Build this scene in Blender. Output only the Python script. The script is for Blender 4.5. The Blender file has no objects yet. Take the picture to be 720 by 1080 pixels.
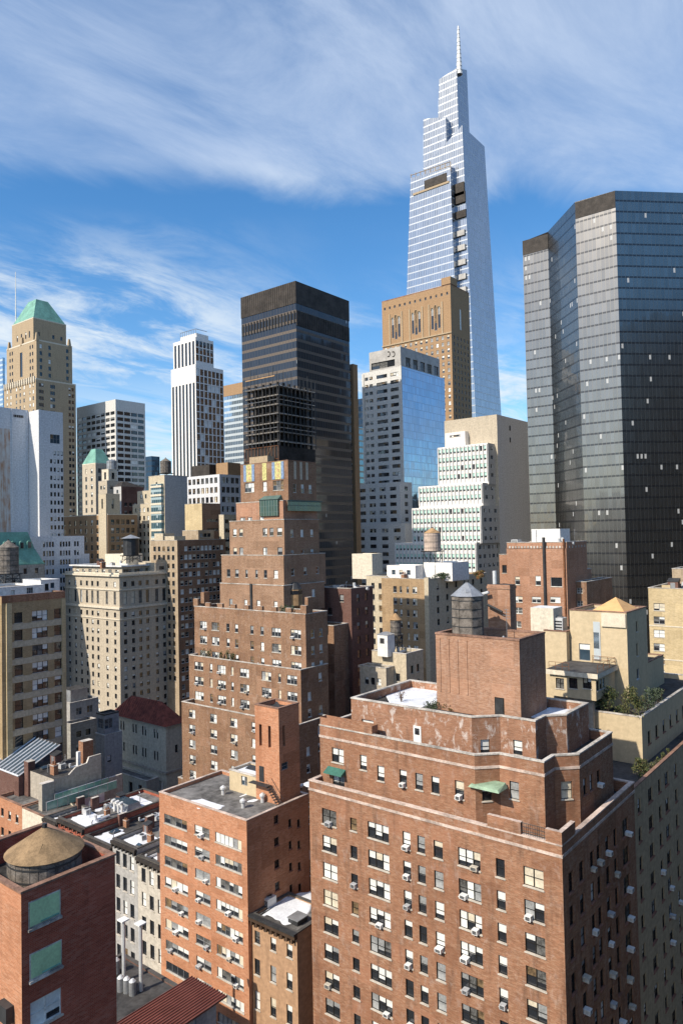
import bpy, math, random
from mathutils import Vector, Matrix
rad = math.radians
S = bpy.context.scene
COL = S.collection
RN = random.Random(11)

# ---------------------------------------------------------------- camera
FPX, CAMZ = 770.0, 68.0
HEAD, PITCH, ROLL = rad(38.75), rad(1.64), 0.02
fwd = Vector((math.cos(HEAD) * math.cos(PITCH), math.sin(HEAD) * math.cos(PITCH), math.sin(PITCH)))
r0 = Vector((math.sin(HEAD), -math.cos(HEAD), 0))
u0 = r0.cross(fwd)
cr, cu = r0 * math.cos(ROLL) - u0 * math.sin(ROLL), u0 * math.cos(ROLL) + r0 * math.sin(ROLL)
CAM = Vector((0, 0, CAMZ))
cd = bpy.data.cameras.new('camera')
cam = bpy.data.objects.new('camera', cd)
COL.objects.link(cam)
cd.sensor_fit = 'VERTICAL'; cd.sensor_height = 36.0; cd.lens = FPX / 1080 * 36.0
cd.clip_start = 0.5; cd.clip_end = 30000
m3 = Matrix((cr, cu, -fwd)).transposed()
cam.matrix_world = Matrix.Translation(CAM) @ m3.to_4x4()
S.camera = cam

# ---------------------------------------------------------------- light
SUN_EL, SUN_AZ = rad(41), rad(167)      # the sun stands to the left, behind the photographer
sd = Vector((math.cos(SUN_EL) * math.cos(SUN_AZ), math.cos(SUN_EL) * math.sin(SUN_AZ), math.sin(SUN_EL)))
sl = bpy.data.lights.new('sun', 'SUN'); sl.energy = 5.0; sl.angle = rad(0.5); sl.color = (1, .90, .76)
so = bpy.data.objects.new('sun', sl); COL.objects.link(so)
so.rotation_euler = sd.to_track_quat('Z', 'Y').to_euler()
S.view_settings.view_transform = 'Standard'; S.view_settings.look = 'None'
S.view_settings.exposure = 0.22; S.view_settings.gamma = 1; S.view_settings.use_curve_mapping = False
S.cycles.max_bounces = 6; S.cycles.diffuse_bounces = 3; S.cycles.glossy_bounces = 3; S.cycles.transparent_max_bounces = 6


def ray(px, py):
    return fwd + cr * ((px - 360) / FPX) + cu * ((540 - py) / FPX)


def at(px, py, d): return CAM + ray(px, py) * d
def onX(px, py, X): r = ray(px, py); return CAM + r * (X / r.x)
def onY(px, py, Y): r = ray(px, py); return CAM + r * (Y / r.y)
def onZ(px, py, Z): r = ray(px, py); return CAM + r * ((Z - CAMZ) / r.z)


def hit(P, d, px, py):
    "point of the ground line P + t d that lies in the direction of the sight line through px"
    r = ray(px, py)
    t = (P[0] * r.y - P[1] * r.x) / (d[1] * r.x - d[0] * r.y)
    return (P[0] + d[0] * t, P[1] + d[1] * t)


# ---------------------------------------------------------------- nodes
class G:
    def __init__(s, tree): s.t = tree; s.n = tree.nodes; s.l = tree.links
    def node(s, typ, **kw):
        n = s.n.new(typ)
        for k, v in kw.items():
            if k == 'ins':
                for i, x in v.items():
                    if isinstance(x, bpy.types.NodeSocket): s.l.new(x, n.inputs[i])
                    else: n.inputs[i].default_value = x
            else: setattr(n, k, v)
        return n
    def math(s, op, a, b=None, c=None):
        n = s.n.new('ShaderNodeMath'); n.operation = op
        for i, x in enumerate((a, b, c)):
            if x is None: continue
            if isinstance(x, (int, float)): n.inputs[i].default_value = x
            else: s.l.new(x, n.inputs[i])
        return n.outputs[0]
    def mix(s, f, a, b, blend='MIX'):
        n = s.n.new('ShaderNodeMix'); n.data_type = 'RGBA'; n.blend_type = blend
        for i, x in ((0, f), (6, a), (7, b)):
            if isinstance(x, (int, float)): n.inputs[i].default_value = x
            elif isinstance(x, (tuple, list)): n.inputs[i].default_value = (*x, 1) if len(x) == 3 else x
            else: s.l.new(x, n.inputs[i])
        return n.outputs[2]
    def ramp(s, f, a, b):
        n = s.n.new('ShaderNodeMapRange'); n.interpolation_type = 'SMOOTHSTEP'
        s.l.new(f, n.inputs[0]); n.inputs[1].default_value = a; n.inputs[2].default_value = b
        return n.outputs[0]
    def noise(s, vec, scale, detail=4, rough=.55, dist=0.):
        n = s.n.new('ShaderNodeTexNoise')
        if vec is not None: s.l.new(vec, n.inputs['Vector'])
        n.inputs['Scale'].default_value = scale; n.inputs['Detail'].default_value = detail
        n.inputs['Roughness'].default_value = rough; n.inputs['Distortion'].default_value = dist
        return n.outputs[0]
    def scale(s, vec, sc, loc=(0, 0, 0), rot=(0, 0, 0)):
        n = s.n.new('ShaderNodeMapping'); s.l.new(vec, n.inputs[0])
        n.inputs['Location'].default_value = loc; n.inputs['Rotation'].default_value = rot; n.inputs['Scale'].default_value = sc
        return n.outputs[0]


# ---------------------------------------------------------------- sky
W = bpy.data.worlds.new('World'); S.world = W; W.use_nodes = True
g = G(W.node_tree); g.n.clear()
sky = g.node('ShaderNodeTexSky', sky_type='NISHITA', sun_disc=False, sun_elevation=SUN_EL, altitude=50, air_density=1.0, dust_density=0.4, ozone_density=3.0)
sky.sun_rotation = math.pi / 2 - SUN_AZ
tc = g.node('ShaderNodeTexCoord')
dirv = g.node('ShaderNodeVectorMath', operation='NORMALIZE', ins={0: tc.outputs['Generated']}).outputs[0]
sep = g.node('ShaderNodeSeparateXYZ', ins={0: dirv})
zz = g.math('MAXIMUM', sep.outputs[2], 0.0)
inv = g.math('DIVIDE', 1.0, g.math('ADD', zz, 0.10))
cx_, cy_ = g.math('MULTIPLY', sep.outputs[0], inv), g.math('MULTIPLY', sep.outputs[1], inv)
flat = g.node('ShaderNodeCombineXYZ', ins={0: cx_, 1: cy_, 2: 0.0}).outputs[0]
# the far edge of a high cirrus deck is one straight line across the sky
en = ray(0, 190).cross(ray(720, 212)).normalized()
if en.z < 0: en = -en
ed = g.node('ShaderNodeVectorMath', operation='DOT_PRODUCT', ins={0: dirv, 1: en}).outputs[1]
rot = HEAD - math.pi / 2
st = g.scale(flat, (0.9, 1.9, 1), rot=(0, 0, -rot + 0.05))
st2 = g.scale(flat, (1.3, 2.6, 1), rot=(0, 0, -rot - 0.5))
n_edge = g.noise(st, 1.6, 6, .6, .6)
n_veil = g.noise(st, 1.5, 10, .66, .5)
n_gap = g.noise(g.scale(flat, (.7, 1.1, 1), loc=(.4, 2.2, 0)), 1.2, 3, .5, .2)
n_wisp = g.noise(st2, 1.5, 9, .66, .5)
n_big = g.noise(g.scale(flat, (0.5, 0.6, 1), loc=(3.1, 1.7, 0)), 1.0, 3, .5, .3)
edge = g.ramp(g.math('ADD', ed, g.math('MULTIPLY', g.math('SUBTRACT', n_edge, .5), .10)), -0.012, 0.035)
fdot = g.node('ShaderNodeVectorMath', operation='DOT_PRODUCT', ins={0: dirv, 1: Vector((math.cos(HEAD), math.sin(HEAD), 0))}).outputs[1]
edge = g.math('MULTIPLY', edge, g.ramp(fdot, -.15, .35))
veil = g.math('MULTIPLY', edge, g.math('ADD', g.math('ADD', .06, g.math('MULTIPLY', g.ramp(n_gap, .34, .68), .30)), g.math('MULTIPLY', g.ramp(n_veil, .28, .76), .50)))
low = g.math('SUBTRACT', 1.0, g.ramp(ed, -.12, -.02))
wisp = g.math('MULTIPLY', g.math('MULTIPLY', g.ramp(n_wisp, .38, .68), g.ramp(n_big, .30, .52)), g.math('MULTIPLY', low, .95))
bank = g.math('MULTIPLY', g.ramp(g.noise(g.scale(flat, (.35, 3.0, 1), loc=(.6, .2, 0), rot=(0, 0, -rot)), 1.1, 5, .55, .4), .47, .62), g.math('SUBTRACT', 1.0, g.ramp(zz, .10, .24)))
cl = g.math('MAXIMUM', veil, g.math('MAXIMUM', wisp, g.math('MULTIPLY', bank, .8)))
hs = g.node('ShaderNodeHueSaturation', ins={0: 0.499, 1: 1.27, 2: 1.42, 4: sky.outputs[0]}).outputs[0]
ccol = g.mix(g.ramp(ed, -.05, .05), (6.2, 6.9, 7.5), (4.9, 5.8, 7.3))
skyc = g.mix(cl, hs, ccol)
# hazy glow added round the sun so the tower's glass mirrors it brighter
sg = g.math('POWER', g.math('MAXIMUM', g.node('ShaderNodeVectorMath', operation='DOT_PRODUCT', ins={0: dirv, 1: sd}).outputs[1], 0.0), 12.0)
skyc = g.mix(sg, skyc, (13.0, 11.8, 10.2))
bg = g.node('ShaderNodeBackground', ins={0: skyc, 1: 0.112})
out = g.node('ShaderNodeOutputWorld'); g.l.new(bg.outputs[0], out.inputs[0])

# ---------------------------------------------------------------- materials
MATS = {}


def newmat(name):
    m = bpy.data.materials.new(name); m.use_nodes = True
    g = G(m.node_tree); p = g.n['Principled BSDF']
    return m, g, p


def uvn(g): return g.node('ShaderNodeTexCoord').outputs['UV']


def plain(name, col, rough=.7, metal=0., var=.18, sc=.8, spec=.3, bump=0.):
    m, g, p = newmat(name)
    tc = g.node('ShaderNodeTexCoord'); v = tc.outputs['Object']
    n = g.noise(v, sc, 5, .65)
    n2 = g.noise(v, sc * 9, 3, .6)
    f = g.math('ADD', g.math('MULTIPLY', n, .65), g.math('MULTIPLY', n2, .35))
    lo = [c * (1 - var * 2) for c in col]; hi = [min(1, c * (1 + var * 1.6)) for c in col]
    c = g.mix(g.ramp(f, .3, .7), lo, hi)
    g.l.new(c, p.inputs['Base Color'])
    p.inputs['Roughness'].default_value = rough; p.inputs['Metallic'].default_value = metal
    p.inputs['Specular IOR Level'].default_value = spec
    if bump:
        b = g.node('ShaderNodeBump', ins={0: bump, 2: n2}); g.l.new(b.outputs[0], p.inputs['Normal'])
    MATS[name] = m
    return m


def brick(name, c1, c2, mortar, stain=(.05, .04, .035), wash=0., streak=.35, course=.085, band=None, lumpy=.40):
    m, g, p = newmat(name)
    v = uvn(g)
    b = g.node('ShaderNodeTexBrick', offset=.5)
    g.l.new(v, b.inputs['Vector'])
    b.inputs['Color1'].default_value = (*c1, 1); b.inputs['Color2'].default_value = (*c2, 1); b.inputs['Mortar'].default_value = (*mortar, 1)
    b.inputs['Scale'].default_value = 1.0; b.inputs['Mortar Size'].default_value = .008
    b.inputs['Brick Width'].default_value = course * 2.8; b.inputs['Row Height'].default_value = course
    b.inputs['Bias'].default_value = -.1
    c = b.outputs[0]
    vs = g.node('ShaderNodeSeparateXYZ', ins={0: v})
    rowi = g.math('FLOOR', g.math('DIVIDE', vs.outputs[1], course * 1.0))
    rw = g.node('ShaderNodeTexWhiteNoise', noise_dimensions='2D', ins={0: g.node('ShaderNodeCombineXYZ', ins={0: rowi, 1: g.math('FLOOR', g.math('ADD', g.math('DIVIDE', vs.outputs[0], course * 4.5), g.math('MULTIPLY', rowi, .37))), 2: 0.0}).outputs[0]}).outputs[0]
    c = g.mix(g.math('MULTIPLY', g.ramp(rw, .5, 1.0), .30), c, [x * .45 for x in c2])
    c = g.mix(g.math('MULTIPLY', g.ramp(rw, .35, .0), .18), c, [min(1, x * 1.25 + .04) for x in mortar])
    # patches of differently fired bricks, soot running down, pale repairs
    lump = g.noise(g.scale(v, (1.0, 2.4, 1)), 1.0, 6, .82)
    c = g.mix(g.math('MULTIPLY', g.ramp(lump, .40, .72), lumpy), c, [x * .42 for x in c1])
    c = g.mix(g.math('MULTIPLY', g.ramp(g.noise(g.scale(v, (1.3, 2.6, 1), loc=(7, 3, 0)), 1.0, 6, .8), .5, .78), .34), c, [min(1, x * 1.65 + .02) for x in c1])
    so = g.noise(g.scale(v, (1.1, .14, 1)), 1.0, 5, .65)
    c = g.mix(g.math('MULTIPLY', g.ramp(so, .46, .78), streak), c, stain)
    pc = g.node('ShaderNodeTexWhiteNoise', noise_dimensions='2D', ins={0: g.node('ShaderNodeCombineXYZ', ins={0: g.math('FLOOR', g.math('DIVIDE', vs.outputs[0], 2.7)), 1: g.math('FLOOR', g.math('DIVIDE', vs.outputs[1], 1.9)), 2: 0.0}).outputs[0]}).outputs[0]
    c = g.mix(g.math('MULTIPLY', g.ramp(pc, .86, .90), .22), c, [min(1, x * 1.3 + .03) for x in c1])
    c = g.mix(g.math('MULTIPLY', g.ramp(pc, .12, .08), .28), c, [x * .5 for x in c2])
    bigp = g.noise(v, .11, 4, .6)
    c = g.mix(g.math('MULTIPLY', g.ramp(bigp, .42, .66), .3), c, [x * .62 for x in c2])
    if wash:
        w = g.noise(g.scale(v, (1.0, .55, 1)), 1.1, 8, .72, .5)
        c = g.mix(g.math('MULTIPLY', g.ramp(w, .525, .65), wash), c, (.55, .49, .45))
    if band:
        per, frac, bc = band
        f = g.math('LESS_THAN', g.math('FRACT', g.math('DIVIDE', g.node('ShaderNodeSeparateXYZ', ins={0: v}).outputs[1], per)), frac)
        c = g.mix(f, c, bc)
    g.l.new(c, p.inputs['Base Color'])
    p.inputs['Roughness'].default_value = .9; p.inputs['Specular IOR Level'].default_value = .15
    bp = g.node('ShaderNodeBump', ins={0: .35, 2: b.outputs[1]}); bp.inputs['Distance'].default_value = .02; bp.invert = True
    g.l.new(bp.outputs[0], p.inputs['Normal'])
    MATS[name] = m
    return m


def stone(name, col, streak=.4, joint=0., var=.2):
    m, g, p = newmat(name)
    v = uvn(g)
    n = g.noise(g.scale(v, (1.6, 1.6, 1)), 1.0, 6, .7)
    c = g.mix(g.ramp(n, .3, .72), [x * (1 - var) for x in col], [min(1, x * (1 + var)) for x in col])
    if joint:
        b = g.node('ShaderNodeTexBrick', offset=.5); g.l.new(v, b.inputs['Vector'])
        b.inputs['Scale'].default_value = 1; b.inputs['Brick Width'].default_value = joint * 1.8; b.inputs['Row Height'].default_value = joint; b.inputs['Mortar Size'].default_value = .03
        b.inputs['Color1'].default_value = (1, 1, 1, 1); b.inputs['Color2'].default_value = (.82, .82, .82, 1); b.inputs['Mortar'].default_value = (.55, .55, .55, 1)
        c = g.mix(1.0, c, b.outputs[0], 'MULTIPLY')
    so = g.noise(g.scale(v, (.9, .10, 1)), 1.0, 6, .7)
    c = g.mix(g.math('MULTIPLY', g.ramp(so, .45, .8), streak), c, [x * .35 for x in col])
    g.l.new(c, p.inputs['Base Color'])
    p.inputs['Roughness'].default_value = .85; p.inputs['Specular IOR Level'].default_value = .2
    MATS[name] = m
    return m


def curtain(name, glass, spand, mull, fh, bw, sp=.3, mf=.08, rough=.12, metal=.75, sp_metal=.1, sp_rough=.5, tilt=.012, zoff=0., blinds=0., zline=0., dark_rows=0., coat=0., sp_dark=False):
    "curtain wall: glass panes with a slightly different tilt each, spandrel bands, mullions"
    m, g, p = newmat(name)
    v = uvn(g)
    s = g.node('ShaderNodeSeparateXYZ', ins={0: v})
    a = g.math('DIVIDE', s.outputs[0], bw); b = g.math('DIVIDE', g.math('ADD', s.outputs[1], zoff), fh)
    fa, fb = g.math('FRACT', a), g.math('FRACT', b)
    cell = g.node('ShaderNodeCombineXYZ', ins={0: g.math('FLOOR', a), 1: g.math('FLOOR', b), 2: 0.0}).outputs[0]
    wn = g.node('ShaderNodeTexWhiteNoise', noise_dimensions='2D'); g.l.new(cell, wn.inputs[0])
    row = g.node('ShaderNodeTexWhiteNoise', noise_dimensions='1D', ins={1: g.math('FLOOR', b)}).outputs[0]
    isp = g.math('LESS_THAN', fb, sp)
    imu = g.math('LESS_THAN', fa, mf)
    pane_tone = g.math('MULTIPLY', .35, wn.outputs[0])  # random tone for each pane
    gc = g.mix(pane_tone, glass, [min(1, x * .45) for x in glass])
    if blinds:
        bl = g.math('GREATER_THAN', wn.outputs[0], 1 - blinds)
        bl = g.math('MULTIPLY', bl, g.math('MULTIPLY', g.math('GREATER_THAN', fa, .5), g.math('GREATER_THAN', fb, sp + (1 - sp) * .5)))
        gc = g.mix(g.math('MULTIPLY', bl, .55), gc, (.6, .62, .62))
    c = g.mix(isp, gc, spand)
    c = g.mix(imu, c, mull)
    if sp_dark: c = g.mix(isp, c, [x * .5 for x in mull])
    solid = g.math('MAXIMUM', isp, imu)
    if dark_rows:
        dr = g.math('LESS_THAN', row, dark_rows)
        c = g.mix(g.math('MULTIPLY', dr, .75), c, (.03, .035, .04))
    g.l.new(c, p.inputs['Base Color'])
    mt = g.math('SUBTRACT', metal, g.math('MULTIPLY', solid, metal - sp_metal))
    rg = g.math('ADD', rough, g.math('MULTIPLY', solid, sp_rough - rough))
    if blinds: mt = g.math('MULTIPLY', mt, g.math('SUBTRACT', 1.0, bl))
    g.l.new(mt, p.inputs['Metallic']); g.l.new(rg, p.inputs['Roughness'])
    p.inputs['IOR'].default_value = 1.6
    p.inputs['Coat Weight'].default_value = coat; p.inputs['Coat Roughness'].default_value = .02; p.inputs['Coat IOR'].default_value = 1.6
    geo = g.node('ShaderNodeNewGeometry')
    off = g.node('ShaderNodeVectorMath', operation='SUBTRACT', ins={0: wn.outputs[1], 1: (.5, .5, .5)}).outputs[0]
    off = g.node('ShaderNodeVectorMath', operation='SCALE', ins={0: off, 3: tilt * 2}).outputs[0]
    wav = g.node('ShaderNodeTexNoise', ins={0: g.scale(v, (.35, .35, 1)), 2: 1.0, 3: 2.0})
    wo = g.node('ShaderNodeVectorMath', operation='SUBTRACT', ins={0: wav.outputs[1], 1: (.5, .5, .5)}).outputs[0]
    wo = g.node('ShaderNodeVectorMath', operation='SCALE', ins={0: wo, 3: tilt * 1.5}).outputs[0]
    nn = g.node('ShaderNodeVectorMath', operation='ADD', ins={0: geo.outputs['Normal'], 1: off}).outputs[0]
    nn = g.node('ShaderNodeVectorMath', operation='ADD', ins={0: nn, 1: wo}).outputs[0]
    nn = g.node('ShaderNodeVectorMath', operation='NORMALIZE', ins={0: nn}).outputs[0]
    g.l.new(nn, p.inputs['Normal']); g.l.new(nn, p.inputs['Coat Normal'])
    MATS[name] = m
    return m


def glassmat(name, col, rough=.06, spec=.6):
    m, g, p = newmat(name)
    n = g.noise(g.node('ShaderNodeTexCoord').outputs['Object'], 1.3, 2)
    g.l.new(g.mix(n, col, [c * 2.2 for c in col]), p.inputs['Base Color'])
    p.inputs['Roughness'].default_value = rough; p.inputs['Specular IOR Level'].default_value = spec; p.inputs['IOR'].default_value = 1.6
    MATS[name] = m
    return m


glassmat('glass', (.013, .015, .018), .05, .6); glassmat('glass_blue', (.02, .035, .05)); glassmat('glass_brown', (.03, .022, .015))
plain('blind_white', (.72, .73, .70), .45, spec=.6, var=.10, sc=.6); plain('blind_cream', (.60, .54, .42), .6, var=.12); plain('blind_grey', (.30, .31, .31), .5, var=.2, sc=.5)
plain('inside_grey', (.11, .11, .105), .5, var=.4, sc=1.5); plain('inside_warm', (.16, .11, .06), .6, var=.4, sc=1.5); plain('frame_black', (.018, .017, .016), .5); plain('frame_white', (.66, .66, .63), .5); plain('frame_grey', (.25, .26, .27), .5); plain('frame_brown', (.07, .045, .03), .5)
plain('sill', (.48, .44, .38), .8); plain('sill_brick', (.25, .12, .08), .9)
plain('coping', (.46, .43, .39), .85, var=.3, sc=.5); plain('coping_pink', (.52, .42, .36), .85, var=.25, sc=.5); plain('coping_brown', (.24, .14, .10), .85, var=.3, sc=.5); plain('coping_dark', (.08, .075, .07), .8)
plain('tar', (.055, .053, .052), .9, var=.42, sc=.16); plain('tar_grey', (.15, .145, .14), .9, var=.4, sc=.14); plain('roof_brown', (.16, .11, .08), .9, var=.4, sc=.2); plain('roof_white', (.66, .67, .67), .7, var=.15, sc=.2)
plain('snow', (.70, .73, .78), .6, var=.12, sc=.4, bump=.3)
plain('white_paint', (.72, .72, .70), .5, var=.1); plain('metal_grey', (.36, .37, .38), .4, .5, var=.15); plain('metal_light', (.62, .63, .63), .4, .3, var=.1); plain('metal_dark', (.05, .052, .055), .5, .3); plain('rust', (.20, .085, .04), .8, var=.3)
plain('wood_old', (.17, .15, .13), .9, var=.35, sc=1.2); plain('wood_tan', (.36, .23, .12), .85, var=.2, sc=.6); plain('wood_pale', (.50, .40, .33), .85, var=.2, sc=.8)
plain('green_copper', (.16, .34, .275), .7, var=.18, sc=.25); plain('awning_green', (.04, .13, .10), .7); plain('board_green', (.42, .62, .36), .55, var=.12); plain('mint', (.42, .66, .58), .3, var=.1)
plain('asphalt', (.045, .045, .047), .9, var=.25, sc=.2); plain('ground', (.07, .068, .066), .95, var=.3, sc=.05); plain('paving', (.24, .23, .22), .9)
plain('gold', (.55, .40, .20), .6, var=.25, sc=2); plain('yellow', (.52, .48, .20), .6, var=.25, sc=2); plain('blue_tile', (.20, .28, .42), .5, var=.25, sc=2)
brick('brick_red', (.32, .138, .074), (.25, .104, .056), (.42, .33, .23), wash=.16, streak=.55)
brick('brick_red_washed', (.33, .155, .088), (.27, .12, .068), (.40, .31, .23), wash=.85)
brick('brick_bulkhead', (.40, .21, .125), (.33, .165, .10), (.42, .33, .26), wash=.12)
brick('brick_orange', (.52, .225, .115), (.46, .185, .09), (.50, .37, .27), streak=.2)
brick('brick_dark', (.40, .10, .058), (.29, .072, .044), (.38, .22, .16), streak=.25, course=.11, lumpy=.08)
brick('brick_brown', (.29, .155, .092), (.225, .116, .07), (.36, .28, .19), streak=.4, wash=.15)
brick('brick_tan', (.42, .28, .15), (.36, .235, .12), (.42, .34, .25), streak=.35)
brick('brick_yellow', (.58, .46, .26), (.52, .40, .22), (.55, .46, .33), streak=.2)
brick('brick_gold', (.40, .285, .155), (.34, .24, .125), (.45, .36, .24), streak=.25)
brick('brick_mid', (.33, .19, .115), (.265, .148, .088), (.42, .33, .25), streak=.35)
brick('brick_dun', (.30, .25, .175), (.25, .205, .14), (.34, .29, .22), streak=.3)
brick('brick_buff', (.44, .34, .23), (.37, .28, .18), (.45, .38, .30), streak=.3)
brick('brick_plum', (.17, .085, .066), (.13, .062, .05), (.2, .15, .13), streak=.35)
brick('brick_rose', (.43, .215, .125), (.36, .175, .10), (.42, .33, .27), streak=.3)
stone('beige_stone', (.47, .41, .32), .42); stone('dun_stone', (.40, .315, .205), .4); stone('town_cream', (.50, .46, .39), .6); stone('cream_stone', (.62, .56, .45), .32); stone('grey_stone', (.36, .345, .31), .5, joint=.9); stone('white_stone', (.74, .72, .69), .15)
stone('white_panel', (.60, .59, .56), .18, joint=0); stone('tan_stone', (.40, .31, .205), .4); stone('brown_stone', (.34, .22, .125), .3, joint=0); stone('stucco', (.40, .36, .30), .5); stone('stucco_tan', (.53, .43, .28), .28, var=.1)
stone('pale_slab', (.62, .63, .65), .22); stone('grey_wall', (.50, .495, .48), .25); stone('greywash', (.38, .37, .35), .55); stone('warm_beige', (.50, .43, .315), .3)
plain('maroon', (.15, .042, .03), .55, .0, var=.15, sc=.3); plain('maroon_rib', (.17, .075, .06), .5); stone('stucco_brown', (.40, .25, .15), .3); plain('tile_red', (.17, .045, .032), .8, var=.35, sc=.9); plain('tent', (.60, .36, .16), .8, var=.08)
stone('grey_green', (.42, .42, .36), .45); 
curtain('curtain_black', (.045, .05, .06), (.10, .075, .055), (.03, .03, .03), 3.8, 1.6, .30, .10, .10, .42, .05, .6, blinds=.012)
curtain('curtain_park', (.27, .255, .235), (.06, .06, .062), (.20, .19, .17), 3.5, 1.3, .17, .11, .27, .97, .9, .36, tilt=.007, blinds=.04, coat=.5)
curtain('curtain_conservatory', (.05, .10, .09), (.05, .09, .08), (.17, .20, .18), 1.3, .8, .12, .14, .1, .5, .1, .5)
curtain('curtain_blue', (.27, .38, .52), (.20, .28, .40), (.14, .19, .26), 3.6, 1.6, .10, .06, .05, .95, .8, .15, tilt=.008)
curtain('curtain_vander', (.38, .42, .47), (.46, .49, .52), (.44, .47, .5), 5.2, 1.5, .16, .12, .16, .92, .4, .4, tilt=.012)
curtain('curtain_pale', (.40, .52, .62), (.60, .66, .68), (.6, .64, .66), 3.8, 1.6, .4, .1, .1, .8, .3, .3)
curtain('curtain_navy', (.05, .09, .14), (.03, .05, .08), (.03, .04, .05), 3.8, 1.6, .3, .1, .1, .8, .3, .3)
curtain('curtain_teal', (.16, .32, .40), (.34, .44, .46), (.3, .36, .38), 3.2, 1.3, .3, .08, .1, .7, .1, .5, blinds=.1)
plain('netting', (.030, .028, .027), .9, var=.35, sc=.12); plain('mech_dark', (.045, .038, .033), .7, var=.3, sc=.3); plain('mech_grey', (.42, .41, .39), .6, var=.15, sc=.3)
glassmat('glass_green', (.10, .20, .16), .15)

m, g, p = newmat('rust_streak'); v = uvn(g)
n = g.noise(g.scale(v, (1.1, .035, 1)), 1.0, 6, .7); n2 = g.noise(g.scale(v, (.35, .16, 1)), 1.0, 5, .65)
c = g.mix(g.ramp(g.math('ADD', g.math('MULTIPLY', n, .6), g.math('MULTIPLY', n2, .4)), .42, .60), (.58, .57, .55), (.40, .20, .10)); g.l.new(c, p.inputs['Base Color']); p.inputs['Roughness'].default_value = .85; MATS['rust_streak'] = m
plain('copper_dull', (.08, .13, .115), .7)
plain('cone_tan', (.26, .175, .095), .85, var=.22, sc=1.1)
plain('ac_beige', (.50, .46, .38), .55); plain('ac_grey', (.42, .43, .44), .5)
plain('copper_pale', (.26, .37, .26), .75, var=.2)
plain('unseen_city_wall', (.035, .035, .036), .8)
plain('slab_dull', (.20, .185, .165), .8)

# ---------------------------------------------------------------- mesh tools
class MB:
    "collects faces for ONE mesh object"
    def __init__(s): s.v = []; s.f = []; s.m = []; s.mats = []
    def mi(s, m):
        if m not in s.mats: s.mats.append(m)
        return s.mats.index(m)
    def face(s, pts, m):
        k = len(s.v); s.v += [tuple(p) for p in pts]; s.f.append(tuple(range(k, k + len(pts)))); s.m.append(s.mi(m))
    def box(s, x0, x1, y0, y1, z0, z1, m, bottom=True, top=None):
        a, b, c, d = (x0, y0), (x1, y0), (x1, y1), (x0, y1)
        for p, q in ((a, b), (b, c), (c, d), (d, a)):
            s.face([(*p, z0), (*q, z0), (*q, z1), (*p, z1)], m)
        s.face([(*a, z1), (*b, z1), (*c, z1), (*d, z1)], top or m)
        if bottom: s.face([(*d, z0), (*c, z0), (*b, z0), (*a, z0)], m)
    def prism(s, poly, z0, z1, m, top=None, bottom=False):
        n = len(poly)
        for i in range(n):
            p, q = poly[i], poly[(i + 1) % n]
            s.face([(*p, z0), (*q, z0), (*q, z1), (*p, z1)], m)
        s.face([(*p, z1) for p in poly], top or m)
        if bottom: s.face([(*p, z0) for p in reversed(poly)], m)
    def hull(s, lo, hi, m, top=None):
        "lo and hi: rings of 3-D points, counterclockwise seen from above"
        n = len(lo)
        for i in range(n):
            j = (i + 1) % n
            s.face([lo[i], lo[j], hi[j], hi[i]], m)
        s.face(hi, top or m)
    def cyl(s, c, r0, r1, z0, z1, m, n=16, cap=True, capm=None):
        lo = [(c[0] + r0 * math.cos(2 * math.pi * i / n), c[1] + r0 * math.sin(2 * math.pi * i / n), z0) for i in range(n)]
        hi = [(c[0] + r1 * math.cos(2 * math.pi * i / n), c[1] + r1 * math.sin(2 * math.pi * i / n), z1) for i in range(n)]
        for i in range(n):
            j = (i + 1) % n
            if r1 > 1e-4: s.face([lo[i], lo[j], hi[j], hi[i]], m)
            else: s.face([lo[i], lo[j], (c[0], c[1], z1)], m)
        if cap and r1 > 1e-4: s.face(hi, capm or m)
    def bar(s, p, q, r, m, n=4):
        p, q = Vector(p), Vector(q); d = (q - p).normalized()
        a = d.orthogonal().normalized(); b = d.cross(a)
        A = [p + (a * math.cos(t) + b * math.sin(t)) * r for t in [2 * math.pi * (i + .5) / n for i in range(n)]]
        B = [x + (q - p) for x in A]
        for i in range(n):
            j = (i + 1) % n; s.face([A[i], A[j], B[j], B[i]], m)
        s.face(list(reversed(A)), m); s.face(B, m)
    def path(s, pts, r, m, n=8):
        for a, b in zip(pts, pts[1:]): s.bar(a, b, r, m, n)
    def mesh(s, name, off=(0, 0, 0)):
        me = bpy.data.meshes.new(name)
        ox, oy, oz = off
        me.from_pydata([(x - ox, y - oy, z - oz) for x, y, z in s.v], [], s.f)
        for m in s.mats: me.materials.append(MATS[m])
        me.polygons.foreach_set('material_index', s.m)
        uv = me.uv_layers.new(name='UVMap').data
        vs = s.v; k = 0
        for f in s.f:
            a, b, c = Vector(vs[f[0]]), Vector(vs[f[1]]), Vector(vs[f[2]])
            n = (b - a).cross(c - a)
            if n.length < 1e-12: n = Vector((0, 0, 1))
            n.normalize()
            if abs(n.z) > .7:
                for i in f: uv[k].uv = (vs[i][0], vs[i][1]); k += 1
            else:
                h = math.hypot(n.x, n.y); tx, ty = -n.y / h, n.x / h
                for i in f: uv[k].uv = (vs[i][0] * tx + vs[i][1] * ty, vs[i][2]); k += 1
        me.update()
        return me
    def build(s, name, parent=None, off=(0, 0, 0)):
        o = bpy.data.objects.new(name, s.mesh(name, off)); COL.objects.link(o)
        if parent is not None: o.parent = parent
        return o


LABELS = set()


def tag(o, label, cat, group=None):
    o['label'] = label; o['category'] = cat
    if group: o['group'] = group
    return o


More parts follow.
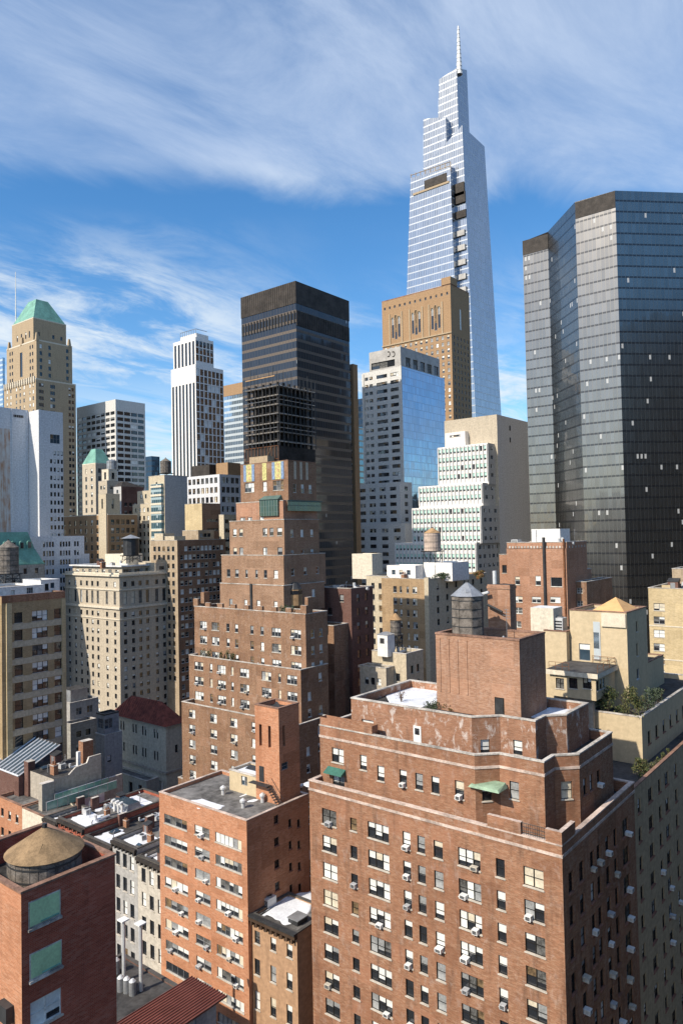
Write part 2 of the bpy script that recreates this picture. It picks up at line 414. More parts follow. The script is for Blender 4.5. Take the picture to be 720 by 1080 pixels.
def thing(name, label, cat, loc, group=None, rz=0):
    o = bpy.data.objects.new(name, None); COL.objects.link(o); o.location = loc; o.rotation_euler = (0, 0, rz)
    o.empty_display_size = .1
    return tag(o, label, cat, group)


def struct(name, mb, kind='structure'):
    o = mb.build(name); o['kind'] = kind
    return o


def inset(poly, d):
    "offset a counterclockwise polygon inwards by d"
    n = len(poly); out = []
    for i in range(n):
        a, b, c = poly[i - 1], poly[i], poly[(i + 1) % n]
        t1 = Vector((b[0] - a[0], b[1] - a[1])).normalized(); t2 = Vector((c[0] - b[0], c[1] - b[1])).normalized()
        n1 = Vector((-t1.y, t1.x)); n2 = Vector((-t2.y, t2.x))
        k = 1 + n1.dot(n2)
        v = (n1 + n2) * (d / k) if k > .05 else n1 * d
        out.append((b[0] + v.x, b[1] + v.y))
    return out


def rect(x0, x1, y0, y1): return [(x0, y1), (x0, y0), (x1, y0), (x1, y1)]


def ring(mb, poly, z0, z1, o, i, m, bottom=True):
    A, B = inset(poly, -o), inset(poly, i); n = len(poly)
    for k in range(n):
        j = (k + 1) % n
        mb.face([(*A[k], z0), (*A[j], z0), (*A[j], z1), (*A[k], z1)], m)
        mb.face([(*A[k], z1), (*A[j], z1), (*B[j], z1), (*B[k], z1)], m)
        mb.face([(*B[j], z0), (*B[k], z0), (*B[k], z1), (*B[j], z1)], m)
        if bottom: mb.face([(*A[j], z0), (*A[k], z0), (*B[k], z0), (*B[j], z0)], m)


# ---------------------------------------------------------------- windows
# style: frame material, sill material or None, blind chance, glass, recess, separate parts
STY = {
    'near': dict(fr='frame_black', sill='sill', bl=.72, gl='glass', rec=.22, parts=True),
    'near_dark': dict(fr='frame_black', sill='sill_brick', bl=.18, gl='glass', rec=.25, parts=True),
    'wide': dict(fr='frame_grey', sill='sill', bl=.78, gl='glass', rec=.18, parts=True),
    'white': dict(fr='frame_white', sill='sill', bl=.55, gl='glass', rec=.2, parts=False),
    'bright': dict(fr='frame_grey', sill='sill', bl=.82, gl='glass', rec=.2, parts=False),
    'dark': dict(fr='frame_black', sill='sill', bl=.22, gl='glass', rec=.25, parts=False),
    'plain': dict(fr='frame_black', sill=None, bl=.14, gl='glass', rec=.3, parts=False),
    'light': dict(fr='frame_grey', sill=None, bl=.3, gl='glass_blue', rec=.2, parts=False),
    'deep': dict(fr='frame_black', sill=None, bl=.06, gl='glass', rec=.5, parts=False),
    'mint': dict(fr='frame_white', sill=None, bl=.0, gl='glass', rec=.25, parts=False, mint=True),
    'dim': dict(fr='frame_brown', sill=None, bl=.25, gl='glass', rec=.2, parts=False),
}
WC = {}
NV = 9


def window_meshes(w, h, kind, sty, var):
    key = (round(w, 2), round(h, 2), kind, sty, var)
    if key in WC: return WC[key]
    st = STY[sty]; r = random.Random(hash((key[0], key[1], kind, var * 7 + len(sty))) & 0xffffff)
    fr = MB(); pn = MB(); bl = MB(); sl = MB()
    rec = st['rec']; f = .05 if st['parts'] else .06
    y0, y1 = rec - .09, rec
    zb, zt = -h / 2, h / 2
    if not st['parts']: pn = bl = sl = fr
    if st['sill']:
        sl.box(-w / 2 - .08, w / 2 + .08, -.09, rec - .005, zb - .01, zb + .10, st['sill']); zb += .1
    def bx(a, b, c, d, yy0=y0): fr.box(a, b, yy0, y1, c, d, st['fr'])
    n = {'single': 1, 'pair': 2, 'triple': 3, 'quad': 4, 'six': 6, 'pane': 1, 'slot': 1}[kind]
    bx(-w / 2, -w / 2 + f, zb, zt); bx(w / 2 - f, w / 2, zb, zt)
    bx(-w / 2 + f, w / 2 - f, zt - f, zt); bx(-w / 2 + f, w / 2 - f, zb, zb + f)
    iw = w - 2 * f; mw = .10 if kind in ('pair', 'triple') else .05
    sw = (iw - (n - 1) * mw) / n
    allsame = r.random() < .45; same = r.random()
    for i in range(n):
        a = -w / 2 + f + i * (sw + mw); b = a + sw
        if i < n - 1: bx(b, b + mw, zb + f, zt - f)
        za, zc = zb + f, zt - f; zm = (za + zc) / 2
        if kind not in ('pane', 'slot', 'quad', 'six'): bx(a, b, zm - .03, zm + .03, y0 + .02)
        pn.face([(a, y1 - .02, za), (b, y1 - .02, za), (b, y1 - .02, zc), (a, y1 - .02, zc)], st['gl'])
        q = same if allsame else r.random()
        if st.get('mint'):
            if q < .9: bl.face([(a, y1 - .03, zm - .12 * h), (b, y1 - .03, zm - .12 * h), (b, y1 - .03, zc), (a, y1 - .03, zc)], 'mint')
            continue
        if q < st['bl']:
            fr_ = r.choice((1, 1, .55, .5, .35, .75)); zz0 = zc - (zc - za) * fr_
            m = r.choice(('blind_white', 'blind_white', 'blind_white', 'blind_cream', 'blind_grey'))
            bl.face([(a, y1 - .03, zz0), (b, y1 - .03, zz0), (b, y1 - .03, zc), (a, y1 - .03, zc)], m)
        elif q < st['bl'] + (1 - st['bl']) * .6 and n != 1 or q > .93:
            zz0 = za + (zc - za) * r.choice((0, 0, .3, .5)); m = r.choice(('inside_grey', 'inside_grey', 'inside_warm'))
            bl.face([(a, y1 - .03, zz0), (b, y1 - .03, zz0), (b, y1 - .03, zc), (a, y1 - .03, zc)], m)
    res = [fr.mesh('window')]
    if st['parts']:
        res += [('pane', pn.mesh('pane'))]
        if bl.f: res += [('blind', bl.mesh('blind'))]
        if sl.f: res += [('sill', sl.mesh('sill'))]
    WC[key] = res
    return res


class Wn:
    "a window in a face: u from the face's left end, z of its centre"
    __slots__ = ('u', 'z', 'w', 'h', 'k', 's', 'v')
    def __init__(s, u, z, w, h, k='single', st='dark', v=None): s.u, s.z, s.w, s.h, s.k, s.s, s.v = u, z, round(w, 2), round(h, 2), k, st, v


def grid(L, n, w, ztop, pitch, rows, h, k='single', st='dark', m0=1.0, m1=1.0, skip=None, zs=None):
    out = []
    for j in range(rows):
        z = ztop - j * pitch if zs is None else zs[j]
        for i in range(n):
            if skip and skip(i, j): continue
            out.append(Wn(m0 + (i + .5) * (L - m0 - m1) / n, z, w, h, k, st))
    return out


def wall_face(mb, p, q, z0, z1, ws, m):
    "a wall from p to q (left to right seen from outside) with an opening and reveals for each window"
    L = math.hypot(q[0] - p[0], q[1] - p[1]); t = ((q[0] - p[0]) / L, (q[1] - p[1]) / L); nin = (-t[1], t[0])
    def P(u, z, d=0.): return (p[0] + t[0] * u + nin[0] * d, p[1] + t[1] * u + nin[1] * d, z)
    holes = []
    for w in ws:
        a, b, c, d = w.u - w.w / 2, w.u + w.w / 2, w.z - w.h / 2, w.z + w.h / 2
        if a < .05 or b > L - .05 or c < z0 + .02 or d > z1 - .02: continue
        if any(a < h[1] + .02 and b > h[0] - .02 and c < h[3] + .02 and d > h[2] - .02 for h in holes): continue
        holes.append((a, b, c, d, w))
    # strips between the sill and head lines; merged quads keep the mesh small
    zs = sorted({z0, z1, *[round(h[2], 4) for h in holes], *[round(h[3], 4) for h in holes]})
    for za, zb in zip(zs, zs[1:]):
        if zb - za < 1e-4: continue
        zm = (za + zb) / 2
        cut = sorted((h[0], h[1]) for h in holes if h[2] < zm < h[3])
        u = 0.
        for a, b in cut:
            mb.face([P(u, za), P(a, za), P(a, zb), P(u, zb)], m); u = b
        mb.face([P(u, za), P(L, za), P(L, zb), P(u, zb)], m)
    res = []
    for a, b, c, d, w in holes:
        r = STY[w.s]['rec']
        mb.face([P(a, c), P(a, c, r), P(a, d, r), P(a, d)], m); mb.face([P(b, c, r), P(b, c), P(b, d), P(b, d, r)], m)
        mb.face([P(a, d), P(a, d, r), P(b, d, r), P(b, d)], m); mb.face([P(a, c, r), P(a, c), P(b, c), P(b, c, r)], m)
        res.append((Vector(P(w.u, w.z)), math.atan2(t[1], t[0]), w))
    return res


class Building:
    def __init__(s, name, label, loc, cat='building', group=None):
        s.o = thing(name, label, cat, loc, group); s.loc = tuple(loc); s.wins = []; s.placed = {}
    def part(s, name, mb, parent=None, label=None):
        p = parent if parent is not None else s.o
        o = mb.build(name, p, s.loc)
        if label: o['label'] = label
        return o
    def vol(s, poly, z0, z1, m, wins=None, par=.9, cop='coping', roof='tar', cw=.32, ch=.14, fm=None, key=None, wallname='wall', ro=.06):
        "one block: walls with window openings, a sunk roof behind a parapet, a coping"
        wins = wins or {}; fm = fm or {}
        mb = MB(); n = len(poly)
        for i in range(n):
            p, q = poly[i], poly[(i + 1) % n]
            r = wall_face(mb, p, q, z0, z1, wins.get(i, []), fm.get(i, m))
            s.wins += r
            if key: s.placed.setdefault(key, []).extend(r)
        rm = MB(); zr = z1 - par
        if par > 0:
            I = inset(poly, cw)
            for i in range(n):
                p, q = I[i], I[(i + 1) % n]
                mb.face([(*q, zr), (*p, zr), (*p, z1), (*q, z1)], m)
            rm.face([(*p, zr) for p in I], roof)
        else:
            rm.face([(*p, z1 + .004) for p in inset(poly, .002)], roof)
        w = s.part(wallname, mb); s.part('roof', rm)
        if cop:
            c = MB(); ring(c, poly, z1, z1 + ch, ro, cw + .04, cop, bottom=True); s.part('coping', c)
        return w
    def belt(s, poly, z0, z1, m, o=.1, name='belt_course'):
        c = MB(); ring(c, poly, z0, z1, o, .05, m); s.part(name, c)
    def close(s, most=100, sub=True):
        def size(t):
            P, a, w = t; d = (P - CAM).length; n = Vector((math.sin(a), -math.cos(a), 0))
            v = (P - CAM).normalized()
            r = P - CAM; k = r.dot(fwd); x = 360 + FPX * r.dot(cr) / k; y = 540 - FPX * r.dot(cu) / k
            inside = k > 0 and -8 < x < 728 and -8 < y < 1088
            return max(0., -n.dot(v)) * w.w * w.h / d ** 2 if inside else 0.
        ls = sorted(((size(t), i) for i, t in enumerate(s.wins)), reverse=True)
        rest = MB(); L = Vector(s.loc)
        for c, (sz, i) in enumerate(ls):
            P, a, w = s.wins[i]
            var = RN.randrange(NV) if w.v is None else w.v
            ms = window_meshes(w.w, w.h, w.k, w.s, var)
            if c < most and sz > 0:
                o = bpy.data.objects.new('window', ms[0]); COL.objects.link(o); o.parent = s.o
                o.location = P - L; o.rotation_euler = (0, 0, a)
                for nm, me in ms[1:]:
                    q = bpy.data.objects.new(nm, me); COL.objects.link(q); q.parent = o
            else:
                R = Matrix.Translation(P) @ Matrix.Rotation(a, 4, 'Z')
                for me in [ms[0]] + [x[1] for x in ms[1:]]:
                    vv = [R @ v.co for v in me.vertices]
                    for p in me.polygons: rest.face([vv[k] for k in p.vertices], me.materials[p.material_index].name)
        if rest.f:
            o = s.part('window', rest); o['kind'] = 'stuff'


def fit(cx, cy, d, left, right):
    "block whose near corner shows at (cx, cy), d metres off; left and right = the pixel columns of its far corners"
    P = at(cx, cy, d)
    return P.x, onY(right, cy, P.y).x, P.y, onX(left, cy, P.x).y, P.z


def fitX(cx, cy, X, left, right):
    P = onX(cx, cy, X)
    return P.x, onY(right, cy, P.y).x, P.y, onX(left, cy, P.x).y, P.z


def simple(name, label, f, m, wl=None, wr=None, base=None, **kw):
    x0, x1, y0, y1, z = f
    b = Building(name, label, ((x0 + x1) / 2, (y0 + y1) / 2, 0))
    b.f = f
    w = {}
    if wl: w[0] = wl(y1 - y0, z)
    if wr: w[1] = wr(x1 - x0, z)
    b.vol(rect(x0, x1, y0, y1), 0 if base is None else base, z, m, w, **kw)
    return b


def wpx(p, q, px, py):
    "u, z of the point of the wall p-q seen at (px, py)"
    r = ray(px, py); nx, ny = q[1] - p[1], -(q[0] - p[0])
    t = (p[0] * nx + p[1] * ny) / (r.x * nx + r.y * ny); P = CAM + r * t
    L = math.hypot(q[0] - p[0], q[1] - p[1])
    return ((P.x - p[0]) * (q[0] - p[0]) + (P.y - p[1]) * (q[1] - p[1])) / L, P.z


def wx(p, q, px, py, w, h, k='single', st='near'):
    u, z = wpx(p, q, px, py)
    return Wn(u, z, w, h, k, st)


# ---------------------------------------------------------------- ground
gm = MB(); gm.face([(-6000, -6000, 0), (9000, -6000, 0), (9000, 9000, 0), (-6000, 9000, 0)], 'ground'); struct('ground', gm)
rd = MB(); rd.face([(48, -200, .004), (61, -200, .004), (61, 700, .004), (48, 700, .004)], 'asphalt'); struct('road', rd)
for xa, xb in ((44, 48), (61, 65)):
    sw = MB(); sw.box(xa, xb, -200, 700, 0, .13, 'paving', False); struct('sidewalk', sw)

# ---------------------------------------------------------------- the big red brick block
XA = 64.0
cA = onX(592, 893, XA); yA0, yA1 = cA.y, onX(326, 838, XA).y; xA1 = onY(668, 829, yA0).x; zA = cA.z
A = Building('apartment_building', 'big red brick apartment block with set-back top floors and many window air conditioners', (XA + 8, (yA0 + yA1) / 2, 0))
PA, QA, RA = (XA, yA1), (XA, yA0), (xA1, yA0)
zr0 = wpx(PA, QA, 348, 863)[1]; zpit = (zr0 - wpx(PA, QA, 358, 1068)[1]) / 7
rowsA = [zr0 - zpit * j for j in range(15)]
fw = []
for a, b, k in ((341, 356, 'pair'), (370.5, 377.5, 'single'), (389, 411, 'triple'), (425.5, 433.7, 'single'), (441, 449, 'single'), (458, 467.6, 'single'), (483.6, 507, 'triple'), (523.3, 532.5, 'single'), (552, 573, 'pair')):
    u0_, u1_ = wpx(PA, QA, a, 940)[0], wpx(PA, QA, b, 940)[0]
    for z in rowsA: fw.append(Wn((u0_ + u1_) / 2, z, u1_ - u0_, 1.5 if k == 'single' and a < 380 else 1.85, k, 'near'))
rw = []
for a, w in ((602.5, 1.0), (614, 1.1), (625.5, 1.0), (632.5, 1.0), (642, 1.1), (650.5, .9), (661.5, 1.9)):
    u = wpx(QA, RA, a, 960)[0]
    for z in rowsA: rw.append(Wn(u, z - .3, w + .1, 2.0, 'single' if w < 1.5 else 'pair', 'near_dark'))
poly = [PA, QA, RA, (xA1, yA1)]
A.vol(poly, 0, zA, 'brick_red', {0: fw, 1: rw}, par=1.2, cop='coping_pink', key='main', cw=.4)
A.belt(poly, zA - 1.05, zA - .78, 'coping_pink', .07)
m = MB(); ya_, yb_, yc_, yd_ = onX(514, 885, XA).y, onX(549, 885, XA).y, onX(575, 890, XA).y, yA0
m.box(XA - .03, XA + .42, yb_, ya_, zA + .142, zA + 1.25, 'brick_red', top='coping_pink'); A.part('parapet_step', m)
m = MB(); m.prism([(XA - .03, yc_), (XA - .03, yd_ - .03), (XA + 3.2, yd_ - .03), (XA + 3.2, yd_ + .42), (XA + .42, yd_ + .42), (XA + .42, yc_)], zA + .142, zA + 1.25, 'brick_red', 'coping_pink'); A.part('parapet_step', m)
m = MB()
for hh in (.35, .7, 1.05): m.bar((XA + .2, yb_, zA + .14 + hh), (XA + .2, yc_, zA + .14 + hh), .035, 'metal_dark')
for k in range(12): m.bar((XA + .2, yb_ + (yc_ - yb_) * k / 11, zA + .14), (XA + .2, yb_ + (yc_ - yb_) * k / 11, zA + 1.2), .025, 'metal_dark')
A.part('railing', m)
# first set-back: two storeys with a chamfered, notched corner
X1 = XA + 1.9
p0 = onX(337, 765, X1); p0 = (p0.x, p0.y); p1 = hit(p0, (0, -1), 500, 797); z1 = onX(500, 797, X1).z
p2 = hit(p1, (1, -1), 526, 794); p3 = hit(p2, (0, -1), 573, 803); p4 = hit(p3, (1, 0), 584, 797); p5 = hit(p4, (1, -1), 610, 797); p6 = hit(p5, (1, 0), 645, 778)
if p5[1] < yA0 + .25: p5 = (p5[0], yA0 + .25); p6 = (p6[0], yA0 + .25)
t1 = [p0, p1, p2, p3, p4, p5, p6, (p6[0], p0[1])]
Z = lambda dz: CAMZ + dz
w0 = []
c5 = lambda x, y: (320 + x / 3.27, 600 + y / 3.27)
c7 = lambda x, y: (320 + x / 3.27, 780 + y / 3.27)
c8 = lambda x, y: (500 + x / 3.27, 760 + y / 3.27)
for x, y, w, h, k in ((118, 57, 1.75, 1.75, 'pair'), (206, 81, .95, 1.75, 'single'), (266, 119, .95, 1.75, 'single'), (343, 135, .95, 1.85, 'single'), (398, 147, .95, 1.85, 'single'), (454, 159, .95, 1.85, 'single'), (537, 175, 1.05, 1.9, 'single'),
                      (121, 150, 1.75, 1.75, 'pair'), (228, 211, .9, 1.75, 'single'), (270, 219, .95, 1.75, 'single'), (345, 238, .95, 1.8, 'single'), (401, 253, .95, 1.85, 'single'), (456, 265, .95, 1.85, 'single'), (540, 285, 1.05, 1.85, 'single')):
    w0.append(wx(p0, p1, *c7(x, y), w, h, k))
w1 = [wx(p1, p2, *c8(43, 249), 1.0, 1.85), wx(p1, p2, *c8(28, 365), 1.0, 1.85)]
w2 = [wx(p2, p3, *c8(137, 243), 1.0, 1.85), wx(p2, p3, *c8(142, 355), 1.0, 1.85)]
w4 = [wx(p4, p5, *c8(318, 242), 1.15, 1.85), wx(p4, p5, *c8(321, 355), 1.1, 1.7)]
w5 = [wx(p5, p6, *c8(x, y), .95, 1.8, 'single', 'near_dark') for x, y in ((381, 230), (403, 215), (428, 200), (384, 345), (405, 325), (436, 300))]
A.vol(t1, zA - 1.2, z1, 'brick_red', {0: w0, 1: w1, 2: w2, 4: w4, 5: w5}, par=.95, cop='coping', key='tier')
A.belt(t1, z1 - 1.35, z1 - 1.08, 'coping_pink', .07)
A.belt([(x, y) for x, y in rect(X1 + .02, X1 + 1.2, onX(392, 777, X1).y, p0[1] - .02)], z1 + .142, z1 + 1.0, 'brick_red', -.02, 'parapet_step')
# second set-back: one storey, lime-washed brick
X2 = XA + 4.2
q0 = onX(370, 733, X2); z2 = onX(497, 757, X2).z; q0 = (q0.x, q0.y); q1 = hit(q0, (0, -1), 497, 757); q2 = hit(q1, (1, -1), 527, 757); q3 = hit(q2, (0, -1), 564, 760); q4 = hit(q3, (1, 0), 575, 755); q5 = hit(q4, (1, -1), 597, 757); q6 = hit(q5, (1, 0), 620, 746)
if q5[1] < p5[1] + .5: q5 = (q5[0], p5[1] + .5); q6 = (q6[0], q5[1])
t2 = [q0, q1, q2, q3, q4, q5, q6, (q6[0], q0[1])]
v0 = [wx(q0, q1, *c5(x, y), w, h, 'single') for x, y, w, h in ((221, 547, 1.7, 1.75), (303, 573, .9, 1.6), (363, 586, .95, 1.5), (429, 597, .95, 1.5), (495, 606, 1.0, 1.6), (555, 617, 1.0, 1.6))]
v1 = [wx(q1, q2, *c8(37, 92), 1.0, 1.6)]
v2 = [wx(q2, q3, *c8(149, 95), 1.0, 1.6)]
v5 = [wx(q4, q5, *c8(352, 95), 1.5, 1.7, 'pair')]
A.vol(t2, z1 - .95, z2, 'brick_red_washed', {0: v0, 1: v1, 2: v2, 4: v5}, par=.9, cop='coping', key='top')
# bulkhead tower on the roof
X3 = XA + 8.6
bA = onX(547, 676, X3)
bx0, bx1, by0, by1, bz = X3, onY(574, 667, bA.y).x, bA.y, onX(459, 670, X3).y, bA.z
dw = []
A.vol(rect(bx0, bx1, by0, by1), z2 - .9, bz, 'brick_bulkhead', {}, par=.7, cop='coping_brown', ch=.2)
pb = MB()
for k in range(4):
    y = by1 - .5 - k * 1.15
    pb.box(bx0 - .07, bx0 + .01, y - .12, y + .12, z2 + 1.2, bz - .4, 'brick_bulkhead')
A.part('pilaster', pb)
dr = MB(); P = onX(526, 737, bx0 - .05)
dr.box(bx0 - .06, bx0 + .02, P.y - .55, P.y + .55, z2 - .88, z2 + 1.4, 'frame_black'); dr.box(bx0 - .08, bx0 - .06, P.y - .45, P.y + .45, z2 - .8, z2 + 1.3, 'metal_dark'); A.part('door', dr)
wd = MB(); P = onX(440, 785, X2 - .05)
wd.box(X2 - .07, X2 + .02, P.y - .5, P.y + .5, z1 - .94, z1 + 1.25, 'white_paint'); wd.box(X2 - .09, X2 - .07, P.y - .3, P.y + .3, z1 + .3, z1 + 1.0, 'glass'); A.part('door', wd, label='white terrace door')
# awnings and canopies
aw = MB(); P = wpx(p0, p1, *c7(115, 108)); y = p0[1] - P[0]
aw.hull([(X1 - .9, y + 1.3, P[1] - .25), (X1 - .9, y - 1.3, P[1] - .25), (X1 + .0, y - 1.3, P[1] - .25), (X1 + .0, y + 1.3, P[1] - .25)], [(X1 - .85, y + 1.3, P[1] - .1), (X1 - .85, y - 1.3, P[1] - .1), (X1, y - 1.3, P[1] + .35), (X1, y + 1.3, P[1] + .35)], 'awning_green'); A.part('awning', aw)
cp = MB(); P = onX(514, 832, X1 + .2)
cp.hull([(X1 - .4, P.y + 1.9, P.z), (X1 - .4, P.y - 1.5, P.z), (X1 + 1.5, P.y - 1.5, P.z), (X1 + 1.5, P.y + 1.9, P.z)], [(X1 - .2, P.y + 1.7, P.z + .25), (X1 - .2, P.y - 1.3, P.z + .25), (X1 + 1.5, P.y - 1.3, P.z + .5), (X1 + 1.5, P.y + 1.7, P.z + .5)], 'copper_pale'); A.part('canopy', cp)
pl = MB()
for px in (341, 370, 402, 437, 455, 480, 512, 541, 583): pass
def ac_mesh(mt):
    m = MB(); m.box(-.36, .36, -.55, .15, 0, .46, mt)
    m.bar((-.25, -.5, 0), (-.25, 0, -.3), .02, 'metal_dark'); m.bar((.25, -.5, 0), (.25, 0, -.3), .02, 'metal_dark')
    m.face([(-.27, -.553, .06), (.27, -.553, .06), (.27, -.553, .40), (-.27, -.553, .40)], 'metal_dark')
    for k in range(3): m.box(-.27, .27, -.57, -.553, .13 + k * .09, .155 + k * .09, 'metal_grey')
    for sx in (-1, 1): m.face([(sx * .363, -.5, .1), (sx * .363, -.15, .1), (sx * .363, -.15, .36), (sx * .363, -.5, .36)][::sx], 'metal_light')
    return m.mesh('air_conditioner')
ACM = [ac_mesh(x) for x in ('white_paint', 'white_paint', 'ac_beige', 'ac_grey')]
SEEN_AC = set()


def proj(P):
    r = P - CAM; k = r.dot(fwd)
    return 360 + FPX * r.dot(cr) / k, 540 - FPX * r.dot(cu) / k


def put_acs(pts, ws, label, group, side=.0, sc=1.0):
    for px, py in pts:
        best = min(ws, key=lambda t: (proj(t[0] - Vector((0, 0, t[2].h * .3)))[0] - px) ** 2 + (proj(t[0] - Vector((0, 0, t[2].h * .3)))[1] - py) ** 2)
        P, a, w = best
        key = (round(P.x, 2), round(P.y, 2), round(P.z, 2))
        if key in SEEN_AC: continue
        SEEN_AC.add(key)
        o = bpy.data.objects.new('air_conditioner', RN.choice(ACM)); COL.objects.link(o)
        k = 0. if w.k == 'single' else RN.choice((-.25, .25, 0)) * w.w
        o.location = P + Vector((math.cos(a) * k, math.sin(a) * k, -w.h / 2 + .1)); o.rotation_euler = (RN.uniform(.0, .09), RN.uniform(-.03, .03), a + RN.uniform(-.04, .04)); o.scale = (sc * RN.uniform(.78, 1.08), sc * RN.uniform(.7, 1.05), sc * RN.uniform(.78, 1.02))
        tag(o, label, 'air conditioner', group)


allA = A.placed['main'] + A.placed['tier']
frontA = [t for t in allA if abs(t[1] + math.pi / 2) < .9]; rightA = [t for t in allA if abs(t[1]) < .2]
c9 = lambda x, y: (320 + x / 3.27, 900 + y / 3.27)
c10 = lambda x, y: (520 + x / 3.6, 900 + y / 3.6)
put_acs([c7(*p) for p in ((72, 285), (170, 505), (260, 640), (345, 260), (348, 368), (352, 470), (355, 575), (540, 305), (570, 425), (570, 537), (575, 645))] + [c9(*p) for p in ((85, 468), (243, 545), (360, 388), (468, 320), (578, 360), (553, 462), (690, 506), (370, 585))] + [c10(*p) for p in ((135, 212), (40, 555))],
        frontA, 'boxy window air conditioner on the sunlit front of the big red brick block', 'air conditioners on the sunlit front of the big brick block')
put_acs([c10(*p) for p in ((332, 50), (440, 40), (472, 48), (513, 115), (438, 197), (515, 228), (343, 297), (443, 315), (530, 320), (447, 430), (527, 443), (305, 473), (452, 547), (530, 553), (308, 600), (457, 620))] + [c8(*p) for p in ((450, 213), (437, 335), (520, 360), (368, 503), (460, 430))],
        rightA, 'boxy window air conditioner on the shaded side of the big red brick block', 'air conditioners on the shaded side of the big brick block')
A.close(100)

# ---------------------------------------------------------------- orange brick block with the roof tower
XB = 65.0
cB = onX(260, 866, XB); yB0, yB1, zB = cB.y, onX(168, 842, XB).y, cB.z; xB1 = onY(325, 838, yB0).x
B = Building('apartment_building', 'orange brick apartment block with wide windows and a slim brick tower on its flat roof', (XB + 6, (yB0 + yB1) / 2, 0))
PB, QB, RB = (XB, yB1), (XB, yB0), (xB1, yB0)
cB4 = lambda x, y: (150 + x / 3.27, 860 + y / 3.27)
zb0 = wpx(PB, QB, *cB4(117, 25))[1]; zbp = (zb0 - wpx(PB, QB, *cB4(124, 540))[1]) / 7
fw = []
for a, b, k in ((79, 157, 'quad'), (183, 234, 'pair'), (254, 344, 'six')):
    u0_, u1_ = wpx(PB, QB, *cB4(a, 200))[0], wpx(PB, QB, *cB4(b, 200))[0]
    for j in range(11): fw.append(Wn((u0_ + u1_) / 2, zb0 - zbp * j, u1_ - u0_, 1.4, k, 'wide'))
rw = []
for x, w, st in ((463, .9, 0), (510, .6, 0), (540, .6, 0)):
    u = wpx(QB, RB, *cB4(x, 60))[0]
    for j in range(5): rw.append(Wn(u, wpx(QB, RB, *cB4(x, 15 if x < 500 else 28))[1] - zbp * j, w, 1.2, 'single', 'near_dark'))
poly = [PB, QB, RB, (xB1, yB1)]
B.vol(poly, 0, zB, 'brick_orange', {0: fw, 1: rw}, par=.45, cop='coping_pink', key='main', ch=.1, roof='tar_grey')
# roof tower: tapering to a chimney head, tall slots in its sunlit side
XT = onZ(283, 846, zB - .45).x
kT = onX(293.7, 748, XT); tx0, tx1, ty0, ty1, tz = XT, onY(315, 742, kT.y).x, kT.y, onX(268.6, 744, XT).y, kT.z
c3 = lambda x, y: (150 + x / 3.27, 680 + y / 3.27)
sl = [wx((tx0, ty1), (tx0, ty0), *c3(408, 312), .5, 3.0, 'slot', 'deep'), wx((tx0, ty1), (tx0, ty0), *c3(439, 318), .5, 3.0, 'slot', 'deep')]
sr = [wx((tx0, ty0), (tx1, ty0), *c3(489, 314), .5, 2.8, 'slot', 'deep'), wx((tx0, ty0), (tx1, ty0), *c3(492, 418), 1.3, 1.0, 'single', 'light')]
B.vol(rect(tx0, tx1, ty0, ty1), zB - .45, tz, 'brick_orange', {0: sl, 1: sr}, par=.5, cop='coping_brown', wallname='tower_wall')
vt = MB(); vt.cyl(((tx0 + tx1) / 2, (ty0 + ty1) / 2), .9, .1, tz - .5, tz + .35, 'metal_dark', 4); B.part('tower_cap', vt)
dd = MB(); P = onX(276, 815, tx0); dd.box(tx0 - .05, tx0 + .02, P.y - .45, P.y + .45, P.z - 1.2, P.z + .9, 'metal_dark'); B.part('door', dd)
# small penthouse left of the tower
hc = onX(268, 836, tx0 + .3); hp0 = onX(242, 812, tx0 + .3)
B.vol(rect(tx0 + .3, tx0 + 4.5, ty1 + .02, hp0.y), zB - .45, hp0.z, 'stucco_tan', {0: [wx((tx0 + .3, hp0.y), (tx0 + .3, ty1), *c3(352, 470), 1.2, 1.3, 'pair', 'light')]}, par=.2, cop='coping', roof='snow')
sc = MB()
for k in range(9):
    sc.box(tx0 - 1.0, tx0 - .1, ty0 + .3 + k * .26 - .9, ty0 + .55 + k * .26 - .9, zB - .4 + k * .28, zB - .36 + k * .28, 'metal_dark')
for dx in (-1.0, -.1):
    sc.bar((tx0 + dx, ty0 - .7, zB - .35), (tx0 + dx, ty0 + 1.5, zB + 2.0), .05, 'metal_dark'); sc.bar((tx0 + dx, ty0 - .7, zB + .6), (tx0 + dx, ty0 + 1.5, zB + 2.95), .03, 'metal_dark')
for k in range(5): sc.bar((tx0 - 1.0, ty0 - .7 + k * .55, zB - .4 + k * .58), (tx0 - 1.0, ty0 - .7 + k * .55, zB + .6 + k * .58), .025, 'metal_dark')
sc.box(tx0 - 1.1, tx0 - .1, ty0 + 1.5, ty1 + .4, zB + 1.98, zB + 2.03, 'metal_dark')
B.part('stair', sc)
# a projecting bay beside the tower's left, pier wall along the left edge of the roof
cBa = lambda x, y: (150 + x / 3.27, 860 + y / 3.27)
put_acs([cBa(*p) for p in ((197, 65), (195, 138), (207, 218), (120, 265), (197, 298), (110, 335), (310, 335), (203, 372), (118, 408), (310, 415), (205, 452), (305, 485), (200, 527), (303, 577), (120, 490))],
        [t for t in B.placed['main'] if abs(t[1]) > .5], 'boxy window air conditioner on the front of the orange brick block', 'air conditioners on the orange brick block', sc=.95)
B.close(100)

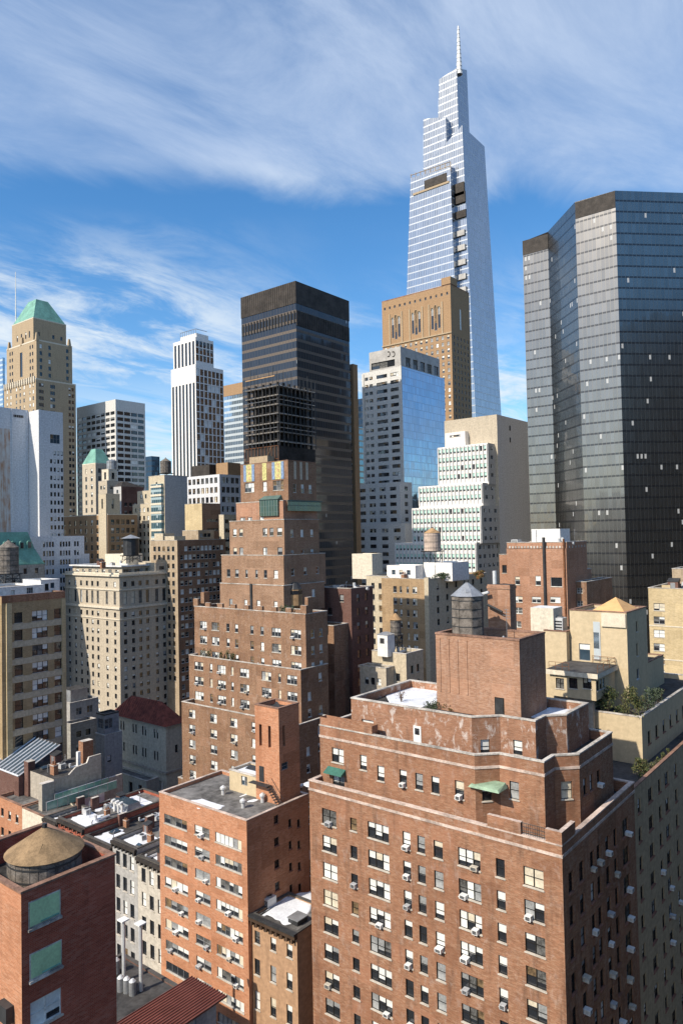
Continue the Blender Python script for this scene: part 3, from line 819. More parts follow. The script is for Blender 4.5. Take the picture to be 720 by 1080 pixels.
# small brownstone between them
XC = XB + .6
cC = onX(313, 985, XC); yC0, yC1, zC = cC.y, yB0 - .02, cC.z; xC1 = onY(329, 955, yC0).x + 4
Cb = Building('town_house', 'narrow brown town house with bracketed cornice and roof snow, squeezed between two brick blocks', (XC + 4, (yC0 + yC1) / 2, 0))
fw = []
for x, ys in ((397, (423, 525, 640)), (452, (447, 550, 665)), (508, (470, 575, 690))):
    for j, y in enumerate(ys): fw.append(wx((XC, yC1), (XC, yC0), *cB4(x, y), .95, (1.7, 2.1, 2.4)[j], 'single', 'near'))
Cb.vol(rect(XC, xC1, yC0, yC1), 0, zC, 'stucco_brown', {0: fw}, par=.25, cop='coping_dark', roof='tar_grey')
cn = MB(); cn.box(XC - .55, XC - .02, yC0 - .1, yC1 - .02, zC - .55, zC - .05, 'frame_brown'); cn.box(XC - .7, XC - .02, yC0 - .15, yC1 - .02, zC - .05, zC + .2, 'metal_dark')
for k in range(9):
    y = yC0 + .4 + k * (yC1 - yC0 - .8) / 8
    cn.box(XC - .5, XC - .02, y - .12, y + .12, zC - 1.1, zC - .56, 'frame_brown')
Cb.part('cornice', cn); Cb.close()

# ---------------------------------------------------------------- brick tank house, bottom left
cD = at(22.5, 943, 44.0)
xD0, yD0, zD = cD.x, cD.y, cD.z; xD1 = onY(121.5, 907, yD0).x; yD1 = yD0 + 9
D = Building('tank_house', 'dark red brick tank house with green boarded windows at the bottom left', (xD0 + 3, yD0 + 4, 0))
QD, RD = (xD0, yD0), (xD1, yD0)
cD2 = lambda x, y: (x / 3.13, 850 + y / 3.13)
rwD = [wx(QD, RD, *cD2(154, 672), 2.05, 1.75, 'pair', 'white')]
D.vol(rect(xD0, xD1, yD0, yD1), 0, zD, 'brick_dark', {1: rwD}, par=1.6, cop='coping_brown', cw=.3, fm={0: 'brick_orange'})  # orange brick paints the sunlit face, dark brick the shaded one
for x, y in ((148, 340), (152, 508)):
    u, z = wpx(QD, RD, *cD2(x, y)); m = MB()
    m.box(xD0 + u - 1.05, xD0 + u + 1.05, yD0 - .04, yD0 + .02, z - .8, z + .8, 'coping'); m.box(xD0 + u - .97, xD0 + u + .97, yD0 - .07, yD0 - .04, z - .68, z + .74, 'board_green')
    m.box(xD0 + u - 1.1, xD0 + u + 1.1, yD0 - .16, yD0 + .02, z - .95, z - .8, 'coping'); m.bar((xD0 + u - .3, yD0 - .1, z - .6), (xD0 + u + .9, yD0 - .1, z - .6), .05, 'green_copper')
    D.part('boarded_window', m)
lm = MB(); P = onX(10, 1065, xD0)
lm.box(xD0 - .5, xD0 - .01, P.y - .6, P.y + .6, P.z - .5, P.z + .5, 'metal_dark'); D.part('vent_hood', lm)
D.close()

# maroon ribbed roof on the near side of the street
eP = at(203, 1030, 70)
zE = eP.z; a = onZ(243, 1048, zE); b_ = onZ(120, 1078, zE)
E = Building('metal_shed', 'rooftop shed under a maroon ribbed metal roof at the bottom edge', (eP.x - 6, eP.y - 4, 0))
m = MB(); xe0, xe1, ye0, ye1 = eP.x - 20, eP.x, a.y, eP.y
m.box(xe0, xe1, ye0, ye1, zE - .12, zE, 'maroon')
n = 15
for k in range(n + 1):
    y = ye0 + (ye1 - ye0) * k / n
    m.box(xe0, xe1 + .02, y - .03, y + .03, zE + .001, zE + .09, 'maroon_rib')
E.part('roof', m)
m = MB(); m.box(xe0, xe1 - .8, ye0 + .6, ye1 - .6, 0, zE - .121, 'greywash', False); E.part('wall', m)
m = MB(); P = onY(226, 1070, ye0 + .6); m.box(P.x - 2.2, P.x - .9, ye0 + .52, ye0 + .598, zE - 2.8, zE - .5, 'frame_grey'); E.part('door', m)


# ---------------------------------------------------------------- stepped brown brick tower (centre)
XL = onX(317, 707, 100).x
cL = at(317, 707, 138); XL = cL.x
L = Building('stepped_tower', 'tall stepped brown brick tower with terraces and a crown of coloured panels', (XL + 12, cL.y + 10, 0))


def tier(b, X, cx, cy, left, right, z0, m, nl, nr, rows, ztop=2.2, pitch=3.15, w=1.3, h=1.7, kl='pair', kr='single', stl='white', sr='white', par=.9, yback=None, xback=None, skip=None, skr=None, deepen=None, **kw):
    x0, x1, y0, y1, z = fitX(cx, cy, X, left, right)
    if xback: x1 = xback
    if yback: y1 = yback
    wl = grid(y1 - y0, nl, w, z - ztop, pitch, rows, h, kl, stl, .8, .8, skip) if nl else []
    if callable(kl): wl = kl(y1 - y0, z)
    wr = grid(x1 - x0, nr, 1.0, z - ztop, pitch, rows, h, kr, sr, .8, .8, skr) if nr else []
    b.vol(rect(x0, x1, y0, y1), z0, z, m, {0: wl, 1: wr}, par=par, **kw)
    return x0, x1, y0, y1, z


rnd = random.Random(4)
def mixed(cols, rows, ztop=2.1, pitch=3.15, h=1.8, st='bright', miss=.0):
    def f(Lw, z):
        out = []
        for j in range(rows):
            for u, w, k in cols:
                if rnd.random() < miss: continue
                out.append(Wn(u * Lw, z - ztop - pitch * j, w * 1.18, h, k, st))
        return out
    return f


f0 = tier(L, XL - 3.2, 268 + 47, 765, 192, 346, 0, 'brick_brown', 1, 2, 14, kl=mixed(((.10, 1.7, 'pair'), (.30, 1.7, 'pair'), (.48, 1.7, 'pair'), (.66, 1.7, 'pair'), (.86, 1.7, 'pair')), 10), skr=lambda i, j: (i + j) % 3 == 0)
f1 = tier(L, XL, 317, 707, 199.5, 346, f0[4] - 1, 'brick_brown', 1, 2, 6, kl=mixed(((.10, 2.4, 'triple'), (.22, .7, 'single'), (.32, 2.1, 'triple'), (.42, .6, 'single'), (.53, 2.2, 'triple'), (.72, 2.2, 'triple'), (.83, .6, 'single'), (.93, 2.2, 'triple')), 3), skr=lambda i, j: (i * 2 + j) % 3 == 0)
f2 = tier(L, XL + 2.2, 322, 648, 205, 345, f1[4] - 1, 'brick_brown', 1, 2, 3, ztop=4.0, kl=mixed(((.09, 1.9, 'triple'), (.21, 2.0, 'triple'), (.33, .8, 'single'), (.41, .8, 'single'), (.55, .8, 'single'), (.64, .8, 'single'), (.76, 2.1, 'triple'), (.92, 2.3, 'triple')), 3, ztop=4.0), cop='coping')
f3 = tier(L, XL + 7.5, 299, 618, 232, 342, f2[4] - 1, 'brick_mid', 1, 2, 2, kl=mixed(((.18, .9, 'single'), (.42, .8, 'single'), (.62, .9, 'single'), (.88, .9, 'single')), 1, ztop=4.2), par=.5)
f4 = tier(L, XL + 8.2, 299, 586, 233.5, 343, f3[4] - .5, 'brick_mid', 1, 3, 3, ztop=3.6, kl=mixed(((.12, .95, 'single'), (.26, .95, 'single'), (.42, .6, 'slot'), (.58, .6, 'slot'), (.72, .8, 'single'), (.88, 1.0, 'single')), 2, ztop=4.0, pitch=4.2), pitch=4.3)
f5 = tier(L, XL + 10.2, 299.5, 548, 242, 336, f4[4] - 1, 'brick_mid', 1, 3, 3, kl=mixed(((.1, 1.0, 'single'), (.22, 1.0, 'single'), (.66, 1.1, 'pair'), (.78, 1.0, 'single'), (.92, 1.2, 'single')), 3, ztop=2.6, pitch=4.2, miss=.1), ztop=3, pitch=4.4)
f6 = tier(L, XL + 11.6, 298.5, 528, 249, 334, f5[4] - 1, 'brick_rose', 1, 3, 1, kl=mixed(((.14, 1.4, 'pair'), (.3, 1.2, 'pair'), (.55, 1.1, 'single')), 1, ztop=4.2), ztop=4.5)
f7 = tier(L, XL + 12.6, 303.5, 485.5, 253.5, 333, f6[4] - 1, 'brick_brown', 1, 3, 2, kl=mixed(((.19, 2.5, 'triple'), (.52, 1.0, 'single'), (.80, 2.7, 'triple')), 2, ztop=5.3, pitch=4.5, h=2.2), ztop=6.0, pitch=4.3, cop='coping_brown', h=2.0)
x0, x1, y0, y1, z = f7; W7 = y1 - y0
cw = MB()
for u, w in ((.19, 3.3), (.52, 1.3), (.80, 3.4)):
    yc = y1 - u * W7
    cw.box(x0 - .06, x0 + .01, yc - w / 2, yc + w / 2, z - 3.9, z - .05, 'yellow')
    if w > 2:
        for s_ in (-1, 1): cw.box(x0 - .10, x0 - .061, yc + s_ * w * .40 - .42, yc + s_ * w * .40 + .42, z - 3.9, z - .1, 'blue_tile')
        for k in range(3): cw.box(x0 - .085, x0 - .061, yc - .35, yc + .35, z - 3.5 + k * 1.2, z - 2.8 + k * 1.2, 'gold')
L.part('coloured_panel', cw)
cw = MB()
for k in range(3):
    xc = x0 + 2.2 + k * (x1 - x0 - 4.4) / 2 * .8
    cw.box(xc - .35, xc + .35, y0 - .12, y0 + .01, z - 4.0, z - .1, 'beige_stone')
L.part('pilaster', cw)
# conservatory on the terrace below the crown and a bay window lower down
gh = MB(); gx0, gx1 = f6[0] + 6, f6[1] - .3
gh.box(f6[0] + .6, f6[1] + .5, f6[2] - .8, f7[2] - .1, f6[4] - 2.2, f6[4] - .2, 'curtain_conservatory'); gh.box(f6[0] + .4, f6[1] + .7, f6[2] - 1.0, f7[2] - .1, f6[4] - .2, f6[4] + .1, 'copper_dull')
L.part('conservatory', gh)
gh = MB(); yy = f6[2] + 1.2
gh.box(f6[0] - .4, f7[0] - .05, yy, yy + 5.6, f6[4] - 3.2, f6[4] + .4, 'curtain_conservatory'); gh.hull([(f6[0] - .6, yy + 5.8, f6[4] + .4), (f6[0] - .6, yy - .2, f6[4] + .4), (f7[0] - .05, yy - .2, f6[4] + .4), (f7[0] - .05, yy + 5.8, f6[4] + .4)], [(f6[0], yy + 5.4, f6[4] + .8), (f6[0], yy + .2, f6[4] + .8), (f7[0] - .05, yy + .2, f6[4] + 1.3), (f7[0] - .05, yy + 5.4, f6[4] + 1.3)], 'copper_dull')
L.part('conservatory', gh)
bw = MB(); P = onY(310, 622, f4[2])
bw.cyl((P.x, f4[2] - .1), 1.7, 1.7, P.z - 3.2, P.z + .2, 'wood_tan', 10); bw.cyl((P.x, f4[2] - .1), 1.72, 1.72, P.z - .9, P.z - .1, 'glass', 10, False); bw.cyl((P.x, f4[2] - .1), 1.75, .8, P.z + .2, P.z + 1.5, 'metal_dark', 10); bw.cyl((P.x, f4[2] - .1), .6, 1.7, P.z - 4.2, P.z - 3.2, 'wood_tan', 10, False)
L.part('bay_window', bw)
# crenellated terrace parapet of the wide tier, corner piers
cr_ = MB(); x0, x1, y0, y1, z = f2
for k in range(9):
    y = y0 + .5 + (y1 - y0 - 1.0) * k / 8
    cr_.box(x0 - .05, x0 + .5, y - .75, y + .75, z + .142, z + (1.0 if k not in (0, 8) else 1.7), 'brick_brown', top='coping')
cr_.box(x0 + .8, x0 + 2.2, y0 + .02, y0 + .8, z + .142, z + 3.2, 'brick_brown', top='coping')
cr_.box(x0 + 1.8, x0 + 3.4, y1 - 1.2, y1 - .1, z + .142, z + 3.0, 'brick_brown', top='coping_brown')
L.part('parapet_merlon', cr_)
ch = MB(); x0, x1, y0, y1, z = f3
ch.box(x0 - .25, x0 - .02, y1 - (y1 - y0) * .53, y1 - (y1 - y0) * .50, f2[4] - .8, z + .2, 'metal_dark'); L.part('downpipe', ch)
rr_ = random.Random(3); lw_ = [t for t in L.wins if abs(t[1] + math.pi / 2) < .3 and t[2].w > 1.2]; rr_.shuffle(lw_)
put_acs([proj(t[0]) for t in lw_[:22]], lw_, 'boxy window air conditioner on the stepped brown brick tower', 'air conditioners on the stepped brick tower')
L.close(100)

# ---------------------------------------------------------------- buildings between the tower and the big block
def WL(n, w, rows, ztop=2.2, pitch=3.1, h=1.7, k='single', st='dark', m0=1., m1=1., skip=None):
    return lambda Lw, z: grid(Lw, n, w, z - ztop, pitch, rows, h, k, st, m0, m1, skip)


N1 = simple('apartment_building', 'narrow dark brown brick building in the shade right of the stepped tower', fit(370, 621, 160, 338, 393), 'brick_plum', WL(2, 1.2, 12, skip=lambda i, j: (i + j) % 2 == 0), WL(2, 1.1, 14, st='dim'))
x0, x1, y0, y1, z = N1.f
N1.vol(rect(x0 - 5, x0 - .02, y0 + 1, y1), 0, onX(360, 661, x0 - 5).z, 'brick_brown', {0: grid(y1 - y0 - 1, 2, 1.1, onX(360, 661, x0 - 5).z - 3, 3.2, 9, 1.6)}, par=.8)
N1.close()
O = simple('apartment_building', 'brown brick building with a buff corner and white roof houses, under a white water tank', fit(454, 611, 190, 402, 513), 'brick_tan',
           lambda Lw, z: mixed(((.28, .95, 'single'), (.40, .6, 'single'), (.54, .6, 'single'), (.68, 1.2, 'pair')), 9, ztop=3.0, pitch=3.1)(Lw, z), WL(6, 1.3, 10, st='dark', k='single'), fm={1: 'warm_beige'}, roof='tar_grey')
x0, x1, y0, y1, z = O.f
O.vol(rect(x0 + 2.5, x0 + 14, y1 + .02, y1 + 7), 0, z + .3, 'warm_beige', {0: grid(7, 2, 1.1, z - 2.5, 3.1, 10, 1.7)}, par=.8)
O.vol(rect(x0 - 1.2, x0 - .02, y0 + .02, y0 + 1.3), 0, z + .5, 'warm_beige', par=0, cop=None, wallname='corner_pier')
P = onX(410, 602, x0 + 4); P2 = onX(440, 602, x0 + 4)
O.vol(rect(x0 + 3, x0 + 9, P2.y, P.y), z - .9, P.z + 1.6, 'white_stone', {0: grid(P.y - P2.y, 3, 1.2, P.z - .3, 3, 1, 1.3, st='light')}, par=.3, roof='roof_white', cop=None, wallname='roof_house_wall')
O.vol(rect(x0 + 7, x0 + 16, P2.y - 9, P2.y - .1), z - .9, P.z + 2.3, 'white_stone', par=.3, roof='roof_white', cop=None, wallname='roof_house_wall')
P = onX(371, 584, x0 + 6); P2 = onX(392, 584, x0 + 6); PR = onY(403, 584, P2.y)
O.vol(rect(x0 + 6, PR.x, P2.y, P.y), z - .9, P.z, 'cream_stone', par=.2, roof='roof_white', cop=None, wallname='roof_house_wall')
O.close()
S2 = simple('low_building', 'small buff building with a low parapet below the tank with a wooden cone roof', fit(428, 690, 150, 392, 446), 'warm_beige', WL(3, 1.0, 6, 5.0, k='single'), WL(2, 1.0, 6, 3.5), roof='tar_grey')
x0, x1, y0, y1, z = S2.f
S2.vol(rect(x0 - 3, x0 - .02, y0 + 3, y1 + 1), 0, onX(405, 705, x0 - 3).z, 'beige_stone', {0: grid(y1 - y0 - 2, 3, 1.0, onX(405, 705, x0 - 3).z - 3, 3.2, 5, 1.6)}, par=.6, roof='tar_grey')
S2.close()

# ---------------------------------------------------------------- red brick block with arcaded top (right of centre)
Pb = simple('apartment_building', 'red brick building with an arcaded frieze and a black flue up its front', fit(597, 572, 165, 534, 618), 'brick_rose', None, None, base=0, roof='tar_grey', par=.8)
x0, x1, y0, y1, z = Pb.f
cP = lambda x, y: (500 + x / 3.27, 560 + y / 3.27)
Pb.vol(rect(x0 - .3, x0 - .02, y0 + .02, y1 - .02), 0, z - 1.4, 'brick_rose', {0: [wx((x0 - .3, y1), (x0 - .3, y0), *cP(x, y), w, h, k, 'white') for x, y, w, h, k in (
    (148, 172, 1.2, 2.0, 'single'), (219, 172, 1.3, 2.3, 'single'), (282, 177, 2.7, 2.2, 'pane'), (150, 236, 2.2, 1.5, 'pair'), (213, 238, 2.2, 1.5, 'pair'), (278, 238, 2.4, 1.4, 'pair'), (150, 275, 2.2, 1.5, 'pair'), (213, 278, 2.2, 1.5, 'pair'), (146, 322, 2.2, 1.5, 'pair'), (278, 278, 2.2, 1.5, 'pair'), (213, 322, 2.2, 1.5, 'pair'))]}, par=0, cop='coping_brown', ch=.1)
fz = MB(); n = 18
for k in range(n):
    y = y0 + .4 + (y1 - y0 - .8) * (k + .5) / n
    fz.box(x0 - .12, x0 - .01, y - .2, y + .2, z - 1.35, z - .8, 'coping')
for k in range(6):
    xk = x0 + .5 + (x1 - x0 - 1) * (k + .5) / 6
    fz.box(xk - .2, xk + .2, y0 - .12, y0 - .01, z - 1.35, z - .8, 'coping')
Pb.part('frieze', fz)
fl = MB(); Pf = onX(574, 600, x0 - .35); Pf2 = onX(595, 600, x0 - .35)
fl.bar((x0 - .5, Pf.y, 0), (x0 - .5, Pf.y, z + 1.2), .35, 'metal_dark', 8); Pb.part('flue', fl)
fl = MB(); fl.bar((x0 - .5, y0 + .5, 0), (x0 - .5, y0 + .5, z + .8), .22, 'rust', 8); Pb.part('downpipe', fl)
PL = onX(526, 585, x0 + 1)
Pb.vol(rect(x0 + 1, x0 + 9, y1 + .02, PL.y), 0, PL.z, 'brick_rose', {0: grid(PL.y - y1, 1, 1.2, PL.z - 3.5, 4.4, 3, 2.0)}, par=.6)
PR = onY(622, 600, y0 + .5); PR2 = onY(645, 614, y0 - 2)
Pb.vol(rect(x1 + .02, PR.x + .6, y0 + .5, y0 + 10), 0, PR.z, 'brick_rose', par=.6)
xq = onX(618, 614, x0 + 5)
Pb.vol(rect(x0 + 5, onY(645, 616, xq.y).x, xq.y, y0 - .05), 0, xq.z, 'brick_brown', {0: grid(y0 - xq.y, 2, 1.3, xq.z - 2, 3, 3, 1.3, 'pair', 'white', .3, .3)}, par=.5)
rh = MB(); Pr = onX(560, 560, x0 + 4); Pr2 = onX(590, 560, x0 + 4)
Pb.vol(rect(x0 + 4, x0 + 10, Pr2.y, Pr.y), z - .8, Pr.z + .4, 'white_stone', par=0, cop=None, roof='metal_grey', wallname='roof_house_wall')
Pb.close()

# ---------------------------------------------------------------- beige block at the right edge
yQ = yA0 + .15
Pq = onY(690, 812, yQ)
Q = Building('apartment_building', 'beige stucco apartment block with planted terraces and a boxy penthouse at the right edge', (xA1 + 14, yQ + 6, 0))
xq0, xq1, zq = xA1 + .02, xA1 + 46, Pq.z
cQ = lambda x, y: (500 + x / 3.27, 760 + y / 3.27)
rw = []
zq1 = onY(*cQ(605, 258), yQ).z; zq2 = onY(*cQ(612, 350), yQ).z
for x in (568, 607, 640, 665, 697):
    u = onY(*cQ(x, 300), yQ).x - xq0
    for j in range(11): rw.append(Wn(u, zq1 - (zq1 - zq2) * j, 1.7 if x in (607, 665) else 1.15, 1.75, 'pair' if x in (607, 665) else 'single', 'near_dark'))
for k in range(6):
    for j in range(11): rw.append(Wn(24 + k * 3.6, zq1 - (zq1 - zq2) * j, 1.3, 1.75, 'single', 'near_dark'))
Q.vol([(xq0, yQ + 22), (xq0, yQ), (xq1, yQ), (xq1, yQ + 22)], 0, zq, 'dun_stone', {1: rw}, par=1.0, cop='coping_brown', key='main')
yQ1 = yQ + 2.6
c1 = onY(676, 757, yQ1); l1 = onX(618, 757, c1.x)
rw = [Wn(3.0 + 3.4 * k, c1.z - 3.2, 1.3, 1.8, 'pair', 'near_dark') for k in range(9)]
Q.vol(rect(c1.x, xq1 - 2, yQ1, max(l1.y, yQ1 + 8)), zq - 1, c1.z, 'stucco_tan', {0: [Wn(2.2, c1.z - 3.0, 1.2, 1.6, 'pair', 'near_dark')], 1: rw}, par=.7, cop='coping')
cT = onX(660, 646.7, c1.x + 6.2)
q0_, q1_, r0_, r1_, zT = cT.x, onY(681, 639, cT.y).x, cT.y, onX(600, 642, cT.x).y, cT.z
cR = lambda x, y: (560 + x / 4.5, 620 + y / 4.5)
Q.vol(rect(q0_, q1_, r0_, r1_), c1.z - .7, zT, 'stucco_tan', {0: [wx((q0_, r1_), (q0_, r0_), *cR(252, 305), 1.6, 2.4, 'pane', 'light')], 1: [wx((q0_, r0_), (q1_, r0_), *cR(500, 185), .8, 1.6, 'single', 'dark'), wx((q0_, r0_), (q1_, r0_), *cR(502, 295), .8, 1.9, 'single', 'dark'), wx((q0_, r0_), (q1_, r0_), *cR(506, 410), 1.4, 1.6, 'pane', 'white')]}, par=.4, cop='coping_brown', roof='tar_grey')
m = MB(); a = onX(*cR(330, 118), q0_ - .2); bq = onX(*cR(447, 190), q0_ - .2)
m.box(q0_ - .25, q0_ - .01, bq.y, a.y, bq.z, a.z, 'blind_cream'); Q.part('white_panel', m)
m = MB(); a = onX(*cR(292, 160), q0_ - .05); bq = onX(*cR(330, 345), q0_ - .05)
m.box(q0_ - .06, q0_ - .005, bq.y, a.y, bq.z, a.z, 'curtain_pale'); Q.part('stair_window', m)
# tent roof over the penthouse
ap = onX(*cR(362, 42), q0_ + 4.5); lf = onX(*cR(262, 95), q0_ + .6); rt = onX(*cR(455, 100), q0_ + .6)
m = MB(); zt0 = zT - .35; e = [(q0_ + .8, lf.y), (q0_ + .8, rt.y + .3), (q0_ + 8, rt.y + .3), (q0_ + 8, lf.y)]
for i in range(4):
    p, q = e[i], e[(i + 1) % 4]; m.face([(*p, zt0), (*q, zt0), (ap.x, (lf.y + rt.y) / 2, ap.z)], 'tent')
Q.part('tent_roof', m)
# side wing left of the penthouse, lower right wing
cW = onX(*cR(165, 210), q0_ - 1.2); lW = onX(573, 664, cW.x)
Q.vol(rect(cW.x, q0_ + 4, cW.y, lW.y), zq - 1, cW.z, 'stucco_tan', {}, par=.4, cop='coping_brown', roof='tar_grey')
wm = wx((cW.x, lW.y), (cW.x, cW.y), *cR(190, 305), 1.6, 2.2, 'pair', 'light')
a = onX(*cR(10, 100), cW.x + .6); bq = onX(*cR(105, 185), cW.x + .6)
Q.vol(rect(cW.x + .6, cW.x + 4, bq.y, a.y + .5), cW.z - .4, a.z + .2, 'cream_stone', par=0, cop=None, roof='roof_white', wallname='roof_house_wall')
aR = onY(699, 691, r0_ + 1)
Q.vol(rect(q1_ + .02, aR.x, r0_ + 1, r1_), c1.z - .7, aR.z, 'stucco_tan', {1: grid(aR.x - q1_, 3, 1.6, aR.z - 4.2, 3, 1, 1.7, 'pair', 'dark', .3, .3)}, par=.4, cop='coping_brown')
# sun room with a black roof
cS = onX(629, 711, c1.x - 1.8)
s0, s1, v0_, v1_, zS = cS.x, onY(651, 702, cS.y).x, cS.y, onX(576, 705, cS.x).y, cS.z
s1 = min(s1, q0_ - .05) if s1 > q0_ else s1
zs0 = onX(629, 740, s0).z
mw = [wx((s0 + .3, v1_ - .3), (s0 + .3, v0_ + .3), *cR(x, 455), 1.15, 1.5, 'pair', 'near') for x in (135, 198, 264)]
rw = [Wn(.8 + 1.1 * k, mw[0].z + .1, .9, 1.4, 'single', 'near') for k in range(3)]
Q.vol(rect(s0 + .3, s1, v0_ + .3, v1_ - .3), zs0, zS - .65, 'stucco_tan', {0: mw, 1: rw}, par=0, cop=None, wallname='sun_room_wall')
m = MB(); m.box(s0 - .1, s1 + .1, v0_ - .1, v1_ + .1, zS - .65, zS, 'cream_stone', top='tar'); Q.part('sun_room_roof', m)
Q.vol(rect(s0 + 1.0, c1.x - .02, v0_ + 1, v1_ - .5), zq - 1, zs0 - .01, 'stucco', par=0, cop=None, wallname='base_wall')
rl = MB()
for pa, pb_ in (((s0 + .3, v1_ - .2), (s0 + .3, v1_ - 3)), ((s1 - .2, v0_ + .2), (s1 - .2, v0_ + 3.4)), ((s0 + .8, v0_ + .2), (s1 - .3, v0_ + .2))):
    for hh in (.5, 1.0): rl.bar((*pa, zS + hh), (*pb_, zS + hh), .03, 'rust')
    for k in range(4):
        t = k / 3; x, y = pa[0] + (pb_[0] - pa[0]) * t, pa[1] + (pb_[1] - pa[1]) * t
        rl.bar((x, y, zS), (x, y, zS + 1.0), .03, 'rust')
Q.part('railing', rl)
put_acs([c10(*p) for p in ((615, 70), (652, 140), (708, 165), (652, 222), (655, 318))], [t for t in Q.placed['main']], 'boxy window air conditioner on the beige block at the right edge', 'air conditioners on the beige block')
Q.close()

Rb = simple('apartment_building', 'pale yellow brick apartment house at the right edge, behind the beige block', fitX(745, 622, onX(690, 626, at(690, 626, 160).x).x, 683, 790), 'brick_yellow', lambda Lw, z: [wx((at(690, 626, 160).x, onX(683, 626, at(690, 626, 160).x).y), (at(690, 626, 160).x, 0), 560 + x / 4.5, 620 + y / 4.5, 2.3, 1.7, 'pair', 'bright') for x in (605,) for y in (92, 155, 218, 283, 345, 408)], WL(2, 1.2, 6), roof='tar_grey')
x0, x1, y0, y1, z = Rb.f
m = MB()
for k in range(2): m.box(x0 - .07, x0 - .005, y0, y1, z - 8.3 - 7.2 * k, z - 8.05 - 7.2 * k, 'cream_stone')
Rb.part('belt_course', m)
Pq = onX(708, 600, x0 + 6)
Rb.vol(rect(x0 + 6, x0 + 14, y0, Pq.y), z - .9, Pq.z, 'brick_buff', {0: grid(Pq.y - y0, 3, 1.0, Pq.z - 4, 3, 1, 1.5)}, par=.5)
Pq = onX(697, 612, x0 + 2); Pq2 = onX(706, 612, x0 + 2)
Rb.vol(rect(x0 + 2, x0 + 5, Pq2.y, Pq.y), z - .9, Pq.z - 1, 'brick_yellow', par=0, cop=None, wallname='roof_house_wall')
Rb.close()

# ---------------------------------------------------------------- white stepped office with mint glass
XTT = at(507, 540, 285).x
T = Building('office_building', 'white stepped office block with mint glass bands and a tan mechanical top', (XTT + 20, at(507, 540, 285).y, 0))
spec = [(XTT - 3, 502, 572, 416, 528, 3, 21), (XTT, 507, 533, 434, 536, 4, 18), (XTT + 4.5, 508.5, 509, 441, 538, 2, 17), (XTT + 9, 514, 467, 461, 542, 4, 13)]
fz_ = 0; tf = []
for X, cx, cy, l, r, rows, n in spec:
    x0, x1, y0, y1, z = fitX(cx, cy, X, l, r)
    wl = grid(y1 - y0, n, (y1 - y0) / n * .66, z - 2.0, 3.6, rows, 2.2, 'pane', 'mint', .4, .4)
    wr = grid(x1 - x0, 5, 2.2, z - 2.0, 3.6, rows, 1.5, 'pair', 'light', 1, 1)
    T.vol(rect(x0, x1, y0, y1), fz_, z, 'white_stone', {0: wl, 1: wr}, par=.5, fm={1: 'grey_wall'}, cop=None, roof='roof_white')
    m = MB()
    for i in range(n + 1):
        y = y0 + .4 + i * (y1 - y0 - .8) / n
        m.box(x0 - .55, x0 + .01, y - .16, y + .16, max(fz_, z - 3.6 * rows - .8), z - .3, 'white_stone')
    T.part('fin', m)
    fz_ = z - .5; tf.append((x0, x1, y0, y1, z))
x0, x1, y0, y1, z = tf[-1]
mx0, mx1, my0, my1, mz = fitX(523.5, 437, x0 + 6, 468, 556)
T.vol(rect(mx0, mx1, my0, my1), 0, mz, 'beige_stone', {1: [Wn((mx1 - mx0) * .4, mz - 4.5 - 5 * k, 1.6, 2.2, 'pane', 'dark') for k in range(2)]}, par=.5, cop=None, fm={1: 'pale_slab'}, roof='tar_grey')
ml = onX(469, 455, x0 + 3); ml2 = onX(490, 455, x0 + 3)
T.vol(rect(x0 + 3, x0 + 5.9, ml2.y, ml.y), z - .5, onX(469, 457, x0 + 3).z, 'white_stone', {0: [Wn((ml.y - ml2.y) * .5, onX(469, 461, x0 + 3).z, 5, .9, 'six', 'dark')]}, par=.2, cop=None, roof='roof_white', wallname='roof_house_wall')
tr = fitX(556.5, 474, mx1 + .02, 540, 575)
wt = MB()
T.vol(rect(mx1 + .02, mx1 + 14, my0 + .6, my0 + 18), 0, onY(566, 473, my0 + .6).z, 'grey_wall', {1: grid(14, 2, 3.6, onY(566, 473, my0).z - 3, 3.9, 14, 1.7, 'triple', 'light', .6, .6)}, par=.4, cop=None)
T.close(100)

# ---------------------------------------------------------------- white office with the blue glass side
x0, x1, y0, y1, z = fit(423, 386, 340, 382, 468)
U = Building('office_building', 'pale office tower with a blue mirror-glass side and a grey mechanical box on top', ((x0 + x1) / 2, (y0 + y1) / 2, 0))
Lw = y1 - y0
wl = []
for j in range(27):
    zz_ = z - 3.2 - 3.6 * j
    for u, w in ((.10, 2.0), (.22, 2.0)): wl.append(Wn(Lw * u, zz_, w, 1.6, 'pair', 'plain'))
    wl.append(Wn(Lw * .50, zz_, Lw * .27, 1.7, 'quad', 'plain')); wl.append(Wn(Lw * .82, zz_, Lw * .20, 1.7, 'triple', 'plain'))
gb = MB()
U.vol(rect(x0, x1, y0, y1), 0, z, 'white_panel', {0: wl}, par=.6, cop=None, roof='tar_grey', fm={1: 'curtain_blue'})
m = MB(); m.box(x0 - .3, x0 - .01, y0 + Lw * .965, y1 + .3, 0, z - .5, 'white_panel'); m.box(x0 - .6, x0 - .01, y0 - .25, y0 + .5, 0, z + .2, 'white_panel'); U.part('pier', m)
hb = onX(422.7, 365, x0 + .8); hl = onX(389, 369, x0 + .8); hr = onY(463, 375, y0 + .8)
U.vol(rect(x0 + .8, hr.x, y0 + .8, hl.y), z - .6, hb.z, 'mech_grey', {0: [Wn((hl.y - y0) * .42, z + 2.5, (hl.y - y0) * .72, 3.2, 'triple', 'deep')], 1: grid(hr.x - x0, 5, 4.2, z + 3.0, 3, 1, 4.5, 'pair', 'deep', 3, 1)}, par=.3, cop=None, roof='tar_grey')
m = MB()
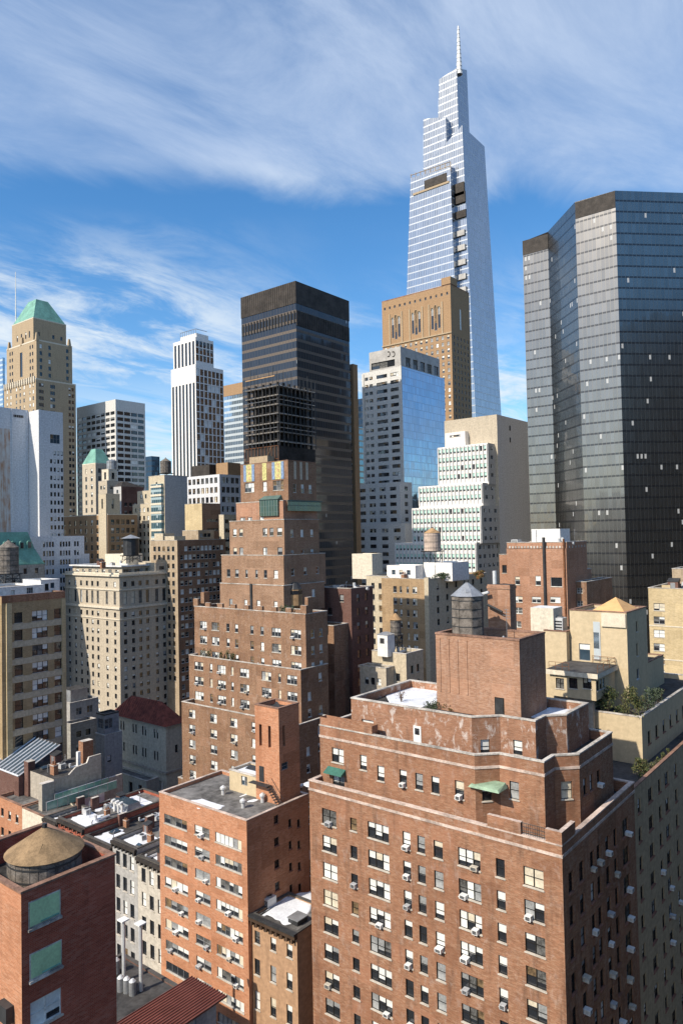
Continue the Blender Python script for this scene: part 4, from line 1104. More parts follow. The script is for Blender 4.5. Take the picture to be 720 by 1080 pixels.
for k, px in enumerate((409.5, 414.5)):
    P = onX(px, 373.5, x0 + .75)
    for i in range(10):
        a0, a1 = 2 * math.pi * (i + 2) / 14, 2 * math.pi * (i + 3) / 14
        m.bar((x0 + .72, P.y + math.cos(a0) * .8, P.z + math.sin(a0) * 1.2), (x0 + .72, P.y + math.cos(a1) * .8, P.z + math.sin(a1) * 1.2), .22, 'mech_dark')
U.part('wall_emblem', m)
for X, cx, cy, l, rows in ((x0 - 4, 421.5, 508, 375, 10), (x0 - 9, 427, 552, 373, 8)):
    a0, a1, b0, b1, zz_ = fitX(cx, cy, X, l, 440)
    U.vol(rect(a0, x0 + 6, b0, b1), 0, zz_, 'white_panel', {0: grid(b1 - b0, 4, 3.6, zz_ - 3, 3.6, rows, 1.7, 'triple', 'plain', 1, 1), 1: grid(x0 + 6 - a0, 1, 3, zz_ - 3, 3.6, 6, 1.9, 'pair', 'plain')}, par=.6, cop=None, roof='tar_grey')
U.close(100)

# ---------------------------------------------------------------- dark faceted tower, right
XS = at(648, 201, 232).x
cS4 = onX(648, 201, XS); zS4 = cS4.z
P4 = (cS4.x, cS4.y)
P3_ = (P4[0], onX(606, 215, XS).y)
P2_ = hit(P3_, (1, 1), 577, 240)
P1_ = hit(P2_, (0, 1), 550.5, 250)
P5_ = hit(P4, (1, -1), 760, 203)
back = 60
ply = [P1_, P2_, P3_, P4, P5_, (P5_[0] + 40, P5_[1] + 40), (P1_[0] + 70, P1_[1] + 20)]
St = Building('office_tower', 'dark faceted glass office tower with bright and black facets at the right edge', (XS + 30, cS4.y, 0), 'tower')
m = MB(); n = len(ply)
zA_ = onX(550.5, 255, P1_[0]).z; zBl = onX(606, 213, XS).z; zBm = hit and at(577, 241, (Vector((*P2_, 0)) - Vector((0, 0, 0))).dot(Vector((fwd.x, fwd.y, 0)).normalized())).z
zl = [zA_, zBm, zBl, zS4, zS4, zS4, zA_]
for i in range(n):
    j = (i + 1) % n
    a, b_ = ply[i], ply[j]
    m.face([(*a, 0), (*b_, 0), (*b_, zl[j] if i else zA_), (*a, zl[i])], 'curtain_park')
St.part('glass_facade', m)
m = MB(); I = inset(ply, 1.0); zr = min(zl) - 1
m.face([(*p, zr) for p in I], 'mech_dark')
for i in range(n):
    j = (i + 1) % n
    m.face([(*I[j], zr), (*I[i], zr), (*ply[i], zl[i]), (*ply[j], zl[j])], 'mech_dark')
St.part('roof', m)
m = MB()
def facet_band(a, b_, z0a, z0b, z1a, z1b, o, mat):
    t = Vector((b_[0] - a[0], b_[1] - a[1])).normalized(); nx, ny = t.y * o, -t.x * o
    m.face([(a[0] + nx, a[1] + ny, z0a), (b_[0] + nx, b_[1] + ny, z0b), (b_[0] + nx, b_[1] + ny, z1b), (a[0] + nx, a[1] + ny, z1a)], mat)
zb1 = onX(627, 225, XS).z; 
facet_band(P3_, P4, zb1, zb1, zS4 - .05, zS4 - .05, .12, 'mech_dark')
zb0_ = onX(560, 267, P1_[0]).z
facet_band(P1_, P2_, zb0_, zb0_, zA_ + .2, zA_ + .2, .12, 'mech_dark')
St.part('mechanical_band', m)
St.close()


# ---------------------------------------------------------------- black tower and the netted building before it
x0, x1, y0, y1, z = fit(311.5, 297, 290, 254, 367)
Xb = Building('office_tower', 'black slab-sided office tower with a blank mechanical crown', ((x0 + x1) / 2, (y0 + y1) / 2, 0), 'tower')
m = MB(); m.prism(rect(x0, x1, y0, y1), 0, z, 'curtain_black', 'mech_dark'); Xb.part('glass_facade', m)
m = MB(); zc = onX(300, 323, x0).z
ring(m, rect(x0, x1, y0, y1), zc, z + .3, .15, .2, 'mech_dark')
for k in range(26):
    y = y0 + (y1 - y0) * (k + .5) / 26; m.box(x0 - .3, x0 - .151, y - .15, y + .15, zc, z, 'mech_dark')
Xb.part('mechanical_crown', m)
m = MB(); zv = onX(300, 328, x0).z
for k in range(18):
    y = y0 + (y1 - y0) * (k + .5) / 18; m.box(x0 - .25, x0 - .01, y - .35, y + .35, zv - 6, zv - 1, 'frame_black')
for k in range(30):
    x = x0 + (x1 - x0) * (k + .5) / 30; m.box(x - .45, x + .45, y0 - .25, y0 - .01, zv - 7, zv - 1, 'mech_dark')
Xb.part('louvre', m)
Xb.close()
xa = fit(372, 384, 330, 366, 374)
B2 = simple('office_tower', 'thin brown slab just showing behind the right edge of the black tower', (xa[0], xa[1] + 2, xa[2], xa[3], xa[4]), 'brown_stone', WL(2, 1.2, 20)); B2.close()
x0, x1, y0, y1, z = fit(293, 402, 250, 258, 331)
Sc = Building('netted_building', 'half-built block wrapped in dark netting with bare floors and scaffolding at its top', ((x0 + x1) / 2, (y0 + y1) / 2, 0))
zn = onX(293, 470, x0).z
m = MB(); m.prism(rect(x0, x1, y0, y1), 0, zn, 'netting'); Sc.part('netting', m)
m = MB()
for k in range(11):
    y = y0 + (y1 - y0) * k / 10; m.bar((x0 - .4, y, zn - 40), (x0 - .4, y, zn), .12, 'rust')
for k in range(9):
    zz_ = zn - 4.5 * k; m.bar((x0 - .4, y0, zz_), (x0 - .4, y1, zz_), .1, 'rust')
for k in range(6): m.bar((x0 - .42, y0 + (y1 - y0) * (.2 + .1 * (k % 3)), zn - 5 * k), (x0 - .42, y0 + (y1 - y0) * (.5 + .1 * (k % 3)), zn - 5 * k - 9), .1, 'wood_tan')
Sc.part('scaffold', m)
nf = 7
for k in range(nf):
    m = MB(); zz_ = zn + (z - zn) * (k + .5) / nf
    m.box(x0, x1, y0, y1, zz_, zz_ + .4, 'slab_dull'); Sc.part('floor_slab', m)
m = MB()
for u in range(7):
    for v in range(5): m.box(x0 + .6 + (x1 - x0 - 2) * u / 6, x0 + 1.3 + (x1 - x0 - 2) * u / 6, y0 + .6 + (y1 - y0 - 2) * v / 4, y0 + 1.3 + (y1 - y0 - 2) * v / 4, zn, z, 'netting')
m.box(x0 + 2, x1 - 2, y0 + 2, y1 - 2, zn, z - .5, 'netting'); Sc.part('column', m)
m = MB()
for k in range(10):
    y = y0 + (y1 - y0) * k / 9; m.bar((x0 - .5, y, zn), (x0 - .5, y, z + RN.uniform(1.5, 6)), .13, 'metal_dark')
    x = x0 + (x1 - x0) * k / 9; m.bar((x, y0 - .5, zn), (x, y0 - .5, z + RN.uniform(1, 4)), .13, 'metal_dark')
for k in range(5):
    zz_ = zn + (z + 2 - zn) * (k + .3) / 5; m.bar((x0 - .5, y0, zz_), (x0 - .5, y1, zz_), .10, 'metal_grey'); m.bar((x0, y0 - .5, zz_), (x1, y0 - .5, zz_), .1, 'metal_grey')
m.box(x0 - .6, x0 - .2, y0 + 1, y1 - 1, z + 1.8, z + 2.2, 'wood_tan'); Sc.part('scaffold', m)
hs_ = onX(268, 482, x0 - 4)
Sc.vol(rect(x0 - 4, x0 - .6, onX(282, 482, x0 - 4).y, onX(263, 482, x0 - 4).y), 0, hs_.z, 'tan_stone', {0: []}, par=0, cop=None, wallname='hoist_tower')
Sc.close()
f = fit(383, 420, 420, 366, 398); simple('office_tower', 'blue glass tower glimpsed between the black tower and the pale office', f, 'curtain_navy', par=0, cop=None).close()
f = fit(378, 450, 380, 366, 396); simple('office_tower', 'dark teal glass block below the blue glass tower, beside the pale office', f, 'curtain_teal', par=0, cop=None).close()

# ---------------------------------------------------------------- brown setback tower with tall arched windows
x0, x1, y0, y1, z = fit(474.5, 300, 405, 402, 494)
V = Building('office_tower', 'brown brick office tower with three groups of tall arched windows near its top', ((x0 + x1) / 2, (y0 + y1) / 2, 0), 'tower')
Lw = y1 - y0; wl = []
za_ = onX(440, 352, x0).z
for u in (.21, .51, .79):
    for k in (-1, 0, 1): wl.append(Wn(Lw * u + k * 2.2, za_ + 6.5, 1.5, 12 if k else 14, 'slot', 'bright', 0))
for j in range(16):
    for i in range(13): wl.append(Wn(Lw * (i + .6) / 13.2, za_ - 5.5 - 3.7 * j, 1.5, 2.2, 'single', 'bright'))
for i in range(13): wl.append(Wn(Lw * (i + .6) / 13.2, z - 4.5, 1.2, 1.6, 'single', 'dark'))
wr = grid(x1 - x0, 5, 1.3, za_ - 5.5, 3.7, 14, 2.0, 'single', 'dark') + [Wn((x1 - x0) * .5, za_ + 6, 1.6, 12, 'slot', 'white')]
V.vol(rect(x0, x1, y0, y1), 0, z, 'brown_stone', {0: wl, 1: wr}, par=1.5, cop='coping_brown', ch=.5)
m = MB()
for u in (.21, .51, .79):
    for k in (-1, 0, 1):
        yc = y1 - Lw * u - k * 2.2
        for i in range(6):
            a0, a1 = math.pi * i / 6, math.pi * (i + 1) / 6; zt = za_ + 6.5 + (6 if k else 7)
            m.bar((x0 - .1, yc + math.cos(a0) * .9, zt - .9 + math.sin(a0) * 1.3), (x0 - .1, yc + math.cos(a1) * .9, zt - .9 + math.sin(a1) * 1.3), .25, 'tan_stone')
    for s_ in (-1, 1): m.box(x0 - .4, x0 - .01, y1 - Lw * u + s_ * 4.3 - .4, y1 - Lw * u + s_ * 4.3 + .4, za_ - 3, za_ + 15, 'tan_stone')
m.box(x0 - .5, x0 - .01, y0 - .3, y1 + .3, za_ - 3.6, za_ - 2.9, 'tan_stone'); V.part('stone_trim', m)
m = MB(); m.hull([(x0 + 2, y1 - 2, z - 1), (x0 + 2, y0 + 8, z - 1), (x1 - 2, y0 + 8, z - 1), (x1 - 2, y1 - 2, z - 1)], [(x0 + 9, y1 - 9, z + 4), (x0 + 9, y0 + 14, z + 4), (x1 - 9, y0 + 14, z + 4), (x1 - 9, y1 - 9, z + 4)], 'mech_dark'); V.part('hip_roof', m)
m = MB(); m.box(x0 - .4, x0 + 7, y0 - .4, y0 + 5.5, z + .5, z + 4.5, 'brown_stone', top='coping'); V.part('corner_turret', m)
V.close(100)

# ---------------------------------------------------------------- tall tapering glass skyscraper with a spire
DW = 520
def wp(px, py, d=DW): return at(px, py, d)
XW = at(495, 310, DW).x
def q(px, py): return onX(px, py, XW)
Wt = Building('skyscraper', 'tallest tapering glass skyscraper with a stepped top and a spire', (XW + 20, q(495, 310).y + 15, 0), 'skyscraper')
cc_ = lambda x, y: (380 + x / 3.6, 10 + y / 3.6)
tap = (505 - 470) / 3.6 / ((1080 - 520) / 3.6)
def shaft(name, ctr_top, ctr_bot, lt, lb, rt, rb, dz_l=0, dz_r=0, mat='curtain_vander', zbot=0, X=XW, top=None):
    "tapering four-sided shaft given by its near edge and its two outer edges (pixel points)"
    a, b_ = onX(*ctr_top, X), onX(*ctr_bot, X)
    def down(hi, lo, zb):   # continue an edge down to zb
        t = (hi.z - zb) / (hi.z - lo.z); return hi + (lo - hi) * t
    b0 = down(a, b_, zbot)
    l1, l2 = onX(*lt, X), onX(*lb, X); l0 = down(l1, l2, zbot)
    r1, r2 = onY(*rt, a.y), onY(*rb, b_.y); r0_ = down(r1, r2, zbot)
    k1 = (r1.x, l1.y, (r1.z + l1.z) / 2 if top is None else top); k0 = (r0_.x, l0.y, zbot)
    m = MB(); m.hull([tuple(l0), tuple(b0), tuple(r0_), k0], [tuple(l1), tuple(a), tuple(r1), k1], mat, 'mech_grey')
    Wt.part(name, m)
    return a, l1, r1
sa = shaft('glass_facade', cc_(385, 440), cc_(415, 1080), cc_(240, 600), cc_(222, 1080), cc_(470, 520), cc_(505, 1080))
# lower left shaft, in front, ending in a terrace at two thirds of the height
XW2 = XW - 6
sb = shaft('glass_facade', cc_(340, 598), cc_(358, 1080), cc_(190, 640), cc_(175, 1080), cc_(395, 610), cc_(412, 1080), X=XW2)
zt = sb[0].z
m = MB()
for k in range(9):
    y = sb[1].y + (sb[0].y - sb[1].y) * k / 8; m.bar((XW2 + .5, y, zt - 3), (XW2 + .5, y, zt + 6 - .3 * k), .35, 'tan_stone')
for hh in (2, 5): m.bar((XW2 + .4, sb[1].y, zt + hh), (XW2 + .4, sb[0].y, zt + hh - 1), .3, 'tan_stone')
Wt.part('terrace_frame', m)
m = MB(); Pz = onX(*cc_(280, 645), XW2)
m.box(XW2 - .35, XW2 + .3, sb[0].y + 3, sb[1].y - 12, Pz.z - 4.5, Pz.z + 1.5, 'mech_dark'); m.box(XW2 - .6, XW2 - .36, sb[0].y + 1, sb[1].y - 2, Pz.z - 6.5, Pz.z - 5.0, 'tan_stone'); Wt.part('terrace_opening', m)
sc1 = shaft('glass_facade', cc_(323, 408), cc_(328, 700), cc_(238, 415), cc_(238, 700), cc_(348, 436), cc_(352, 700), X=XW + 8, zbot=150)
sd1 = shaft('glass_facade', cc_(365, 222), cc_(371, 445), cc_(298, 265), cc_(294, 410), cc_(403, 230), cc_(413, 466), X=XW + 14, zbot=150)
m = MB()
for k, (xx, yy, h) in enumerate(((371, 680, 7), (375, 712, 6), (378, 776, 4), (372, 850, 3), (374, 905, 3), (376, 960, 3), (377, 1015, 3), (378, 1065, 3))):
    P = onY(*cc_(xx, yy), sb[0].y - 1.0)
    P = onX(*cc_(xx, yy), XW - .6); m.box(XW - 1.4, XW - .4, P.y - 5.0, P.y + 5.0, P.z - h * .8, P.z + h * .5, 'mech_dark' if k < 3 else 'mech_grey'); Wt.part('vent', m); m = MB()

m = MB(); P = onX(*cc_(372, 225), XW + 16); P1 = onX(*cc_(372.5, 58), XW + 16)
n = 12
for k in range(n):
    za, zb = P.z - 4 + (P1.z - P.z + 4) * k / n, P.z - 4 + (P1.z - P.z + 4) * (k + 1) / n
    m.cyl((P.x + 1, P.y), 2.4 - 1.6 * k / n, 2.4 - 1.6 * (k + 1) / n - .2, za, zb, 'metal_light' if k % 2 else 'white_paint', 8)
Wt.part('spire', m)
Wt.close()

# ---------------------------------------------------------------- left skyline
x0, x1, y0, y1, z = fit(206, 359, 400, 180, 235)
Y = Building('office_tower', 'white tower with dark vertical window stripes and shoulders below its flat top', ((x0 + x1) / 2, (y0 + y1) / 2, 0), 'tower')
def stripes(Lw, z, n, rows, w, pitch=4.0, top=4.0): return [Wn(Lw * (i + .5) / n, z - top - pitch * j, w, pitch - .55, 'pane', 'plain') for j in range(rows) for i in range(n)]
za_ = onX(206, 384, x0).z
Y.vol(rect(x0, x1, y0, y1), 0, za_, 'white_stone', {0: [Wn((y1 - y0) * (i + .6) / 7.2, za_ / 2 + 20, 1.7, za_ - 60, 'slot', 'plain', 1) for i in range(7)], 1: [w for w in stripes(x1 - x0, za_, 7, 16, 2.2)]}, par=.5, cop=None)
zs_ = onX(186, 360, x0).z
Y.vol(rect(x0 + 1.2, x1 - 6, y0 + 1.2, y1 - .8), za_ - .5, zs_, 'white_stone', {0: [Wn((y1 - y0 - 2) * (i + .6) / 6.2, zs_ - 8.5, 1.8, 13, 'slot', 'plain', 1) for i in range(6)], 1: stripes(x1 - x0 - 7.2, zs_, 5, 4, 2.0, 3.9, 3.5)}, par=.5, cop=None)
zt_ = onX(208, 350, x0).z
Y.vol(rect(x0 + 3, x1 - 8.5, y0 + 2.5, y1 - 5), zs_ - .5, zt_ + .8, 'white_stone', {0: stripes(y1 - y0 - 7.5, zt_, 5, 1, 2.2, 4, 3), 1: stripes(x1 - x0 - 11.5, zt_, 4, 1, 2.4, 4, 3)}, par=.5, cop=None)
m = MB()
for k in range(8):
    m.bar((x0 + 3, y0 + 3 + (y1 - y0 - 8) * k / 7, zt_), (x0 + 3, y0 + 3 + (y1 - y0 - 8) * k / 7, zt_ + 3.2), .18, 'metal_grey')
m.bar((x0 + 3, y0 + 3, zt_ + 3.2), (x0 + 3, y1 - 5, zt_ + 3.2), .16, 'metal_grey'); m.bar((x0 + 3, y0 + 3, zt_ + 3.2), (x1 - 9, y0 + 3, zt_ + 3.2), .16, 'metal_grey'); Y.part('roof_railing', m)
Y.close(100)
YL = simple('office_building', 'grey-white low office block at the foot of the striped white tower', fit(231.5, 500, 330, 196.5, 254), 'pale_slab', WL(7, 2.0, 9, 2.6, 4.4, 2.6, 'pair', 'plain'), WL(4, 2.2, 9, 2.6, 4.4, 2.6, 'pair', 'plain'), cop=None, par=.6)
x0, x1, y0, y1, z = YL.f
YL.vol(rect(x0 + 3, x0 + 10, onX(221, 493, x0 + 3).y, onX(202, 493, x0 + 3).y), z - .6, onX(210, 491, x0 + 3).z, 'mech_dark', par=0, cop=None, wallname='roof_house_wall')
YL.vol(rect(x0 + 6, x0 + 14, y0 + 1, onX(228, 493, x0 + 6).y), z - .6, onX(236, 488, x0 + 6).z, 'brown_stone', par=0, cop=None, wallname='roof_house_wall'); YL.close(100)
f = fit(262, 402, 470, 236, 290); Zb = simple('office_tower', 'pale blue glass tower with a brown top band, left of the black tower', f, 'curtain_pale', par=0, cop=None)
m = MB(); zq_ = onX(250, 416, f[0]).z; ring(m, rect(*f[:4]), zq_, f[4] + .2, .2, .2, 'brown_stone'); Zb.part('mechanical_band', m); Zb.close()
AA = simple('office_tower', 'white concrete slab tower with a grid of square dark windows', fit(122, 421, 450, 81, 153), 'white_panel', lambda Lw, z: grid(Lw, 8, Lw / 8 * .80, z - 8.2, 3.75, 17, 2.1, 'pane', 'plain', .6, .6), lambda Lw, z: grid(Lw, 4, Lw / 4 * .82, z - 8.2, 3.75, 17, 2.2, 'pane', 'plain', .8, .8), cop=None, par=.5); AA.close(100)
f = fit(160, 481, 520, 153, 168.5); simple('office_tower', 'small dark navy glass block right of the white slab tower', f, 'curtain_navy', par=0, cop=None).close()

# tan tower with the green roof
x0, x1, y0, y1, z = fit(38, 395, 430, 4.5, 80)
AB = Building('office_tower', 'tan stone tower with a green copper hip roof and a mast, at the left edge', ((x0 + x1) / 2, (y0 + y1) / 2, 0), 'tower')
Lw, Lr = y1 - y0, x1 - x0
zA1 = onX(38, 400, x0).z; zA2 = onX(38, 358, x0).z; zA3 = onX(35, 333, x0).z; zA4 = onX(36, 318.5, x0 + 10).z
def rowsof(L_, us, z, rows, w, h, p, st='dark'): return [Wn(L_ * u, z - p * j, w, h, 'single', st) for j in range(rows) for u in us]
AB.vol(rect(x0, x1, y0, y1), 0, zA1, 'tan_stone', {0: rowsof(Lw, (.1, .22, .40, .52, .64, .82, .92), zA1 - 3, 22, 1.5, 2.3, 3.9, 'white'), 1: rowsof(Lr, (.10, .16, .38, .44, .84, .92), zA1 - 3, 24, 1.5, 2.3, 3.9)}, par=.6, cop='cream_stone', ch=.8)
AB.vol(rect(x0 + 1.2, x1 - 1.5, y0 + 1.2, y1 - 1.2), zA1 - .5, zA2, 'tan_stone', {0: [Wn((Lw - 2.4) * .5, (zA1 + zA2) / 2, 3, 15, 'slot', 'dark', 1)] + rowsof(Lw - 2.4, (.12, .2, .8, .88), zA2 - 3, 5, 1.4, 2.3, 4.2), 1: rowsof(Lr - 2.7, (.12, .36, .42, .86, .93), zA2 - 3, 5, 1.6, 2.5, 4.2)}, par=.6, cop='cream_stone', ch=.8)
m = MB()
for (xx, yy) in ((x0 + 2, y0 + 2), (x0 + 2, y1 - 3), (x1 - 3, y0 + 2), (x0 + 2, (y0 + y1) / 2)):
    m.hull([(xx - 1, yy + 1, zA2), (xx - 1, yy - 1, zA2), (xx + 1, yy - 1, zA2), (xx + 1, yy + 1, zA2)], [(xx - .5, yy + .5, zA2 + 5), (xx - .5, yy - .5, zA2 + 5), (xx + .5, yy - .5, zA2 + 5), (xx + .5, yy + .5, zA2 + 5)], 'tan_stone')
for k in range(14):
    y = y0 + Lw * (k + .5) / 14; m.box(x0 - .7, x0 - .01, y - .5, y + .5, zA1 - 1.5, zA1 + 2, 'cream_stone')
AB.part('finial', m)
a0, a1, b0, b1, _ = fitX(35.5, 350, x0 + 2.5, 13, 70)
AB.vol(rect(a0, a1, b0, b1), zA2 - .5, zA3, 'tan_stone', {0: rowsof(b1 - b0, (.25, .45, .65, .82), zA3 - 9, 2, 1.4, 4, 7), 1: rowsof(a1 - a0, (.16, .22, .6, .85), zA3 - 9, 2, 1.4, 2.5, 7)}, par=0, cop='cream_stone', ch=.6)
m = MB(); zr_ = zA3 + .61; dx, dy = (a1 - a0), (b1 - b0)
m.hull([(a0 + .3, b1 - .3, zr_), (a0 + .3, b0 + .3, zr_), (a1 - .3, b0 + .3, zr_), (a1 - .3, b1 - .3, zr_)], [(a0 + dx * .26, b1 - dy * .38, zA4), (a0 + dx * .26, b0 + dy * .26, zA4), (a1 - dx * .38, b0 + dy * .26, zA4), (a1 - dx * .38, b1 - dy * .38, zA4)], 'green_copper', 'green_copper')
AB.part('copper_roof', m)
m = MB(); P = onX(17, 333, a0 + 3); m.cyl((P.x, P.y), .5, .2, zA3 - 2, onX(16, 287, a0 + 3).z, 'white_paint', 6); AB.part('mast', m)
AB.close(100)
f = fit(3, 377, 560, -60, 5.5); simple('office_tower', 'pale glass tower cut by the left edge behind the tan tower', f, 'curtain_pale', par=0, cop=None).close()

# pale slab with rust streaks
x0, x1, y0, y1, z = fit(41, 432, 292, 30, 66.5)
AC = Building('slab_building', 'pale blank slab building with rust stains and one column of small windows', (x0, y0, 0))
wr = [Wn((x1 - x0) * (.42 + .15 * k) + .8, z - 17 - 3.35 * j, .95, 1.7, 'pane', 'plain') for j in range(14) for k in range(4) if not (j == 0 and k == 0)]
wr.append(Wn((x1 - x0) * .66, z - 11.2, 4.2, 3.6, 'triple', 'light'))
AC.vol(rect(x0, x1, y0, y1), 0, z, 'pale_slab', {1: wr}, par=.5, cop=None, roof='tar_grey')
zl = onY(15, 431, y1).z
AC.vol(rect(x0 - 30, x0 - .02, y1 - .02, y1 + 25), 0, zl, 'pale_slab', par=.5, cop=None, roof='tar_grey')
m = MB()
for px, w in ((13.5, .25), (29, .3)):
    P = onY(px, 500, y1); m.box(P.x - w, P.x + w, y1 - .35, y1 - .021, 0, zl - .1, 'pale_slab')
P = onY(11, 500, y1); AC.part('pier', m)
m = MB(); m.box(x0 - 30, P.x, y1 - .06, y1 - .022, 0, onY(5, 452, y1).z, 'rust_streak'); AC.part('stained_panel', m)
m = MB(); P0, P1 = onY(13.5, 437, y1), onY(25, 441, y1); m.box(P0.x + .4, P1.x, y1 - .08, y1 - .022, P1.z, P0.z, 'mech_dark')
for k in range(5): m.box(P0.x + .6 + k * .9, P0.x + .75 + k * .9, y1 - .14, y1 - .08, P1.z, P0.z, 'metal_grey')
AC.part('louvre', m); AC.close(100)
x0, x1, y0, y1, z = fit(30, 566, 262, -20, 89)
AL = Building('low_office', 'pale grey low office block with grouped square windows below the rust-stained slab', (x0, y0, 0))
wr = []
for j in range(9):
    for c, n in ((51.5, 4), (69, 4), (81, 2)):
        u = onY(c, 575, y0).x - x0
        for k in range(n): wr.append(Wn(u + (k - (n - 1) / 2) * 1.15, z - 3.0 - 3.35 * j, .8, 1.9, 'pane', 'plain'))
AL.vol(rect(x0, x1, y0, y1), 0, z, 'pale_slab', {1: wr}, par=.6, cop=None, roof='tar_grey')
AL.vol(rect(x1 + .02, onY(95, 583, y0).x, y0 + .3, y0 + 12), 0, onY(91, 584, y0).z, 'pale_slab', {1: []}, par=.4, cop=None, roof='tar_grey')
AL.close(100)
# green mansard
x0, x1, y0, y1, z = fit(-60, 600, 226, -80, 47.5)
MN = Building('mansard_building', 'old grey house with a two-stage green copper mansard roof and round-headed dormers', (x0, y0, 0))
zm1, zm2 = onY(30, 579, y0 + 2.2).z, onY(30, 561, y0 + 4.2).z
MN.vol(rect(x0, x1, y0, y0 + 26), 0, z, 'grey_stone', {1: [Wn(onY(px, 606, y0).x - x0, z - 2.2 - 3.6 * j, 1.2, 2.0, 'single', 'dark') for px in (5, 15, 27, 39) for j in range(8)]}, par=0, cop='green_copper', ch=.4)
m = MB()
def frust(xa, xb, ya, yb, za, xc, xd, yc, yd, zb): m.hull([(xa, yb, za), (xa, ya, za), (xb, ya, za), (xb, yb, za)], [(xc, yd, zb), (xc, yc, zb), (xd, yc, zb), (xd, yd, zb)], 'green_copper')
frust(x0 + .2, x1 - .2, y0 + .2, y0 + 25, z + .405, x0 + 2, x1 - 2.3, y0 + 2.2, y0 + 24, zm1); frust(x0 + 2.1, x1 - 2.4, y0 + 2.3, y0 + 24, zm1 + .01, x0 + 4, x1 - 4.2, y0 + 3.4, y0 + 22, zm2)
MN.part('mansard_roof', m)
for px, py in ((6, 575.5), (14.5, 575), (23, 575), (31, 574.5), (22, 596), (37.5, 595.5)):
    P = onY(px, py, y0 + (2.4 if py < 585 else .9)); m = MB()
    m.box(P.x - .85, P.x + .85, P.y - .35, P.y + 1.5, P.z - 1.4, P.z + .7, 'green_copper' if py < 585 else 'grey_stone')
    n = 8
    A0 = [(P.x + .85 * math.cos(math.pi * i / n), P.y - .35, P.z + .7 + .75 * math.sin(math.pi * i / n)) for i in range(n + 1)]
    A1 = [(a, P.y + 1.5, c) for a, _, c in A0]
    m.face(A0[::-1], 'green_copper')
    for i in range(n): m.face([A0[i], A0[i + 1], A1[i + 1], A1[i]], 'green_copper')
    m.box(P.x - .55, P.x + .55, P.y - .40, P.y - .351, P.z - 1.1, P.z + .9, 'glass'); MN.part('dormer', m)
MN.close()

# yellow-brick apartment house with the white roof house, left
Pj = at(68.5, 624, 155)
x1, y0, z = Pj.x, Pj.y, Pj.z
x0 = onY(2, 640, y0).x; 
J = Building('apartment_building', 'yellow-brick apartment house with pale bands and a red brick cornice, at the left edge', (x0, y0, 0))
cJ = lambda x, y: (x / 3.0, 500 + y / 3.0)
wr = []
zj0 = onY(*cJ(127, 448), y0).z; zjp = (zj0 - onY(*cJ(130, 665), y0).z) / 4
for j in range(11):
    for x, w, k in ((60, 1.35, 'single'), (128, 2.7, 'triple'), (184, 1.25, 'single')):
        wr.append(Wn(onY(*cJ(x, 560), y0).x - x0, zj0 - zjp * j, w * 1.25, 2.2, k, 'dark' if k == 'single' else 'near'))
J.vol(rect(x0, x1, y0, y0 + 24), 0, z, 'brick_gold', {1: wr}, par=.9, cop='coping_brown', roof='tar_grey')
m = MB()
for j in range(11):
    if j: m.box(x0 + .8, x1 - .01, y0 - .05, y0 - .005, zj0 - zjp * j + 1.18, zj0 - zjp * j + 2.35, 'warm_beige')
m.box(x0 - .03, x1 + .03, y0 - .10, y0 - .006, z - 1.3, z - .02, 'brick_red'); J.part('belt_course', m)
m = MB()
P = onY(9, 700, y0); m.box(P.x - .5, P.x + .6, y0 - .45, y0 - .006, 0, z - 1.4, 'brick_yellow'); m.box(x1 - .8, x1 + .1, y0 - .18, y0 - .006, 0, z - 1.4, 'brick_yellow'); J.part('pilaster', m)
yj = y0 + 3
Pw = onY(47, 617, yj)
J.vol(rect(x0 - 10, Pw.x, yj, yj + 12), z - .9, Pw.z, 'white_stone', {1: [Wn(onY(14, 630, yj).x - x0 + 10, z + .4, .8, 1.0, 'pane', 'plain'), Wn(onY(32, 629, yj).x - x0 + 10, z + .6, 1.4, 1.2, 'triple', 'light')]}, par=.3, cop='roof_white', roof='tar_grey', wallname='roof_house_wall')
Pw2 = onY(63, 611, yj + 1.5)
J.vol(rect(Pw.x + .02, Pw2.x, yj + 1.5, yj + 9), z - .9, Pw2.z, 'white_stone', {1: [Wn(1.4, z + .9, .9, 1.5, 'pane', 'plain'), Wn(2.7, z + 1.2, .9, 1.2, 'pane', 'light')]}, par=.2, cop='roof_white', roof='tar_grey', wallname='roof_house_wall')
J.close()

# beige hotel
x0, x1, y0, y1, z = fit(126, 606, 243, 69, 187.5)
K = Building('hotel_building', 'beige fifteen-storey block with a cornice band, tall top windows and a white penthouse roof', ((x0 + x1) / 2, (y0 + y1) / 2, 0))
Lw, Lr = y1 - y0, x1 - x0
def kw(L_, us, n):
    out = []
    for u in us:
        out.append(Wn(L_ * u, z - 3.4, 1.3, 1.8)); out.append(Wn(L_ * u, z - 8.0, 1.3, 4.4, 'single', 'dark'))
        for j in range(n): out.append(Wn(L_ * u, z - 13.6 - 3.0 * j, 1.25 if (j + int(u * 100)) % 5 else 1.2, 1.75))
    return out
K.vol(rect(x0, x1, y0, y1), 0, z, 'beige_stone', {0: kw(Lw, (.08, .20, .31, .42, .52, .62, .78, .92), 16), 1: kw(Lr, (.09, .22, .34, .46, .62, .75, .86, .95), 16)}, par=.6, cop='cream_stone', ch=.5)
m = MB(); ring(m, rect(x0, x1, y0, y1), z - 11.6, z - 10.9, .5, .05, 'cream_stone'); ring(m, rect(x0, x1, y0, y1), z - 5.4, z - 5.0, .3, .05, 'cream_stone'); ring(m, rect(x0, x1, y0, y1), z - .7, z - .1, .7, .05, 'cream_stone'); ring(m, rect(x0, x1, y0, y1), z - 15.2, z - 14.9, .25, .05, 'cream_stone'); K.part('cornice', m)
pk = fitX(129, 598, x0 + 4, 77, 163)
